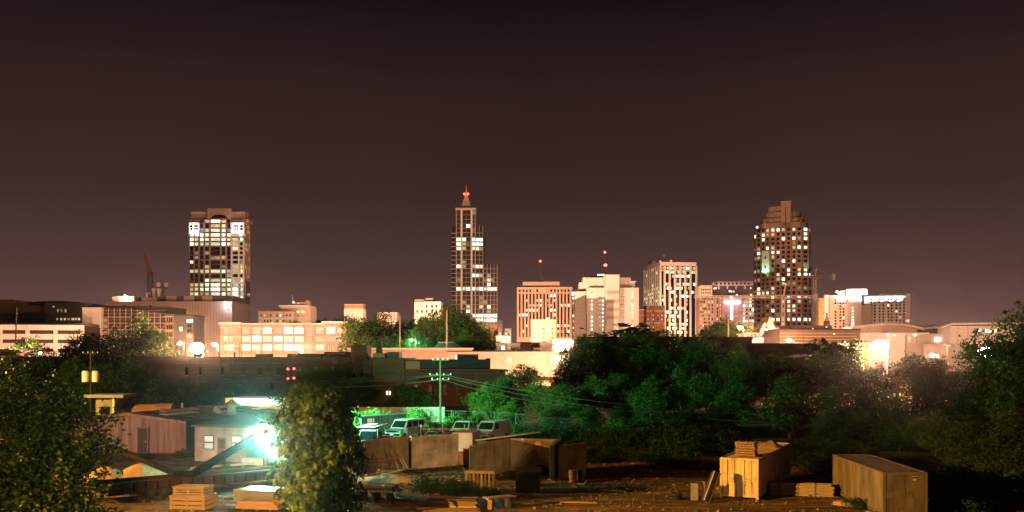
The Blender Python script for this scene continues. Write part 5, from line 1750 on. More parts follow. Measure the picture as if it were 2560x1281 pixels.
# ------------------------------------------------------------------ shipping containers
def container(label, corner, ang, L, m, doors, vents=True):
    t = thing('shipping_container', label, 'shipping container', (corner[0], corner[1], 0), ang, 'shipping containers')
    W_, H_ = 2.44, 2.59
    fr_ = .14
    for xx in (0, W_ - fr_):
        for yy in (0, L - fr_):
            ubox('corner_post', M[m], t, xx, xx + fr_, yy, yy + fr_, .12, H_)
            ubox('corner_casting', M[m], t, xx - .015, xx + fr_ + .015, yy - .015, yy + fr_ + .015, 0, .13)
    for yy in (0, L - .1):
        ubox('end_rail', M[m], t, fr_, W_ - fr_, yy, yy + .1, H_ - .14, H_ - .004)
        ubox('end_rail', M[m], t, fr_, W_ - fr_, yy, yy + .1, .12, .27)
    for xx in (0, W_ - .1):
        ubox('side_rail', M[m], t, xx, xx + .1, fr_, L - fr_, H_ - .12, H_ - .003)
        ubox('side_rail', M[m], t, xx, xx + .1, fr_, L - fr_, .12, .25)
    step = .28
    for side in (0, 1):
        mb = MB()
        n = int((L - 2 * fr_) / (step / 4))
        pr = None
        for i in range(n + 1):
            yy = fr_ + (L - 2 * fr_) * i / n
            dx = (0, .0, .045, .045)[i % 4]
            xx = (.02 + dx) if side == 0 else (W_ - .02 - dx)
            p = (xx, yy, .24), (xx, yy, H_ - .1)
            if pr:
                mb.add([pr[0], p[0], p[1], pr[1]], [(0, 1, 2, 3)])
            pr = p
        mb.build('corrugated_side', M[m], t)
    mb = MB()
    pr = None
    n = int(L / .1)
    for i in range(n + 1):
        yy = .1 + (L - .2) * i / n
        zz = H_ - .03 - (.02 if i % 4 > 1 else 0)
        p = (.09, yy, zz), (W_ - .09, yy, zz)
        if pr:
            mb.add([pr[0], pr[1], p[1], p[0]], [(0, 1, 2, 3)])
        pr = p
    mb.build('roof', M[m], t)
    ubox('floor', M['woodd'], t, .1, W_ - .1, .1, L - .1, .14, .2)
    ubox('rear_wall', M[m], t, .14, W_ - .14, L - .09, L - .02, .2, H_ - .1)
    for k in range(2):
        x0_ = .15 + k * 1.075
        dmb = MB()
        ns = 16
        pr = None
        for i in range(ns + 1):
            xx = x0_ + 1.06 * i / ns
            dy = (.03, .03, .042, .042)[i % 4] if doors else .03
            p = (xx, dy, .27), (xx, dy, H_ - .15)
            if pr:
                dmb.add([pr[0], p[0], p[1], pr[1]], [(0, 1, 2, 3)])
            pr = p
        d = dmb.build('door', M[m], t)
        ubox('door_band', M[m], d, x0_ + .01, x0_ + 1.05, .0, .02, 1.15, 1.5)
        if doors:
            for q in (.3, .75):
                MB().cyl((x0_ + q, -.03, .2), (x0_ + q, -.03, H_ - .1), .02, .02, 6).build('locking_bar', M[m], d)
    return t


ang1 = R(-26)
Dn = 58.2
cr_ = np.array((X(1896, Dn), Dn))
xd = np.array((math.cos(ang1), math.sin(ang1)))
t = container('cream shipping container with doors lit orange and pallets on top', tuple(cr_ - 2.44 * xd), ang1, 12.2, 'contw', True)
M['print'] = surf('black_stencil_paint', (.015, .012, .01), .7, .2, 8)
M['vinyl'] = surf('pale_vinyl_sticker', (.5, .48, .46), .5, .1, 8)
for (xa, xb, za, zb_) in ((.72, .96, 2.50, 2.545), (.99, 1.1, 2.505, 2.54)):
    ubox('stencil_mark', M['print'], t, xa, xb, -.012, -.002, za, zb_)
for xa in (.72, .79, .86):
    pass
for (xa, xb, za, zb_) in ((.66, .86, 1.28, 1.31), (.68, .84, 1.18, 1.21), (.66, .86, 1.06, 1.09), (1.58, 1.7, 1.27, 1.3), (1.72, 1.82, 1.24, 1.27), (1.6, 1.72, 1.07, 1.1), (1.6, 1.68, .86, .92), (1.94, 1.97, 1.0, 1.35), (1.94, 2.06, 1.0, 1.06)):
    ubox('stencil_mark', M['print'], t, xa, xb, -.016, -.003, za, zb_)
D2_ = 51.6
t = container('tan shipping container at lower right showing its long left side', (X(2208, D2_), D2_), R(-3), 9.6, 'contb', False)
ubox('sticker', M['vinyl'], t, 1.62, 1.84, -.004, .006, 2.33, 2.36)
ubox('sticker', M['print'], t, 1.62, 1.84, -.004, .006, 2.27, 2.325)
for k in range(3):
    ubox('sticker', M['vinyl'], t, 1.64 + k * .065, 1.69 + k * .065, -.004, .006, 2.12, 2.24)

# pallets on the container roof
def pallet(label, x, y, z, rz, w=1.2, d=1.1):
    t = thing('wooden_pallet', label, 'pallet', (x, y, z), rz, 'pallets stacked on the cream container')
    for k in range(3):
        ubox('stringer', M['woodd'], t, .06, w - .06, .1 + k * (d - .28) / 2, .18 + k * (d - .28) / 2, .03, .125)
    for k in range(5):
        q = k * (w - .16) / 4
        ubox('deck_board', M['wood'], t, q, q + .16, -.01, d + .01, .125, .15)
    for q in (0, w - .12):
        ubox('base_board', M['wood'], t, q, q + .12, -.01, d + .01, 0, .03)
    ubox('lead_board', M['wood'], t, 0, w, -.035, -.011, .105, .152)
    return t


yd = np.array((-math.sin(ang1), math.cos(ang1)))
ordn = ['lowest', 'second', 'third', 'fourth', 'fifth', 'topmost']
for k in range(6):
    base = cr_ - 2.44 * xd + xd * (.72 + rr.uniform(-.04, .05)) + yd * (1.1 + rr.uniform(-.05, .05))
    pallet(ordn[k] + ' pallet of the six stacked on the cream container', base[0], base[1], 2.592 + k * .155, ang1 + R(rr.uniform(-3, 3)), 1.25)
bg_ = cr_ - 2.44 * xd + xd * 1.7 + yd * 8.5
o = MB()
for k in range(10):
    pass
sk = heap('covered_bundle', 'tarp-covered bundle far back on the cream container roof', 1900, 66, .75, .6, .5, 9, 'woodd')
sk.location = (bg_[0], bg_[1], 2.59)
sk['category'] = 'bundle'

# steel sections beside the container
t = thing('steel_channel', 'upright wide steel channel standing left of the cream container', 'steel channel', (X(1727, 57.8), 57.8, 0), R(-8))
MB().box(0, .45, 0, .06, .05, 1.12).build('web', M['steel'], t)
MB().box(0, .04, .06, .5, .05, 1.12).build('flange', M['steeld'], t)
MB().box(.41, .45, .06, .5, .05, 1.12).build('flange', M['steeld'], t)
MB().box(-.25, .95, -.1, .6, 0, .05).build('base_plate', M['steeld'], t)
MB().box(.75, .87, .3, .42, .05, 1.2).build('side_bar', M['steel'], t)
t = thing('leaning_beam', 'long steel beam leaning against the cream container doors side', 'steel beam', (X(1765, 57.3), 57.3, 0), R(-14))
ax_ = (0, 0, .06), (.62, .7, 1.82)
MB().beam(*ax_, .10, .40).build('web', M['steel'], t)
MB().beam((-.16, -.06, .12), (.46, .64, 1.88), .30, .05).build('flange', M['steeld'], t)
MB().beam((.16, .06, .0), (.78, .76, 1.76), .30, .05).build('flange', M['steeld'], t)


def pipes(label, px, D, L, n, rows, r, rz, name='pipe_bundle'):
    t = thing(name, label, 'pipe bundle', (X(px, D), D, 0), R(rz), 'pipe bundles')
    rr3 = random.Random(n)
    me = MB().cyl((0, 0, 0), (L, 0, 0), r, r, 8).mesh('pipe', M['bamboo'])
    for k in range(rows):
        for i in range(n - k % 2):
            link('pipe', me, t, (rr3.uniform(-.12, .12), (i + (k % 2) * .5) * 2 * r, r + k * r * 1.8))
    for q in (.15, .45, .72):
        top = r + (rows - 1) * r * 1.8 + r
        MB().box(L * q - .02, L * q + .02, -r - .01, -r + .0, 0, top).box(L * q - .02, L * q + .02, -r, (2 * n - 1) * r, top, top + .01).build('strap', M['black'], t)
    return t


pipes('long bundle of pale pipes lying between the two containers', 1925, 60.4, 3.9, 6, 6, .075, -18)
pipes('loose dark rods lying before the tan container', 2085, 56.2, 3.4, 7, 2, .055, -42)
t = thing('rock_debris', 'small pale rubble lump by the corner of the tan container', 'rubble', (X(2172, 52.4), 52.4, 0))
MB().sphere((0, 0, .12), .25, 7, 5, .8).sphere((.28, .1, .08), .17, 6, 4).build('stone', M['sand'], t)

# ------------------------------------------------------------------ vehicles
def van(name, label, px, D, rz, paint, L=5.3, W_=1.98, H_=2.08, cargo=False, cat='van', pickup=False):
    """front faces local -x"""
    t = thing(name, label, cat, (X(px, D), D, 0), R(rz))
    z0 = .32
    lower = [(-L / 2 + .05, z0 + .08), (L / 2, z0), (L / 2, 1.12), (-L / 2 + 1.05, 1.14), (-L / 2 + .1, .98), (-L / 2, .8)]
    MB().profy(lower, -W_ / 2, W_ / 2).build('lower_body', M[paint], t)
    xe = L / 2 if not pickup else .35
    wf, wr = W_ / 2, W_ / 2 - .14
    a0, a1 = -L / 2 + 1.0, -L / 2 + 1.75
    cabv = [(a0, -wf, 1.13), (xe, -wf, 1.11), (xe, wf, 1.11), (a0, wf, 1.13), (a1, -wr, H_), (xe - .12, -wr, H_), (xe - .12, wr, H_), (a1, wr, H_)]
    MB().hexa(cabv).build('cabin', M[paint], t)
    # windscreen lies on the raked front face
    def on(s_, k, e=.012):
        y_ = s_ * (wf + (wr - wf) * k)
        return (a0 + (a1 - a0) * k - e, y_ * .9, 1.13 + (H_ - 1.13) * k)
    MB().add([on(-1, .12), on(1, .12), on(1, .88), on(-1, .88)], [(0, 3, 2, 1)]).build('windscreen', M['glassv'], t)
    spans = [(a1 - .1, a1 + .75)] + ([] if cargo or pickup else [(a1 + .9, a1 + 2.0), (a1 + 2.12, a1 + 3.15)])
    if pickup:
        spans = [(a1 - .1, a1 + .7), (a1 + .8, a1 + 1.35)]
    for s_ in (-1, 1):
        for k, (p, q) in enumerate(spans):
            def sd(xx, k_): return (xx, s_ * (wf + (wr - wf) * k_ + .012), 1.12 + (H_ - 1.12) * k_)
            lo = sd(p - (.25 if k == 0 else 0), .14), sd(q, .14), sd(q, .8), sd(p + .05, .8)
            MB().add(list(lo), [(0, 1, 2, 3) if s_ < 0 else (3, 2, 1, 0)]).build('side_window', M['glassv'], t)
        for wx in (-L / 2 + .95, L / 2 - 1.1):
            wh = MB().cyl((wx, s_ * (W_ / 2 - .22), .35), (wx, s_ * (W_ / 2 + .02), .35), .35, .35, 18).build('wheel', M['rubber'], t)
            MB().cyl((wx, s_ * (W_ / 2 + .02), .35), (wx, s_ * (W_ / 2 + .035), .35), .2, .2, 12).build('rim', M['chrome'], wh)
        ubox('headlight', M['chrome'], t, -L / 2 - .03, -L / 2 + .1, s_ * .72 - .17, s_ * .72 + .17, .78, .95)
        ubox('door_mirror', M['black'], t, a0 + .3, a0 + .45, s_ * (W_ / 2 + .1) - .1, s_ * (W_ / 2 + .1) + .1, 1.25, 1.5)
    gl = ubox('grille', M['black'], t, -L / 2 - .025, -L / 2 + .1, -.5, .5, .74, .96)
    for k in range(3):
        ubox('grille_bar', M['chrome'], t, -L / 2 - .035, -L / 2 - .02, -.5, .5, .76 + k * .08, .785 + k * .08)
    ubox('bumper', M['chrome'], t, -L / 2 - .12, -L / 2 + .12, -W_ / 2 + .02, W_ / 2 - .02, .42, .62)
    ubox('number_plate', M['whitep'], t, -L / 2 - .135, -L / 2 - .12, -.2, .2, .46, .58)
    if pickup:
        ubox('load_bed', M[paint], t, .4, L / 2, -W_ / 2 + .01, W_ / 2 - .01, 1.1, 1.3)
    return t


van('passenger_van', 'white passenger van with dark side windows parked above the left bin', 1016, 104, 62, 'vanw', 5.5)
van('panel_van', 'pale windowless panel van parked behind the right bin', 1230, 101, 63, 'vanw', 5.4, cargo=True)
van('pickup_truck', 'dusty pickup truck between the two vans', 1165, 103, 68, 'vang', 5.2, H_=1.95, pickup=True, cat='pickup')
t = van('work_truck', 'white work truck with an overhead rack beside the vine-covered tree', 930, 88, 84, 'vanw', 5.6, H_=2.2, pickup=True, cat='truck')
for sy_ in (-.95, .95):
    for xx in (-1.9, -.4, 2.4):
        MB().cyl((xx, sy_, 1.0), (xx, sy_, 2.5), .035, .035, 6).build('rack_post', M['black'], t)
    MB().beam((-2.3, sy_, 2.5), (2.6, sy_, 2.5), .07, .07).build('rack_rail', M['black'], t)
for k in range(7):
    xx = -2.2 + k * .75
    MB().beam((xx, -.95, 2.53), (xx, .95, 2.53), .06, .06).build('rack_bar', M['steel'], t)
ubox('ladder', M['alu'], t, -2.1, 2.4, -.5, -.35, 2.57, 2.65)
t = thing('dump_trailer', 'dark open dump trailer behind the work truck with a pale placard', 'trailer', (X(940, 108), 108, 0), R(18))
MB().hexa([(-1.7, -1, .8), (3.2, -1, .8), (3.2, 1, .8), (-1.7, 1, .8), (-1.9, -1.1, 2.2), (3.4, -1.1, 2.4), (3.4, 1.1, 2.4), (-1.9, 1.1, 2.2)]).build('body', M['black'], t)
for k in range(6):
    ubox('side_rib', M['steeld'], t, -1.6 + k * .95, -1.5 + k * .95, -1.16, -1.0, .85, 2.2)
for wx in (-.6, .4):
    MB().cyl((wx, -1.1, .45), (wx, -.8, .45), .45, .45, 16).build('wheel', M['rubber'], t)
    MB().cyl((wx, .8, .45), (wx, 1.1, .45), .45, .45, 16).build('wheel', M['rubber'], t)
ubox('placard', M['pink'], t, -1.2, -.4, -1.13, -1.09, 1.5, 1.95)
t = thing('tank_truck', 'rusty white truck body standing between the bins', 'truck', (X(1166, 82), 82, 0), R(80))
MB().box(-1.6, 1.8, -.9, .9, .75, 2.45).build('body', M['vanw'], t)
MB().box(-1.66, -1.6, -.95, .95, .45, .72).build('bumper', M['rust'], t)
MB().box(-1.5, 3.4, -.8, .8, .5, .74).build('chassis', M['steeld'], t)
MB().box(-.2, 1.6, .92, 2.1, .9, 2.35).build('dark_locker', M['black'], t)
for wx in (-.9, 1.6):
    for s_ in (-1, 1):
        MB().cyl((wx, s_ * .7, .4), (wx, s_ * .95, .4), .4, .4, 14).build('wheel', M['rubber'], t)
t = thing('tarp_rack', 'low rack hung with teal tarps behind the right bin', 'rack', (X(1195, 80), 80, 0), R(10))
for k in range(4):
    MB().box(k * 1.2, k * 1.2 + .75, 0, .5, .8, 1.75).build('tarp', M['teal'], t)
MB().beam((-.2, .25, 1.8), (5.6, .25, 2.45), .12, .12).build('rail', M['steel'], t)
for q in (0, 2.5, 5):
    MB().box(q, q + .1, .2, .3, 0, 1.9).build('post', M['steeld'], t)
# clutter of pipes and frames between the vehicles
t = thing('pipe_rack', 'clutter of bent white pipes and frames between the vans', 'pipe rack', (X(1105, 99), 99, 0))
rr4 = random.Random(3)
for k in range(14):
    xa, xb = rr4.uniform(-2.2, 2.4), rr4.uniform(-2.2, 2.4)
    MB().cyl((xa, rr4.uniform(-.8, .8), rr4.uniform(.0, .6)), (xa * .6 + xb * .4, rr4.uniform(-.8, .8), rr4.uniform(.9, 1.9)), .05, .05, 6).build('pipe', M[rr4.choice(['whitep', 'alu', 'steel'])], t)
for z_ in (.6, 1.3):
    MB().beam((-2.4, .4, z_), (2.6, .4, z_), .08, .08).build('rail', M['steel'], t)
for q in (-2.3, 0, 2.4):
    MB().box(q - .05, q + .05, .35, .45, 0, 1.8).build('post', M['steel'], t)

# fence posts of the lot
fd = thing('chain_link_fence', 'thin chain-link fence with leaning posts behind the parked vans', 'fence', (0, 0, 0))
posts = [(1020, 120), (1075, 119), (1130, 118), (1184, 117), (1236, 115), (1290, 112), (1345, 106), (1400, 104), (1455, 101)]
pp = []
for k, (px, D) in enumerate(posts):
    x_, y_ = X(px, D), D
    lean = (0, .05, -.04, 0, .03, 0, .12, .05, -.05)[k]
    MB().cyl((x_, y_, 0), (x_ + lean, y_, 2.3), .05, .05, 6).build('post', M['wirem'], fd)
    pp.append((x_, y_))
wm = MB()
for (xa, ya), (xb, yb) in zip(pp, pp[1:]):
    wm.cyl((xa, ya, 2.2), (xb, yb, 2.2), .022, .022, 4)
    wm.cyl((xa, ya, .15), (xb, yb, .15), .012, .012, 3)
    n = 26
    for i in range(n):
        f0 = i / n
        for dz in (1, -1):
            f1 = min(1, max(0, f0 + dz * 9 / n))
            wm.cyl((xa + (xb - xa) * f0, ya + (yb - ya) * f0, .15), (xa + (xb - xa) * f1, ya + (yb - ya) * f1, .15 + 2.05 * abs(f1 - f0) * n / 9), .006, .006, 3)
wmo = wm.build('wire_mesh', M['wirem'], fd)
wmo['kind'] = 'stuff'
bw = thing('low_blue_wall', 'low concrete wall behind the bright bushes', 'wall', (X(860, 128), 128, 0), R(2))
nb = 7
for k in range(nb):
    MB().box(k * 2.0 + .02, k * 2.0 + 1.98, 0, .3, 0, 2.0).build('wall_panel', M['grey'], bw)
MB().box(0, nb * 2, -.05, .35, 2.0, 2.12).build('coping', M['grey'], bw)

# ------------------------------------------------------------------ poles, wires, signal
def pole(label, px, D, ytop, m='woodpole', r=.15, arms=(), name='utility_pole', cans=0, lean=0):
    zb = terrain(0, D)
    t = thing(name, label, 'utility pole', (X(px, D), D, zb), 0, 'utility poles')
    h = Z(ytop, D) - zb
    MB().cyl((0, 0, -.3), (lean, 0, h), r, r * .7, 8).build('pole', M[m], t)
    for z_, w in arms:
        zz = Z(z_, D) - zb
        MB().box(-w / 2, w / 2, -.2, -.08, zz - .06, zz + .06).build('crossarm', M[m], t)
        for k in range(4):
            q = -w / 2 + .1 + k * (w - .2) / 3
            MB().cyl((q, -.14, zz + .06), (q, -.14, zz + .24), .05, .035, 6).build('insulator', M['whitep'], t)
    for k in range(cans):
        q = -.62 + 1.24 * k
        zc = Z(955, D) - zb
        c_ = MB().cyl((q, -.1, zc), (q, -.1, zc + 1.25), .42, .42, 14).cyl((q, -.1, zc + 1.25), (q, -.1, zc + 1.36), .42, .3, 14).build('transformer', M['whitep'], t)
        MB().cyl((q, -.1, zc + 1.36), (q, -.1, zc + 1.6), .05, .05, 6).build('bushing', M['steeld'], c_)
        MB().box(min(q, 0), max(q, 0), -.12, 0, zc + .6, zc + .7).build('bracket', M['steeld'], c_)
    return t


pole('utility pole with two crossarms standing behind the parked vans', 1101, 124, 897, arms=((901, 2.2), (938, 3.0), (950, 2.4)), r=.17)
pole('utility pole carrying two pale transformer cans among the left trees', 227, 114, 876, cans=2, arms=((884, 2.0),))
pole('bare dark pole before the white parking deck', 36, 250, 768, r=.24, lean=.6)
pole('tall pale pole rising above the hip-roofed house', 1117, 320, 776, 'palepole', .3)
pole('pale pole with box left of the green-lit tree', 1000, 318, 790, 'palepole', .24)
pole('pale pole in front of the hotel with the cross sign', 1821, 300, 797, 'palepole', .3)
pole('thin dark post with gantry before the brick loft, left one', 565, 300, 852, 'steeld', .14)
pole('thin dark post with gantry before the brick loft, right one', 599, 300, 855, 'steeld', .14)
pole('short dark pole right of the twin lamps below the brown tower', 2008, 290, 838, 'steeld', .16, arms=((842, 1.6),))
pole('slim pole below the convention hall', 2368, 240, 858, 'steeld', .15, arms=((866, 1.4),))
bar = MB().beam((X(565, 300), 300, Z(872, 300)), (X(599, 300), 300, Z(872, 300)), .12, .12).build('gantry_bar', M['steeld'])
tag(bar, 'thin crossbar between the two dark posts before the brick loft', 'bar')


def wire(label, pts, sag, r=.022, group='overhead wires'):
    mb = MB()
    for (a, b) in zip(pts, pts[1:]):
        a, b = np.array(a), np.array(b)
        n = 14
        pr = None
        for i in range(n + 1):
            f = i / n
            p = a + (b - a) * f
            p[2] -= sag * 4 * f * (1 - f)
            if pr is not None:
                mb.cyl(pr, p, r, r, 4)
            pr = p
    o = mb.build('power_line', M['wirem'], None)
    return tag(o, label, 'power line', group)


def PT(px, py, D): return (X(px, D), D, Z(py, D))


wire('upper twin wire running left from the van pole, first strand', [PT(700, 938, 150), PT(1095, 938, 124)], .5)
wire('upper twin wire running left from the van pole, second strand', [PT(690, 944, 146), PT(1108, 938, 123.8)], .7)
wire('lower wire running left from the van pole', [PT(760, 964, 140), PT(1096, 950, 124)], .5, .03)
wire('wire running right from the van pole over the green trees, upper strand', [PT(1112, 938, 124), PT(2560, 1035, 86)], 2.2, .018)
wire('wire running right from the van pole over the green trees, middle strand', [PT(1108, 942, 124), PT(2600, 1050, 84)], 2.6, .02)
wire('wire running right from the van pole over the green trees, lower strand', [PT(1108, 950, 124), PT(1700, 1030, 100)], 1.2, .016)
wire('high wire across the dark trees behind the loft, upper strand', [PT(868, 822, 300), PT(1121, 803, 318)], .6, .05)
wire('high wire across the dark trees behind the loft, middle strand', [PT(868, 832, 300), PT(1121, 815, 318)], .6, .05)
wire('high wire across the dark trees behind the loft, lower strand', [PT(868, 845, 300), PT(1121, 826, 318)], .6, .05)
wire('wire drooping between the rooftop boxes and the tall pale pole', [PT(870, 872, 280), PT(1117, 877, 316)], .5, .05)
wire('wires over the dark shed right of the twin lamps', [PT(1900, 838, 290), PT(2150, 862, 290)], .6, .04)

t = thing('rail_signal', 'railway signal mast showing four red lamps above the vine-covered tree', 'rail signal', (X(727, 150), 150, 0))
MB().cyl((.6, .2, 0), (.6, .2, Z(915, 150)), .08, .08, 8).build('mast', M['steeld'], t)
for k, (px, py) in enumerate(((720, 923), (735, 922), (720, 947), (735, 946))):
    x_ = X(px, 150) - X(727, 150)
    hd = MB().box(x_ - .3, x_ + .3, 0, .2, Z(py + 6, 150), Z(py - 7, 150)).build('signal_head', M['black'], t)
    MB().sphere((x_, -.05, Z(py, 150)), .17, 10, 8).build('red_lens', G['red'], hd, smooth=True)
    MB().beam((x_, .1, Z(py, 150)), (.6, .2, Z(py, 150)), .06, .06).build('bracket', M['steeld'], hd)
light('signal_light', t, (0, -.8, Z(934, 150)), (1, .05, .02), 60, .2)

# ------------------------------------------------------------------ loose things about the yard
t = thing('concrete_slab', 'flat concrete slab lying in front of the left bin side wall', 'slab', (X(1050, 65.2), 65.2, 0), R(-8))
MB().hexa([(0, 0, 0), (1.9, 0, 0), (1.9, 1.1, 0), (0, 1.1, 0), (.04, .04, .42), (1.84, .02, .36), (1.86, 1.06, .36), (.03, 1.08, .42)]).build('slab', M['grey'], t)
MB().hexa([(.3, .2, .40), (1.5, .1, .38), (1.5, .8, .38), (.3, .9, .40), (.3, .2, .5), (1.5, .1, .47), (1.5, .8, .47), (.3, .9, .5)]).build('upper_slab', M['binwall'], t)
for k, (px, D, lab) in enumerate(((1432, 66.5, 'rusty oil drum nearest the right bin end wall'), (1448, 67.1, 'dark oil drum beside the rusty one at the right bin'))):
    t = thing('oil_drum', lab, 'oil drum', (X(px, D), D, 0), 0, 'oil drums')
    MB().cyl((0, 0, 0), (0, 0, .88), .29, .29, 18).build('shell', M['rust'] if k == 0 else M['steeld'], t)
    for z_ in (.02, .29, .58, .86):
        MB().cyl((0, 0, z_ - .012), (0, 0, z_ + .012), .305, .305, 18).build('hoop', M['steeld'], t)
def tyre(label, px, D, z_, tilt=0):
    o = MB()
    nu, nv = 20, 8
    for i in range(nu):
        for j in range(nv):
            A, Bq = 2 * math.pi * i / nu, 2 * math.pi * j / nv
            r_ = .30 + .11 * math.cos(Bq)
            o.v.append((r_ * math.cos(A), r_ * math.sin(A), .11 + .10 * math.sin(Bq)))
    for i in range(nu):
        for j in range(nv):
            p, q = i * nv + j, i * nv + (j + 1) % nv
            p2, q2 = ((i + 1) % nu) * nv + j, ((i + 1) % nu) * nv + (j + 1) % nv
            o.f.append((p, p2, q2, q))
    ob = o.build('old_tyre', M['rubber'], None, (X(px, D), D, z_), 0, True)
    ob.rotation_euler = (tilt, 0, .3)
    return tag(ob, label, 'tyre', 'old tyres')
tyre('lower old tyre of the pair left of the cream container', 1690, 58.5, 0)
tyre('upper old tyre of the pair left of the cream container', 1691, 58.5, .21)
tyre('old tyre leaning in the mouth of the right bin', 1350, 70.6, .42, R(72))
for k, (px, D, rz_, lab) in enumerate(((1010, 68.6, 15, 'fallen board across the rubble in the left bin'), (1120, 63.5, -20, 'plank lying left of the timber rack'), (1330, 64.5, 8, 'plank lying behind the black bin'), (1500, 62.5, -30, 'grey plank alone on the dirt right of the bins'), (1620, 60.5, 20, 'short board on the dirt left of the steel channel'), (1400, 57.0, -8, 'long board on the dirt in the lower middle'), (560, 58.5, 12, 'board lying on the orange dirt below the floodlight'))):
    t = thing('loose_board', lab, 'board', (X(px, D), D, 0), R(rz_), 'loose boards')
    ubox('plank', M['wood' if k % 2 else 'woodd'], t, 0, 1.8 + .25 * (k % 3), 0, .22, .02, .07)
    ubox('plank', M['woodd'], t, .3, 1.7, .1, .28, .075, .12)

# broken concrete and timber ends strewn before the bins
rb = MB()
rq = random.Random(77)
for k in range(260):
    D = rq.uniform(60, 70.5)
    px = rq.gauss(1010, 90) if k % 3 else rq.uniform(880, 1700)
    s1, s2, s3 = rq.uniform(.06, .28), rq.uniform(.05, .16), rq.uniform(.04, .14)
    an = rq.uniform(0, 6.28)
    x_, dx_, dy_ = X(px, D), math.cos(an) * s1, math.sin(an) * s1
    rb.beam((x_ - dx_, D - dy_, s3 * .5), (x_ + dx_, D + dy_, s3 * .5 + rq.uniform(0, .12)), s2, s3)
ro = rb.build('rubble', M['woodd'])
ro['kind'] = 'stuff'
ro['label'] = 'broken timber ends and rubble strewn before the bins'

# ------------------------------------------------------------------ trees and shrubs
F1 = foliage('dark_leaf', (.010, .034, .004), (.034, .075, .008))
F2 = foliage('fresh_leaf', (.018, .055, .005), (.055, .110, .012))
F3 = foliage('kudzu_leaf', (.012, .038, .003), (.046, .085, .008), .5, .12)
F5 = foliage('bush_leaf', (.014, .036, .004), (.052, .085, .009), .5, .15)
F4 = foliage('grass_blade', (.045, .065, .015), (.12, .13, .04))
BARK = surf('tree_bark', (.085, .062, .045), .95, .35, 3, stretch=(2, 2, .5), bump=.5)


def leaf_cloud(name, seed, lobes, clumps, per, leaf, sig, mat, shell=.82, droop=0, spray=.12):
    g = np.random.default_rng(seed)
    L = np.array(lobes, float)
    wgt = (L[:, 3] * L[:, 4] * L[:, 5]) ** (2 / 3)
    k = g.choice(len(L), clumps, p=wgt / wgt.sum())
    d = g.normal(size=(clumps, 3))
    d /= np.linalg.norm(d, axis=1)[:, None]
    rad = np.where(g.random(clumps) < shell, g.uniform(.72, 1.08, clumps), g.uniform(.2, .8, clumps))
    far = g.random(clumps) < spray
    rad[far] = g.uniform(1.08, 1.42, far.sum())
    cc = L[k, :3] + d * rad[:, None] * L[k, 3:]
    cs = sig * g.uniform(.4, 1.6, clumps)
    cs[far] *= .55
    N = clumps * per
    ci = np.repeat(np.arange(clumps), per)
    p = cc[ci] + g.normal(size=(N, 3)) * cs[ci][:, None] * np.array((1, 1, .75))
    if droop:
        p[:, 2] -= np.abs(g.normal(size=N)) * droop
    a = g.normal(size=(N, 3))
    a[:, 2] *= .6
    a /= np.linalg.norm(a, axis=1)[:, None]
    b = g.normal(size=(N, 3))
    b -= (b * a).sum(1)[:, None] * a
    b /= np.linalg.norm(b, axis=1)[:, None]
    sz = leaf * g.uniform(.6, 1.35, N)[:, None]
    c = np.cross(a, b)
    v = np.stack([p - a * sz, p + b * sz * .55 - c * sz * .12, p + a * sz, p - b * sz * .55 - c * sz * .12], 1).reshape(-1, 3)
    keep = v[:, 2].reshape(-1, 4).min(1) > 0.0
    v = v.reshape(-1, 4, 3)[keep].reshape(-1, 3)
    N = len(v) // 4
    me = bpy.data.meshes.new(name)
    me.vertices.add(N * 4)
    me.vertices.foreach_set('co', v.astype(np.float32).ravel())
    me.loops.add(N * 4)
    me.loops.foreach_set('vertex_index', np.arange(N * 4, dtype=np.int32))
    me.polygons.add(N)
    me.polygons.foreach_set('loop_start', np.arange(N, dtype=np.int32) * 4)
    me.polygons.foreach_set('loop_total', np.full(N, 4, np.int32))
    me.update(calc_edges=True)
    me.materials.append(mat)
    return me


def trunk_mesh(name, lobes, r, fork):
    mb = MB()
    mb.cyl((0, 0, -.02), (.005, .003, fork * .55), r, r * .8, 8)
    mb.cyl((.005, .003, fork * .55), (0, .008, fork), r * .8, r * .6, 8)
    for l in lobes[:7]:
        m_ = (l[0] * .5 + .01, l[1] * .5, fork + (l[2] - fork) * .45)
        mb.cyl((0, .008, fork * .92), m_, r * .5, r * .33, 6)
        mb.cyl(m_, (l[0], l[1], l[2]), r * .33, r * .1, 5)
        for q in range(3):
            an = q * 2.1 + l[0] * 9
            mb.cyl(m_, (l[0] + l[3] * .8 * math.cos(an), l[1] + l[4] * .8 * math.sin(an), l[2] + l[5] * .35), r * .22, r * .05, 4)
    return mb.mesh(name, BARK)


def lobes_of(seed, n, r, zc, zr, base=.3):
    g = random.Random(seed)
    out = []
    for i in range(n):
        an = i * 2.4 + g.uniform(-.4, .4)
        q = r * g.uniform(.25, .68) * (i > 0)
        z = zc + zr * g.uniform(-.75, .62)
        s = r * g.uniform(.36, .62) * (1 - .35 * max(0, (z - zc) / zr))
        out.append((q * math.cos(an), q * math.sin(an), z, s, s, s * g.uniform(.6, .85)))
    out.append((0, 0, zc + zr * .72, r * .36, r * .36, r * .34))
    return out


VAR = []
for k, (nl, r, zc, zr, cl, per, leaf, sig, mt) in enumerate((
        (13, .42, .60, .34, 620, 22, .015, .034, F1), (12, .36, .58, .36, 560, 24, .016, .030, F1), (15, .50, .55, .38, 700, 22, .015, .036, F2),
        (10, .30, .56, .40, 480, 24, .017, .030, F1), (16, .48, .48, .44, 760, 22, .017, .036, F1))):
    lb = lobes_of(21 + k, nl, r, zc, zr)
    VAR.append((leaf_cloud('leaf_crown', 50 + k, lb, cl, per, leaf, sig, mt), trunk_mesh('tree_trunk', lb, .022, .30)))
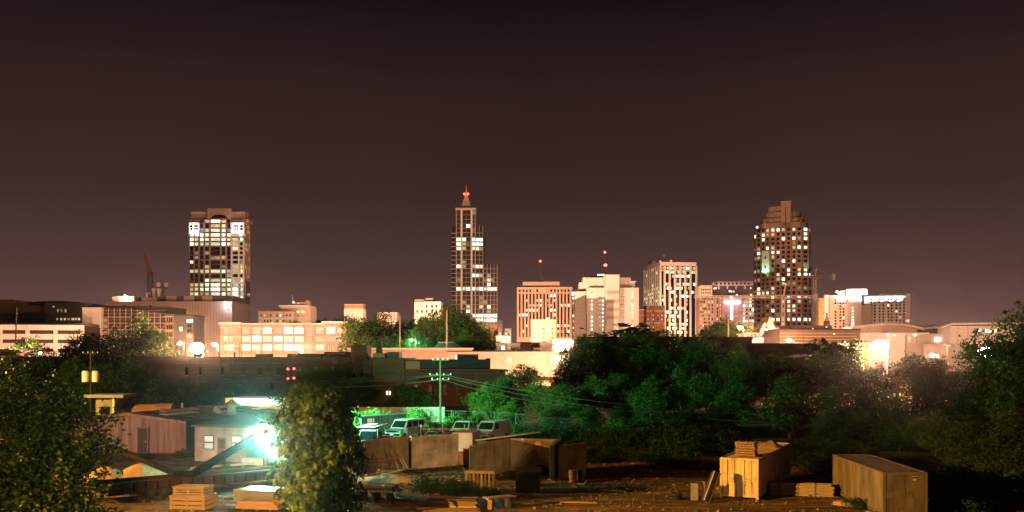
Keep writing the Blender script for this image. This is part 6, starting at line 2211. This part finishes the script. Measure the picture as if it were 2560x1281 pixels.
# airy sapling with upright sprays
lb = [(.10 * math.cos(i * 2.1), .10 * math.sin(i * 2.1), .35 + .07 * i, .10, .10, .11) for i in range(9)]
VAR.append((leaf_cloud('leaf_crown', 80, lb, 170, 22, .020, .030, F1, .5), trunk_mesh('tree_trunk', lb, .014, .3)))
BUSH = []
for k in range(3):
    g = random.Random(70 + k)
    lb = [(g.uniform(-.55, .55), g.uniform(-.5, .5), g.uniform(.15, .45), g.uniform(.3, .5), g.uniform(.3, .45), g.uniform(.25, .5)) for _ in range(8)]
    BUSH.append(leaf_cloud('bush_leaves', 90 + k, lb, 330, 22, .030, .055, F2 if k else F1))


def tree(label, px, ytop, D, var=0, spread=1.0, group=None, rz=None, name='leafy_tree', cat='tree', sink=0):
    x_ = X(px, D)
    zb = terrain(x_, D) - sink
    h = (Z(ytop, D) - zb) / (1.0 if var < 5 else 1.06)
    t = thing(name, label, cat, (x_, D, zb), rnd.uniform(0, 6.28) if rz is None else rz, group)
    t.scale = (h * spread, h * spread, h)
    cm, tm = VAR[var]
    link('trunk', tm, t)
    c = link('crown', cm, t)
    c['kind'] = 'stuff'
    return t


def bush(label, px, D, h, w, var=0, group='shrubs and weeds', d=None, name='leafy_bush'):
    t = link(name, BUSH[var], None, (X(px, D), D, -.05), rnd.uniform(0, 6.28), (w, d or w, h))
    return tag(t, label, 'bush', group)


# skyline trees
GA = 'trees around the city blocks'
tree('big dark tree in front of the scaffolded building', 352, 790, 205, 2, .80, GA)
tree('dark tree left of the big dark tree', 228, 826, 195, 0, .95, GA)
tree('small dark tree between the parking deck and the big tree', 175, 850, 190, 1, .9, GA)
tree('small leafy tree by the far left lamp', 60, 838, 210, 0, .8, GA)
tree('low tree under the white parking deck', 120, 868, 185, 2, .8, GA)
for px, yt, D, v, sp, lab in ((905, 790, 372, 0, 1.17, 'dark tree just right of the brick loft'), (955, 778, 400, 2, 1.04, 'dark rounded tree under the small pale flat block'),
                             (868, 780, 470, 1, .9, 'dark tree peeping over the right end of the loft roof'), (795, 796, 480, 0, .9, 'low dark tree line behind the loft roof'),
                             (738, 797, 490, 3, .9, 'small dark tree behind the middle of the loft roof'), (1012, 793, 380, 1, 1.30, 'dark tree behind the pale pole with the box'),
                             (1062, 790, 380, 0, 1.17, 'dark tree under the pale old office block'), (1130, 762, 370, 2, 1.01, 'tallest dark tree before the glass tower'),
                             (1182, 800, 365, 0, 1.17, 'dark tree on the right slope of the central clump'), (1205, 822, 360, 1, 1.30, 'lowest dark tree at the right end of the central clump'),
                             (1035, 826, 342, 2, .8, 'tree lit green by the mercury lamp'), (1060, 838, 345, 0, 1.0, 'tree beside the green-lit tree'),
                             (970, 838, 345, 0, .9, 'brownish lit tree left of the green-lit tree'), (920, 842, 340, 1, 1.0, 'low tree beside the loft right corner'),
                             (1160, 826, 348, 2, .8, 'leafy tree right of the hip-roofed house'), (1195, 846, 345, 0, 1.0, 'low tree behind the hip-roofed house'), (1095, 774, 376, 4, .9, 'broad dark tree left of the tallest dark tree'), (1165, 775, 372, 4, .8, 'broad dark tree right of the tallest dark tree')):
    tree(lab, px, yt, D, v, sp, GA)
for px, yt, D, v, sp, lab in ((1612, 822, 430, 0, 1, 'small tree below the red brick office'), (1638, 825, 430, 1, 1, 'second small tree below the red brick office'), (1662, 822, 430, 2, .8, 'third small tree at the foot of the ribbed tower'),
                             (1790, 800, 470, 0, .9, 'dark tree below the left part of the sign hotel'), (1822, 796, 460, 2, .8, 'dark tree right under the cross sign'), (1766, 812, 460, 1, .9, 'dark tree right of the ribbed tower foot'),
                             (1848, 806, 470, 3, 1.1, 'slim dark tree right of the cross sign'), (1285, 868, 320, 3, 1.2, 'small pale tree on the low shop roof line'), (1355, 852, 340, 5, 2.2, 'spiky small tree over the white box building')):
    tree(lab, px, yt, D, v, sp, GA)

# left middle trees
GB = 'trees left of the yard'
for px, yt, D, v, sp, lab in ((180, 900, 130, 2, .9, 'olive-lit tree left of the transformer pole'), (265, 905, 125, 0, 1.0, 'olive-lit tree behind the transformer cans'), (330, 895, 135, 2, .85, 'olive-lit tree right of the transformer pole'),
                             (395, 930, 128, 1, 1.1, 'olive-lit tree above the shed ridge'), (450, 945, 132, 0, 1.0, 'olive-lit tree above the shed right slope'), (100, 890, 128, 0, 1.1, 'dark tree behind the left foreground bush'),
                             (590, 940, 150, 5, 2.4, 'thin upright sapling before the warehouse windows'), (520, 960, 150, 1, 1.1, 'dim tree before the warehouse left windows'), (655, 962, 146, 0, 1.2, 'dim teal-lit tree behind the white canopy'),
                             (30, 905, 120, 1, 1.2, 'dark tree at the far left edge')):
    tree(lab, px, yt, D, v, sp, GB)
# dark trees before the warehouse centre
for px, yt, D, v, sp, lab in ((790, 900, 165, 2, .85, 'dark blue-green tree behind the vine-covered tree'), (850, 905, 168, 0, 1.0, 'dark blue-green tree right behind the vine top'), (905, 935, 166, 1, 1.2, 'dark tree before the tan warehouse bay')):
    tree(lab, px, yt, D, v, sp, 'dark trees before the warehouses')
GC = 'saplings and bushes behind the parked vans'
for px, yt, D, v, sp, lab in ((1022, 958, 138, 5, 2.2, 'tall sapling left of the van utility pole'), (1050, 972, 136, 5, 2.4, 'second sapling left of the van utility pole'), (1075, 985, 134, 3, 1.4, 'short sapling close to the van utility pole'), (985, 990, 140, 1, 1.3, 'low sapling below the lit warehouse windows')):
    tree(lab, px, yt, D, v, sp, GC)

# the wood on the right: labels by landmark, alike trees share one
def wood_label(px, tier, v):
    where = ('by the van utility pole' if px < 1290 else 'above the right concrete bin' if px < 1480 else 'left of the cream container' if px < 1790
             else 'above the cream container' if px < 2040 else 'above the tan container' if px < 2320 else 'at the right edge')
    return ('slim ' if v == 3 else 'broad ' if v in (2, 4) else 'rounded ') + ('dark upper wood crown ', 'dim green mid-wood tree ', 'low wood-edge tree ')[tier] + where


WOOD = [  # px, top, D, variant, spread, tier
    (1445, 850, 158, 0, .9, 0), (1500, 826, 172, 1, .9, 0), (1415, 905, 150, 1, 1.1, 0), (1560, 852, 165, 2, .8, 0), (1625, 858, 165, 0, .9, 0), (1690, 838, 170, 4, .8, 0), (1745, 836, 165, 3, 1.1, 0), (1790, 846, 168, 0, .9, 0),
    (1850, 868, 160, 2, .8, 0), (1915, 880, 165, 0, 1, 0), (1980, 893, 165, 4, .9, 0), (2050, 886, 168, 2, .9, 0), (2120, 890, 165, 0, 1, 0), (2190, 905, 160, 4, 1, 0), (2285, 872, 165, 1, 1.1, 0), (2330, 890, 160, 0, .9, 0), (2400, 905, 162, 4, .9, 0), (2475, 918, 160, 2, .9, 0), (2550, 900, 150, 0, 1, 0),
    (1215, 960, 128, 2, .95, 1), (1265, 935, 134, 0, 1.0, 1), (1305, 905, 140, 3, 1.1, 1), (1350, 940, 132, 2, .9, 1), (1415, 955, 128, 4, 1, 1), (1485, 940, 132, 2, .9, 1), (1555, 930, 134, 0, 1, 1), (1625, 935, 130, 4, .9, 1), (1695, 925, 132, 2, .9, 1), (1765, 930, 130, 0, 1.1, 1),
    (1840, 945, 126, 4, 1, 1), (2085, 960, 118, 0, 1.1, 1), (2160, 955, 120, 4, 1, 1), (2240, 970, 116, 2, 1, 1), (2320, 950, 118, 0, 1.1, 1), (2400, 965, 114, 4, 1, 1), (2480, 960, 112, 2, 1, 1), (2560, 950, 110, 4, 1, 1),
    (1280, 1000, 116, 2, 1.0, 2), (1215, 1015, 118, 2, 1.0, 2), (1385, 1010, 112, 4, 1.2, 2), (1470, 1015, 110, 2, 1.1, 2), (1560, 1005, 108, 4, 1.2, 2), (1640, 1010, 106, 2, 1.1, 2), (1720, 1015, 104, 4, 1.2, 2), (1800, 1005, 104, 0, 1.3, 2), (2080, 1030, 92, 4, 1.3, 2),
    (2160, 1025, 92, 2, 1.2, 2), (2250, 1035, 88, 4, 1.3, 2), (2340, 1030, 84, 2, 1.2, 2), (2430, 1040, 80, 4, 1.3, 2), (2530, 1030, 78, 4, 1.3, 2)]
ORD = ('first', 'second', 'third', 'fourth', 'fifth', 'sixth', 'seventh', 'eighth', 'ninth', 'tenth')


def in_order(items):
    """labels that recur get their place counted from the left"""
    tot, seen, out = {}, {}, {}
    for px, lab in items:
        tot[lab] = tot.get(lab, 0) + 1
    for k in sorted(range(len(items)), key=lambda q: items[q][0]):
        lab = items[k][1]
        i = seen.get(lab, 0)
        seen[lab] = i + 1
        out[k] = lab if tot[lab] == 1 else lab + ', ' + ORD[i] + ' from left'
    return [out[k] for k in range(len(items))]


for (px, yt, D, v, sp, tr), lab in zip(WOOD, in_order([(w[0], wood_label(w[0], w[5], w[3])) for w in WOOD])):
    tree(lab, px, yt, D, v, sp, 'the wood on the right', name='wood_tree')
tree('thin open-branched tree silhouetted against the pale county building', 1560, 806, 172, 5, 2.6, 'the wood on the right')
tree('near dark tree filling the upper right edge', 2545, 772, 92, 2, .72, 'the wood on the right')
tree('near dark tree at the right edge behind the first one', 2500, 835, 104, 1, .8, 'the wood on the right')
for (px, yt), q in zip(((2065, 842), (2100, 850), (2128, 846)), ('left', 'middle', 'right')):
    tree(q + ' thin sprig rising over the dark shed roof below the white hotel', px, yt, 205, 5, 1.6, 'sprigs over the dark shed')
tree('vine-draped tree above and between the two containers', 1975, 925, 97, 3, 1.15, None, name='vine_tree')

# shrubs on the lot edge
for px, D, h, w, v, lab in ((905, 112, 3.6, 2.6, 1, 'brilliant pale-green bush directly right of the vine-covered tree'), (955, 113, 3.4, 2.6, 2, 'brilliant green bush behind the dump trailer'), (1000, 116, 3.0, 2.0, 1, 'lit green bush left of the rounded bush'), (1047, 114, 3.6, 2.3, 2, 'rounded lit green bush behind the passenger van'),
                            (870, 110, 3.6, 1.6, 2, 'pale lit bush half hidden by the vine-covered tree'), (1130, 112, 3.2, 1.5, 1, 'climbing green bush behind the pipe clutter'), (1185, 113, 3.0, 1.6, 2, 'green bush behind the pickup'), (1235, 118, 3.2, 2, 1, 'green bush behind the panel van'), (1300, 110, 1.3, 2.4, 2, 'weedy bush right of the panel van'), (1365, 106, 1.2, 2.4, 1, 'weedy bush by the leaning fence post')):
    bush(lab, px, D, h, w, v)
SLOPE = ((1440, 98, 2.2, 3.2), (1500, 95, 2.4, 3.4), (1560, 92, 2.7, 3.4), (1620, 90, 2.6, 3.3), (1680, 88, 3.0, 3.4), (1735, 86, 3.1, 3.2), (1790, 85, 3.2, 3.2), (1520, 84, 1.2, 3), (1600, 80, 1.1, 3), (1480, 80, .9, 2.6), (1680, 78, 1.1, 2.8), (1560, 100, 3.2, 3.2), (1650, 98, 3.4, 3.6))
for i, ((px, D, h, w), lab) in enumerate(zip(SLOPE, in_order([(s_[0], ('tall' if s_[2] > 2 else 'mid-sized' if s_[2] > 1.2 else 'low') + ' green slope bush ' + ('right of the bins' if s_[0] < 1530 else 'midway to the containers' if s_[0] < 1640 else 'left of the cream container') + (', nearer row' if s_[1] < 86 else ', farther row')) for s_ in SLOPE]))):
    bush(lab, px, D, h, w, i % 3, 'bushes on the slope')
UNDER = ((2010, 78, 2.4, 3), (2060, 72, 2.0, 2.6), (2120, 76, 2.4, 3), (2360, 60, 2.2, 3), (2430, 62, 2.8, 3.2), (2500, 58, 2.4, 3), (2555, 60, 2.6, 3), (2400, 54, 1.4, 2.4))
for i, ((px, D, h, w), lab) in enumerate(zip(UNDER, in_order([(s_[0], 'dark undergrowth bush ' + ('behind the tan container left edge' if s_[0] < 2090 else 'just behind the tan container' if s_[0] < 2200 else 'right of the tan container' if s_[0] < 2450 else 'in the lower right corner')) for s_ in UNDER]))):
    bush(lab, px, D, h, w, i % 2, 'undergrowth by the tan container')
for px, D, h, w, v, lab in ((1075, 61.5, 1.35, 1.5, 0, 'left half of the dark weed clump before the timber rack'), (1150, 60.6, 1.2, 1.6, 0, 'dark weed clump in front of the timber rack'), (1215, 60.2, .9, 1.2, 1, 'low dark weeds right of the timber rack'),
                            (960, 63, .5, 1.4, 1, 'thin weeds on the sandy mound'), (1375, 70.5, .9, .7, 0, 'dark weed tuft inside the right bin'), (360, 82, .7, 1.0, 1, 'weeds at the shed door'), (452, 82.5, 1.0, .6, 0, 'tall weed at the shed corner'), (570, 74.3, .6, .7, 2, 'bright weed tuft by the metal sheet'), (2150, 55, .8, 1.0, 0, 'weed tuft against the tan container side')):
    bush(lab, px, D, h, w, v)

# grass and weeds on the ground
gr = np.random.default_rng(4)
N = 26000
gx_ = gr.uniform(-34, 44, N)
gy_ = gr.uniform(56, 125, N)
dens = (np.sin(gx_ * .35 + gy_ * .2) + np.sin(gx_ * .13 - gy_ * .31 + 1) + np.sin(gx_ * .8) * .5)
ok = (dens > .5) & ((gy_ > 78) | (gr.random(N) < .12))
gx_, gy_ = gx_[ok], gy_[ok]
N = len(gx_)
hh = gr.uniform(.15, .55, N)
an = gr.uniform(0, 6.28, N)
w_ = .03 + .04 * gr.random(N)
bx0 = np.stack([gx_ - np.cos(an) * w_, gy_ - np.sin(an) * w_, np.full(N, -.1)], 1)
bx1 = np.stack([gx_ + np.cos(an) * w_, gy_ + np.sin(an) * w_, np.full(N, -.1)], 1)
bx2 = np.stack([gx_ + gr.normal(size=N) * .15, gy_ + gr.normal(size=N) * .15, hh], 1)
gm = MB()
gm.v = np.stack([bx0, bx1, bx2], 1).reshape(-1, 3).tolist()
gm.f = [(3 * i, 3 * i + 1, 3 * i + 2) for i in range(N)]
go = gm.build('grass', F4)
go['kind'] = 'stuff'
go['label'] = 'thin grass and weeds scattered over the yard'

# gravel and clods on the yard
gs = np.random.default_rng(9)
N = 7000
sxp, syp, szr = gs.uniform(-27, 24, N), gs.uniform(53, 82, N), gs.uniform(.02, .075, N) * (1 + 1.6 * (gs.random(N) < .06))
octa = np.array([(1, 0, 0), (0, 1, 0), (-1, 0, 0), (0, -1, 0), (0, 0, .8), (0, 0, -.5)])
pv_ = octa[None] * szr[:, None, None] * gs.uniform(.7, 1.3, (N, 6, 1)) + np.stack([sxp, syp, np.array([yard_bump(x_, y_) for x_, y_ in zip(sxp, syp)])], 1)[:, None]
gm = MB()
gm.v = pv_.reshape(-1, 3).tolist()
of_ = [(0, 1, 4), (1, 2, 4), (2, 3, 4), (3, 0, 4), (1, 0, 5), (2, 1, 5), (3, 2, 5), (0, 3, 5)]
gm.f = [tuple(q + 6 * i for q in f_) for i in range(N) for f_ in of_]
go = gm.build('gravel', surf('gravel_stone', (.22, .16, .11), .9, .4, 3))
go['kind'] = 'stuff'
go['label'] = 'gravel and clods of earth scattered over the yard'

# ------------------------------------------------------------------ foreground: left bush and vine-covered tree
g = random.Random(5)
lb = [(-25.0, 47, 4.2, 3.6, 3, 3.1), (-27.5, 49, 5.2, 3.2, 3, 3.0), (-23.4, 46, 2.4, 3.0, 2.6, 2.6), (-21.9, 47, 4.9, 1.9, 1.8, 1.5), (-23.0, 46, 3.0, 1.6, 1.8, 1.8), (-27.5, 45, 2.2, 3.2, 2.6, 2.4), (-22.2, 45, 1.0, 2.0, 2, 1.4), (-24.6, 47, 6.4, 1.6, 1.6, 1.2), (-28.5, 50, 7.4, 1.9, 1.8, 1.3), (-21.2, 45.4, .9, 1.5, 1.5, 1.0)]
lb = [(a + 25, b - 47, c, d, e_, f_) for a, b, c, d, e_, f_ in lb]
t = thing('foreground_bush', 'large leafy bush filling the lower left corner', 'bush', (-25, 47, 0))
c = link('foliage', leaf_cloud('near_leaves', 7, lb, 1500, 22, .115, .26, F5), t)
c['kind'] = 'stuff'
stm = MB()
for l in lb:
    stm.cyl((l[0] * .3, l[1] * .3, 0), (l[0], l[1], l[2]), .09, .03, 6)
    for k in range(4):
        an_ = g.uniform(0, 6.28)
        stm.cyl((l[0], l[1], l[2]), (l[0] + l[3] * 1.1 * math.cos(an_), l[1] + l[4] * 1.1 * math.sin(an_), l[2] + l[5] * g.uniform(.1, 1.0)), .03, .008, 4)
stm.build('stems', BARK, t)

kx, ky = X(792, 52), 52
t = thing('kudzu_tree', 'rounded column of broad-leaved kudzu vine over a dead tree', 'tree', (kx, ky, 0))
prof = [(0.0, 1.75), (1.0, 1.95), (2.2, 2.1), (3.4, 2.15), (4.4, 2.25), (5.3, 2.2), (6.1, 2.0), (6.8, 1.7), (7.3, 1.25), (7.6, .7), (7.72, .15)]
MB().cyl((0, 0, -.3), (.1, 0, 7.0), .28, .1, 8).cyl((0, 0, 4), (-1.2, .3, 6.6), .12, .04, 6).cyl((0, 0, 3.6), (1.4, -.2, 6.2), .12, .04, 6).build('trunk', BARK, t)
rk = np.random.default_rng(12)


def krad(z, an):
    i = max(k for k in range(len(prof)) if prof[k][0] <= z)
    if i == len(prof) - 1:
        return prof[i][1]
    (z0, r0), (z1, r1) = prof[i], prof[i + 1]
    r = r0 + (r1 - r0) * (z - z0) / (z1 - z0)
    return r * (1 + .12 * math.sin(3 * an + z * .8) + .10 * math.sin(5 * an - 1.7 * z) + .12 * math.sin(z * 2.1 + an))


def lean(z): return .18 * math.sin(z * .5) - .10 * (z - 4) * .3


# one three-lobed leaf, folded along its rib
lfv = [(0, 0, 0), (.42, .10, -.03), (.50, .34, -.10), (.26, .40, -.03), (.22, .70, -.08), (0, 1.0, -.14), (-.22, .70, -.08), (-.26, .40, -.03), (-.50, .34, -.10), (-.42, .10, -.03), (0, .45, .05)]
lff = [(0, 1, 10), (1, 2, 3, 10), (3, 4, 10), (4, 5, 10), (5, 6, 10), (6, 7, 10), (7, 8, 9, 10), (9, 0, 10)]
LM = MB()
LM.add(lfv, lff)
LEAF = LM.mesh('kudzu_leaf', F3)
from mathutils import Matrix, Vector


def leaf_matrix(z, an, off):
    r = krad(z, an) + off
    p = Vector((r * math.cos(an) + lean(z), r * math.sin(an), z))
    up = max(0, (z - 5.6) / 2.1)
    nrm = Vector((math.cos(an), math.sin(an), .35 + up * 1.6)) + Vector(rk.normal(size=3) * .32)
    nrm.normalize()
    yv = Vector((rk.normal() * .5, rk.normal() * .5, -1))
    yv = (yv - yv.dot(nrm) * nrm).normalized()
    xv = yv.cross(nrm)
    s_ = rk.uniform(.18, .34) if rk.random() < .7 else rk.uniform(.34, .50)
    m_ = Matrix((xv, yv, nrm)).transposed().to_4x4()
    m_.translation = p
    return m_ @ Matrix.Scale(s_, 4)


front = []
for k in range(300):
    z_ = rk.uniform(.5, 7.6)
    an_ = rk.uniform(math.pi * 1.03, math.pi * 1.97)
    o = bpy.data.objects.new('leaf', LEAF)
    COL.objects.link(o)
    o.parent = t
    o.matrix_local = leaf_matrix(z_, an_, rk.uniform(.04, .2))
lm = MB()
for k in range(3600):
    z_ = 7.7 * rk.random() ** .85
    an_ = rk.uniform(0, 2 * math.pi)
    m_ = leaf_matrix(z_, an_, rk.uniform(-.5, .1) if rk.random() > .1 else rk.uniform(.1, .5))
    lm.add([m_ @ Vector(q) for q in lfv], lff)
vo = lm.build('vine_leaves', F3, t)
vo['kind'] = 'stuff'
core = MB()
nn_ = 16
for i, (z_, r_) in enumerate(prof):
    for a in range(nn_):
        an_ = 2 * math.pi * a / nn_
        core.v.append((krad(z_, an_) * .72 * math.cos(an_) + lean(z_), krad(z_, an_) * .72 * math.sin(an_), z_ * .97))
for i in range(len(prof) - 1):
    for a in range(nn_):
        core.f.append((i * nn_ + a, i * nn_ + (a + 1) % nn_, (i + 1) * nn_ + (a + 1) % nn_, (i + 1) * nn_ + a))
sh2 = MB()
for k in range(34):      # hanging and reaching shoots that break the outline
    z_, an_ = rk.uniform(1.0, 7.5), rk.uniform(0, 6.28)
    r0 = krad(z_, an_)
    p = np.array((r0 * math.cos(an_) + lean(z_), r0 * math.sin(an_), z_))
    d_ = np.array((math.cos(an_), math.sin(an_), rk.uniform(-.2, 1.0)))
    for q in range(int(rk.integers(4, 9))):
        p2 = p + d_ * .16 + rk.normal(size=3) * .05
        sh2.cyl(p, p2, .012, .010, 4)
        m_ = Matrix.Translation(Vector(p2)) @ Matrix.Rotation(rk.uniform(0, 6.28), 4, 'Z') @ Matrix.Rotation(rk.uniform(.6, 2.2), 4, 'X') @ Matrix.Scale(rk.uniform(.14, .26), 4)
        sh2.add([m_ @ Vector(v_) for v_ in lfv], lff)
        p = p2
        d_ = d_ * .92 + np.array((0, 0, -.14))
so = sh2.build('vine_shoots', F3, t)
so['kind'] = 'stuff'
core.build('vine_mat', F1, t, smooth=True)
tw = MB()
for k in range(26):
    z_, an_ = rk.uniform(4.5, 7.6), rk.uniform(0, 6.28)
    r0 = krad(z_, an_)
    p0 = np.array((r0 * math.cos(an_) + lean(z_), r0 * math.sin(an_), z_))
    d_ = np.array((math.cos(an_), math.sin(an_), rk.uniform(.0, .8)))
    p1 = p0 + d_ * rk.uniform(.3, .7)
    tw.cyl(p0, p1, .02, .012, 4)
    tw.cyl(p1, p1 + d_ * .3 + (0, 0, -.15), .012, .006, 4)
tw.build('tendrils', BARK, t)
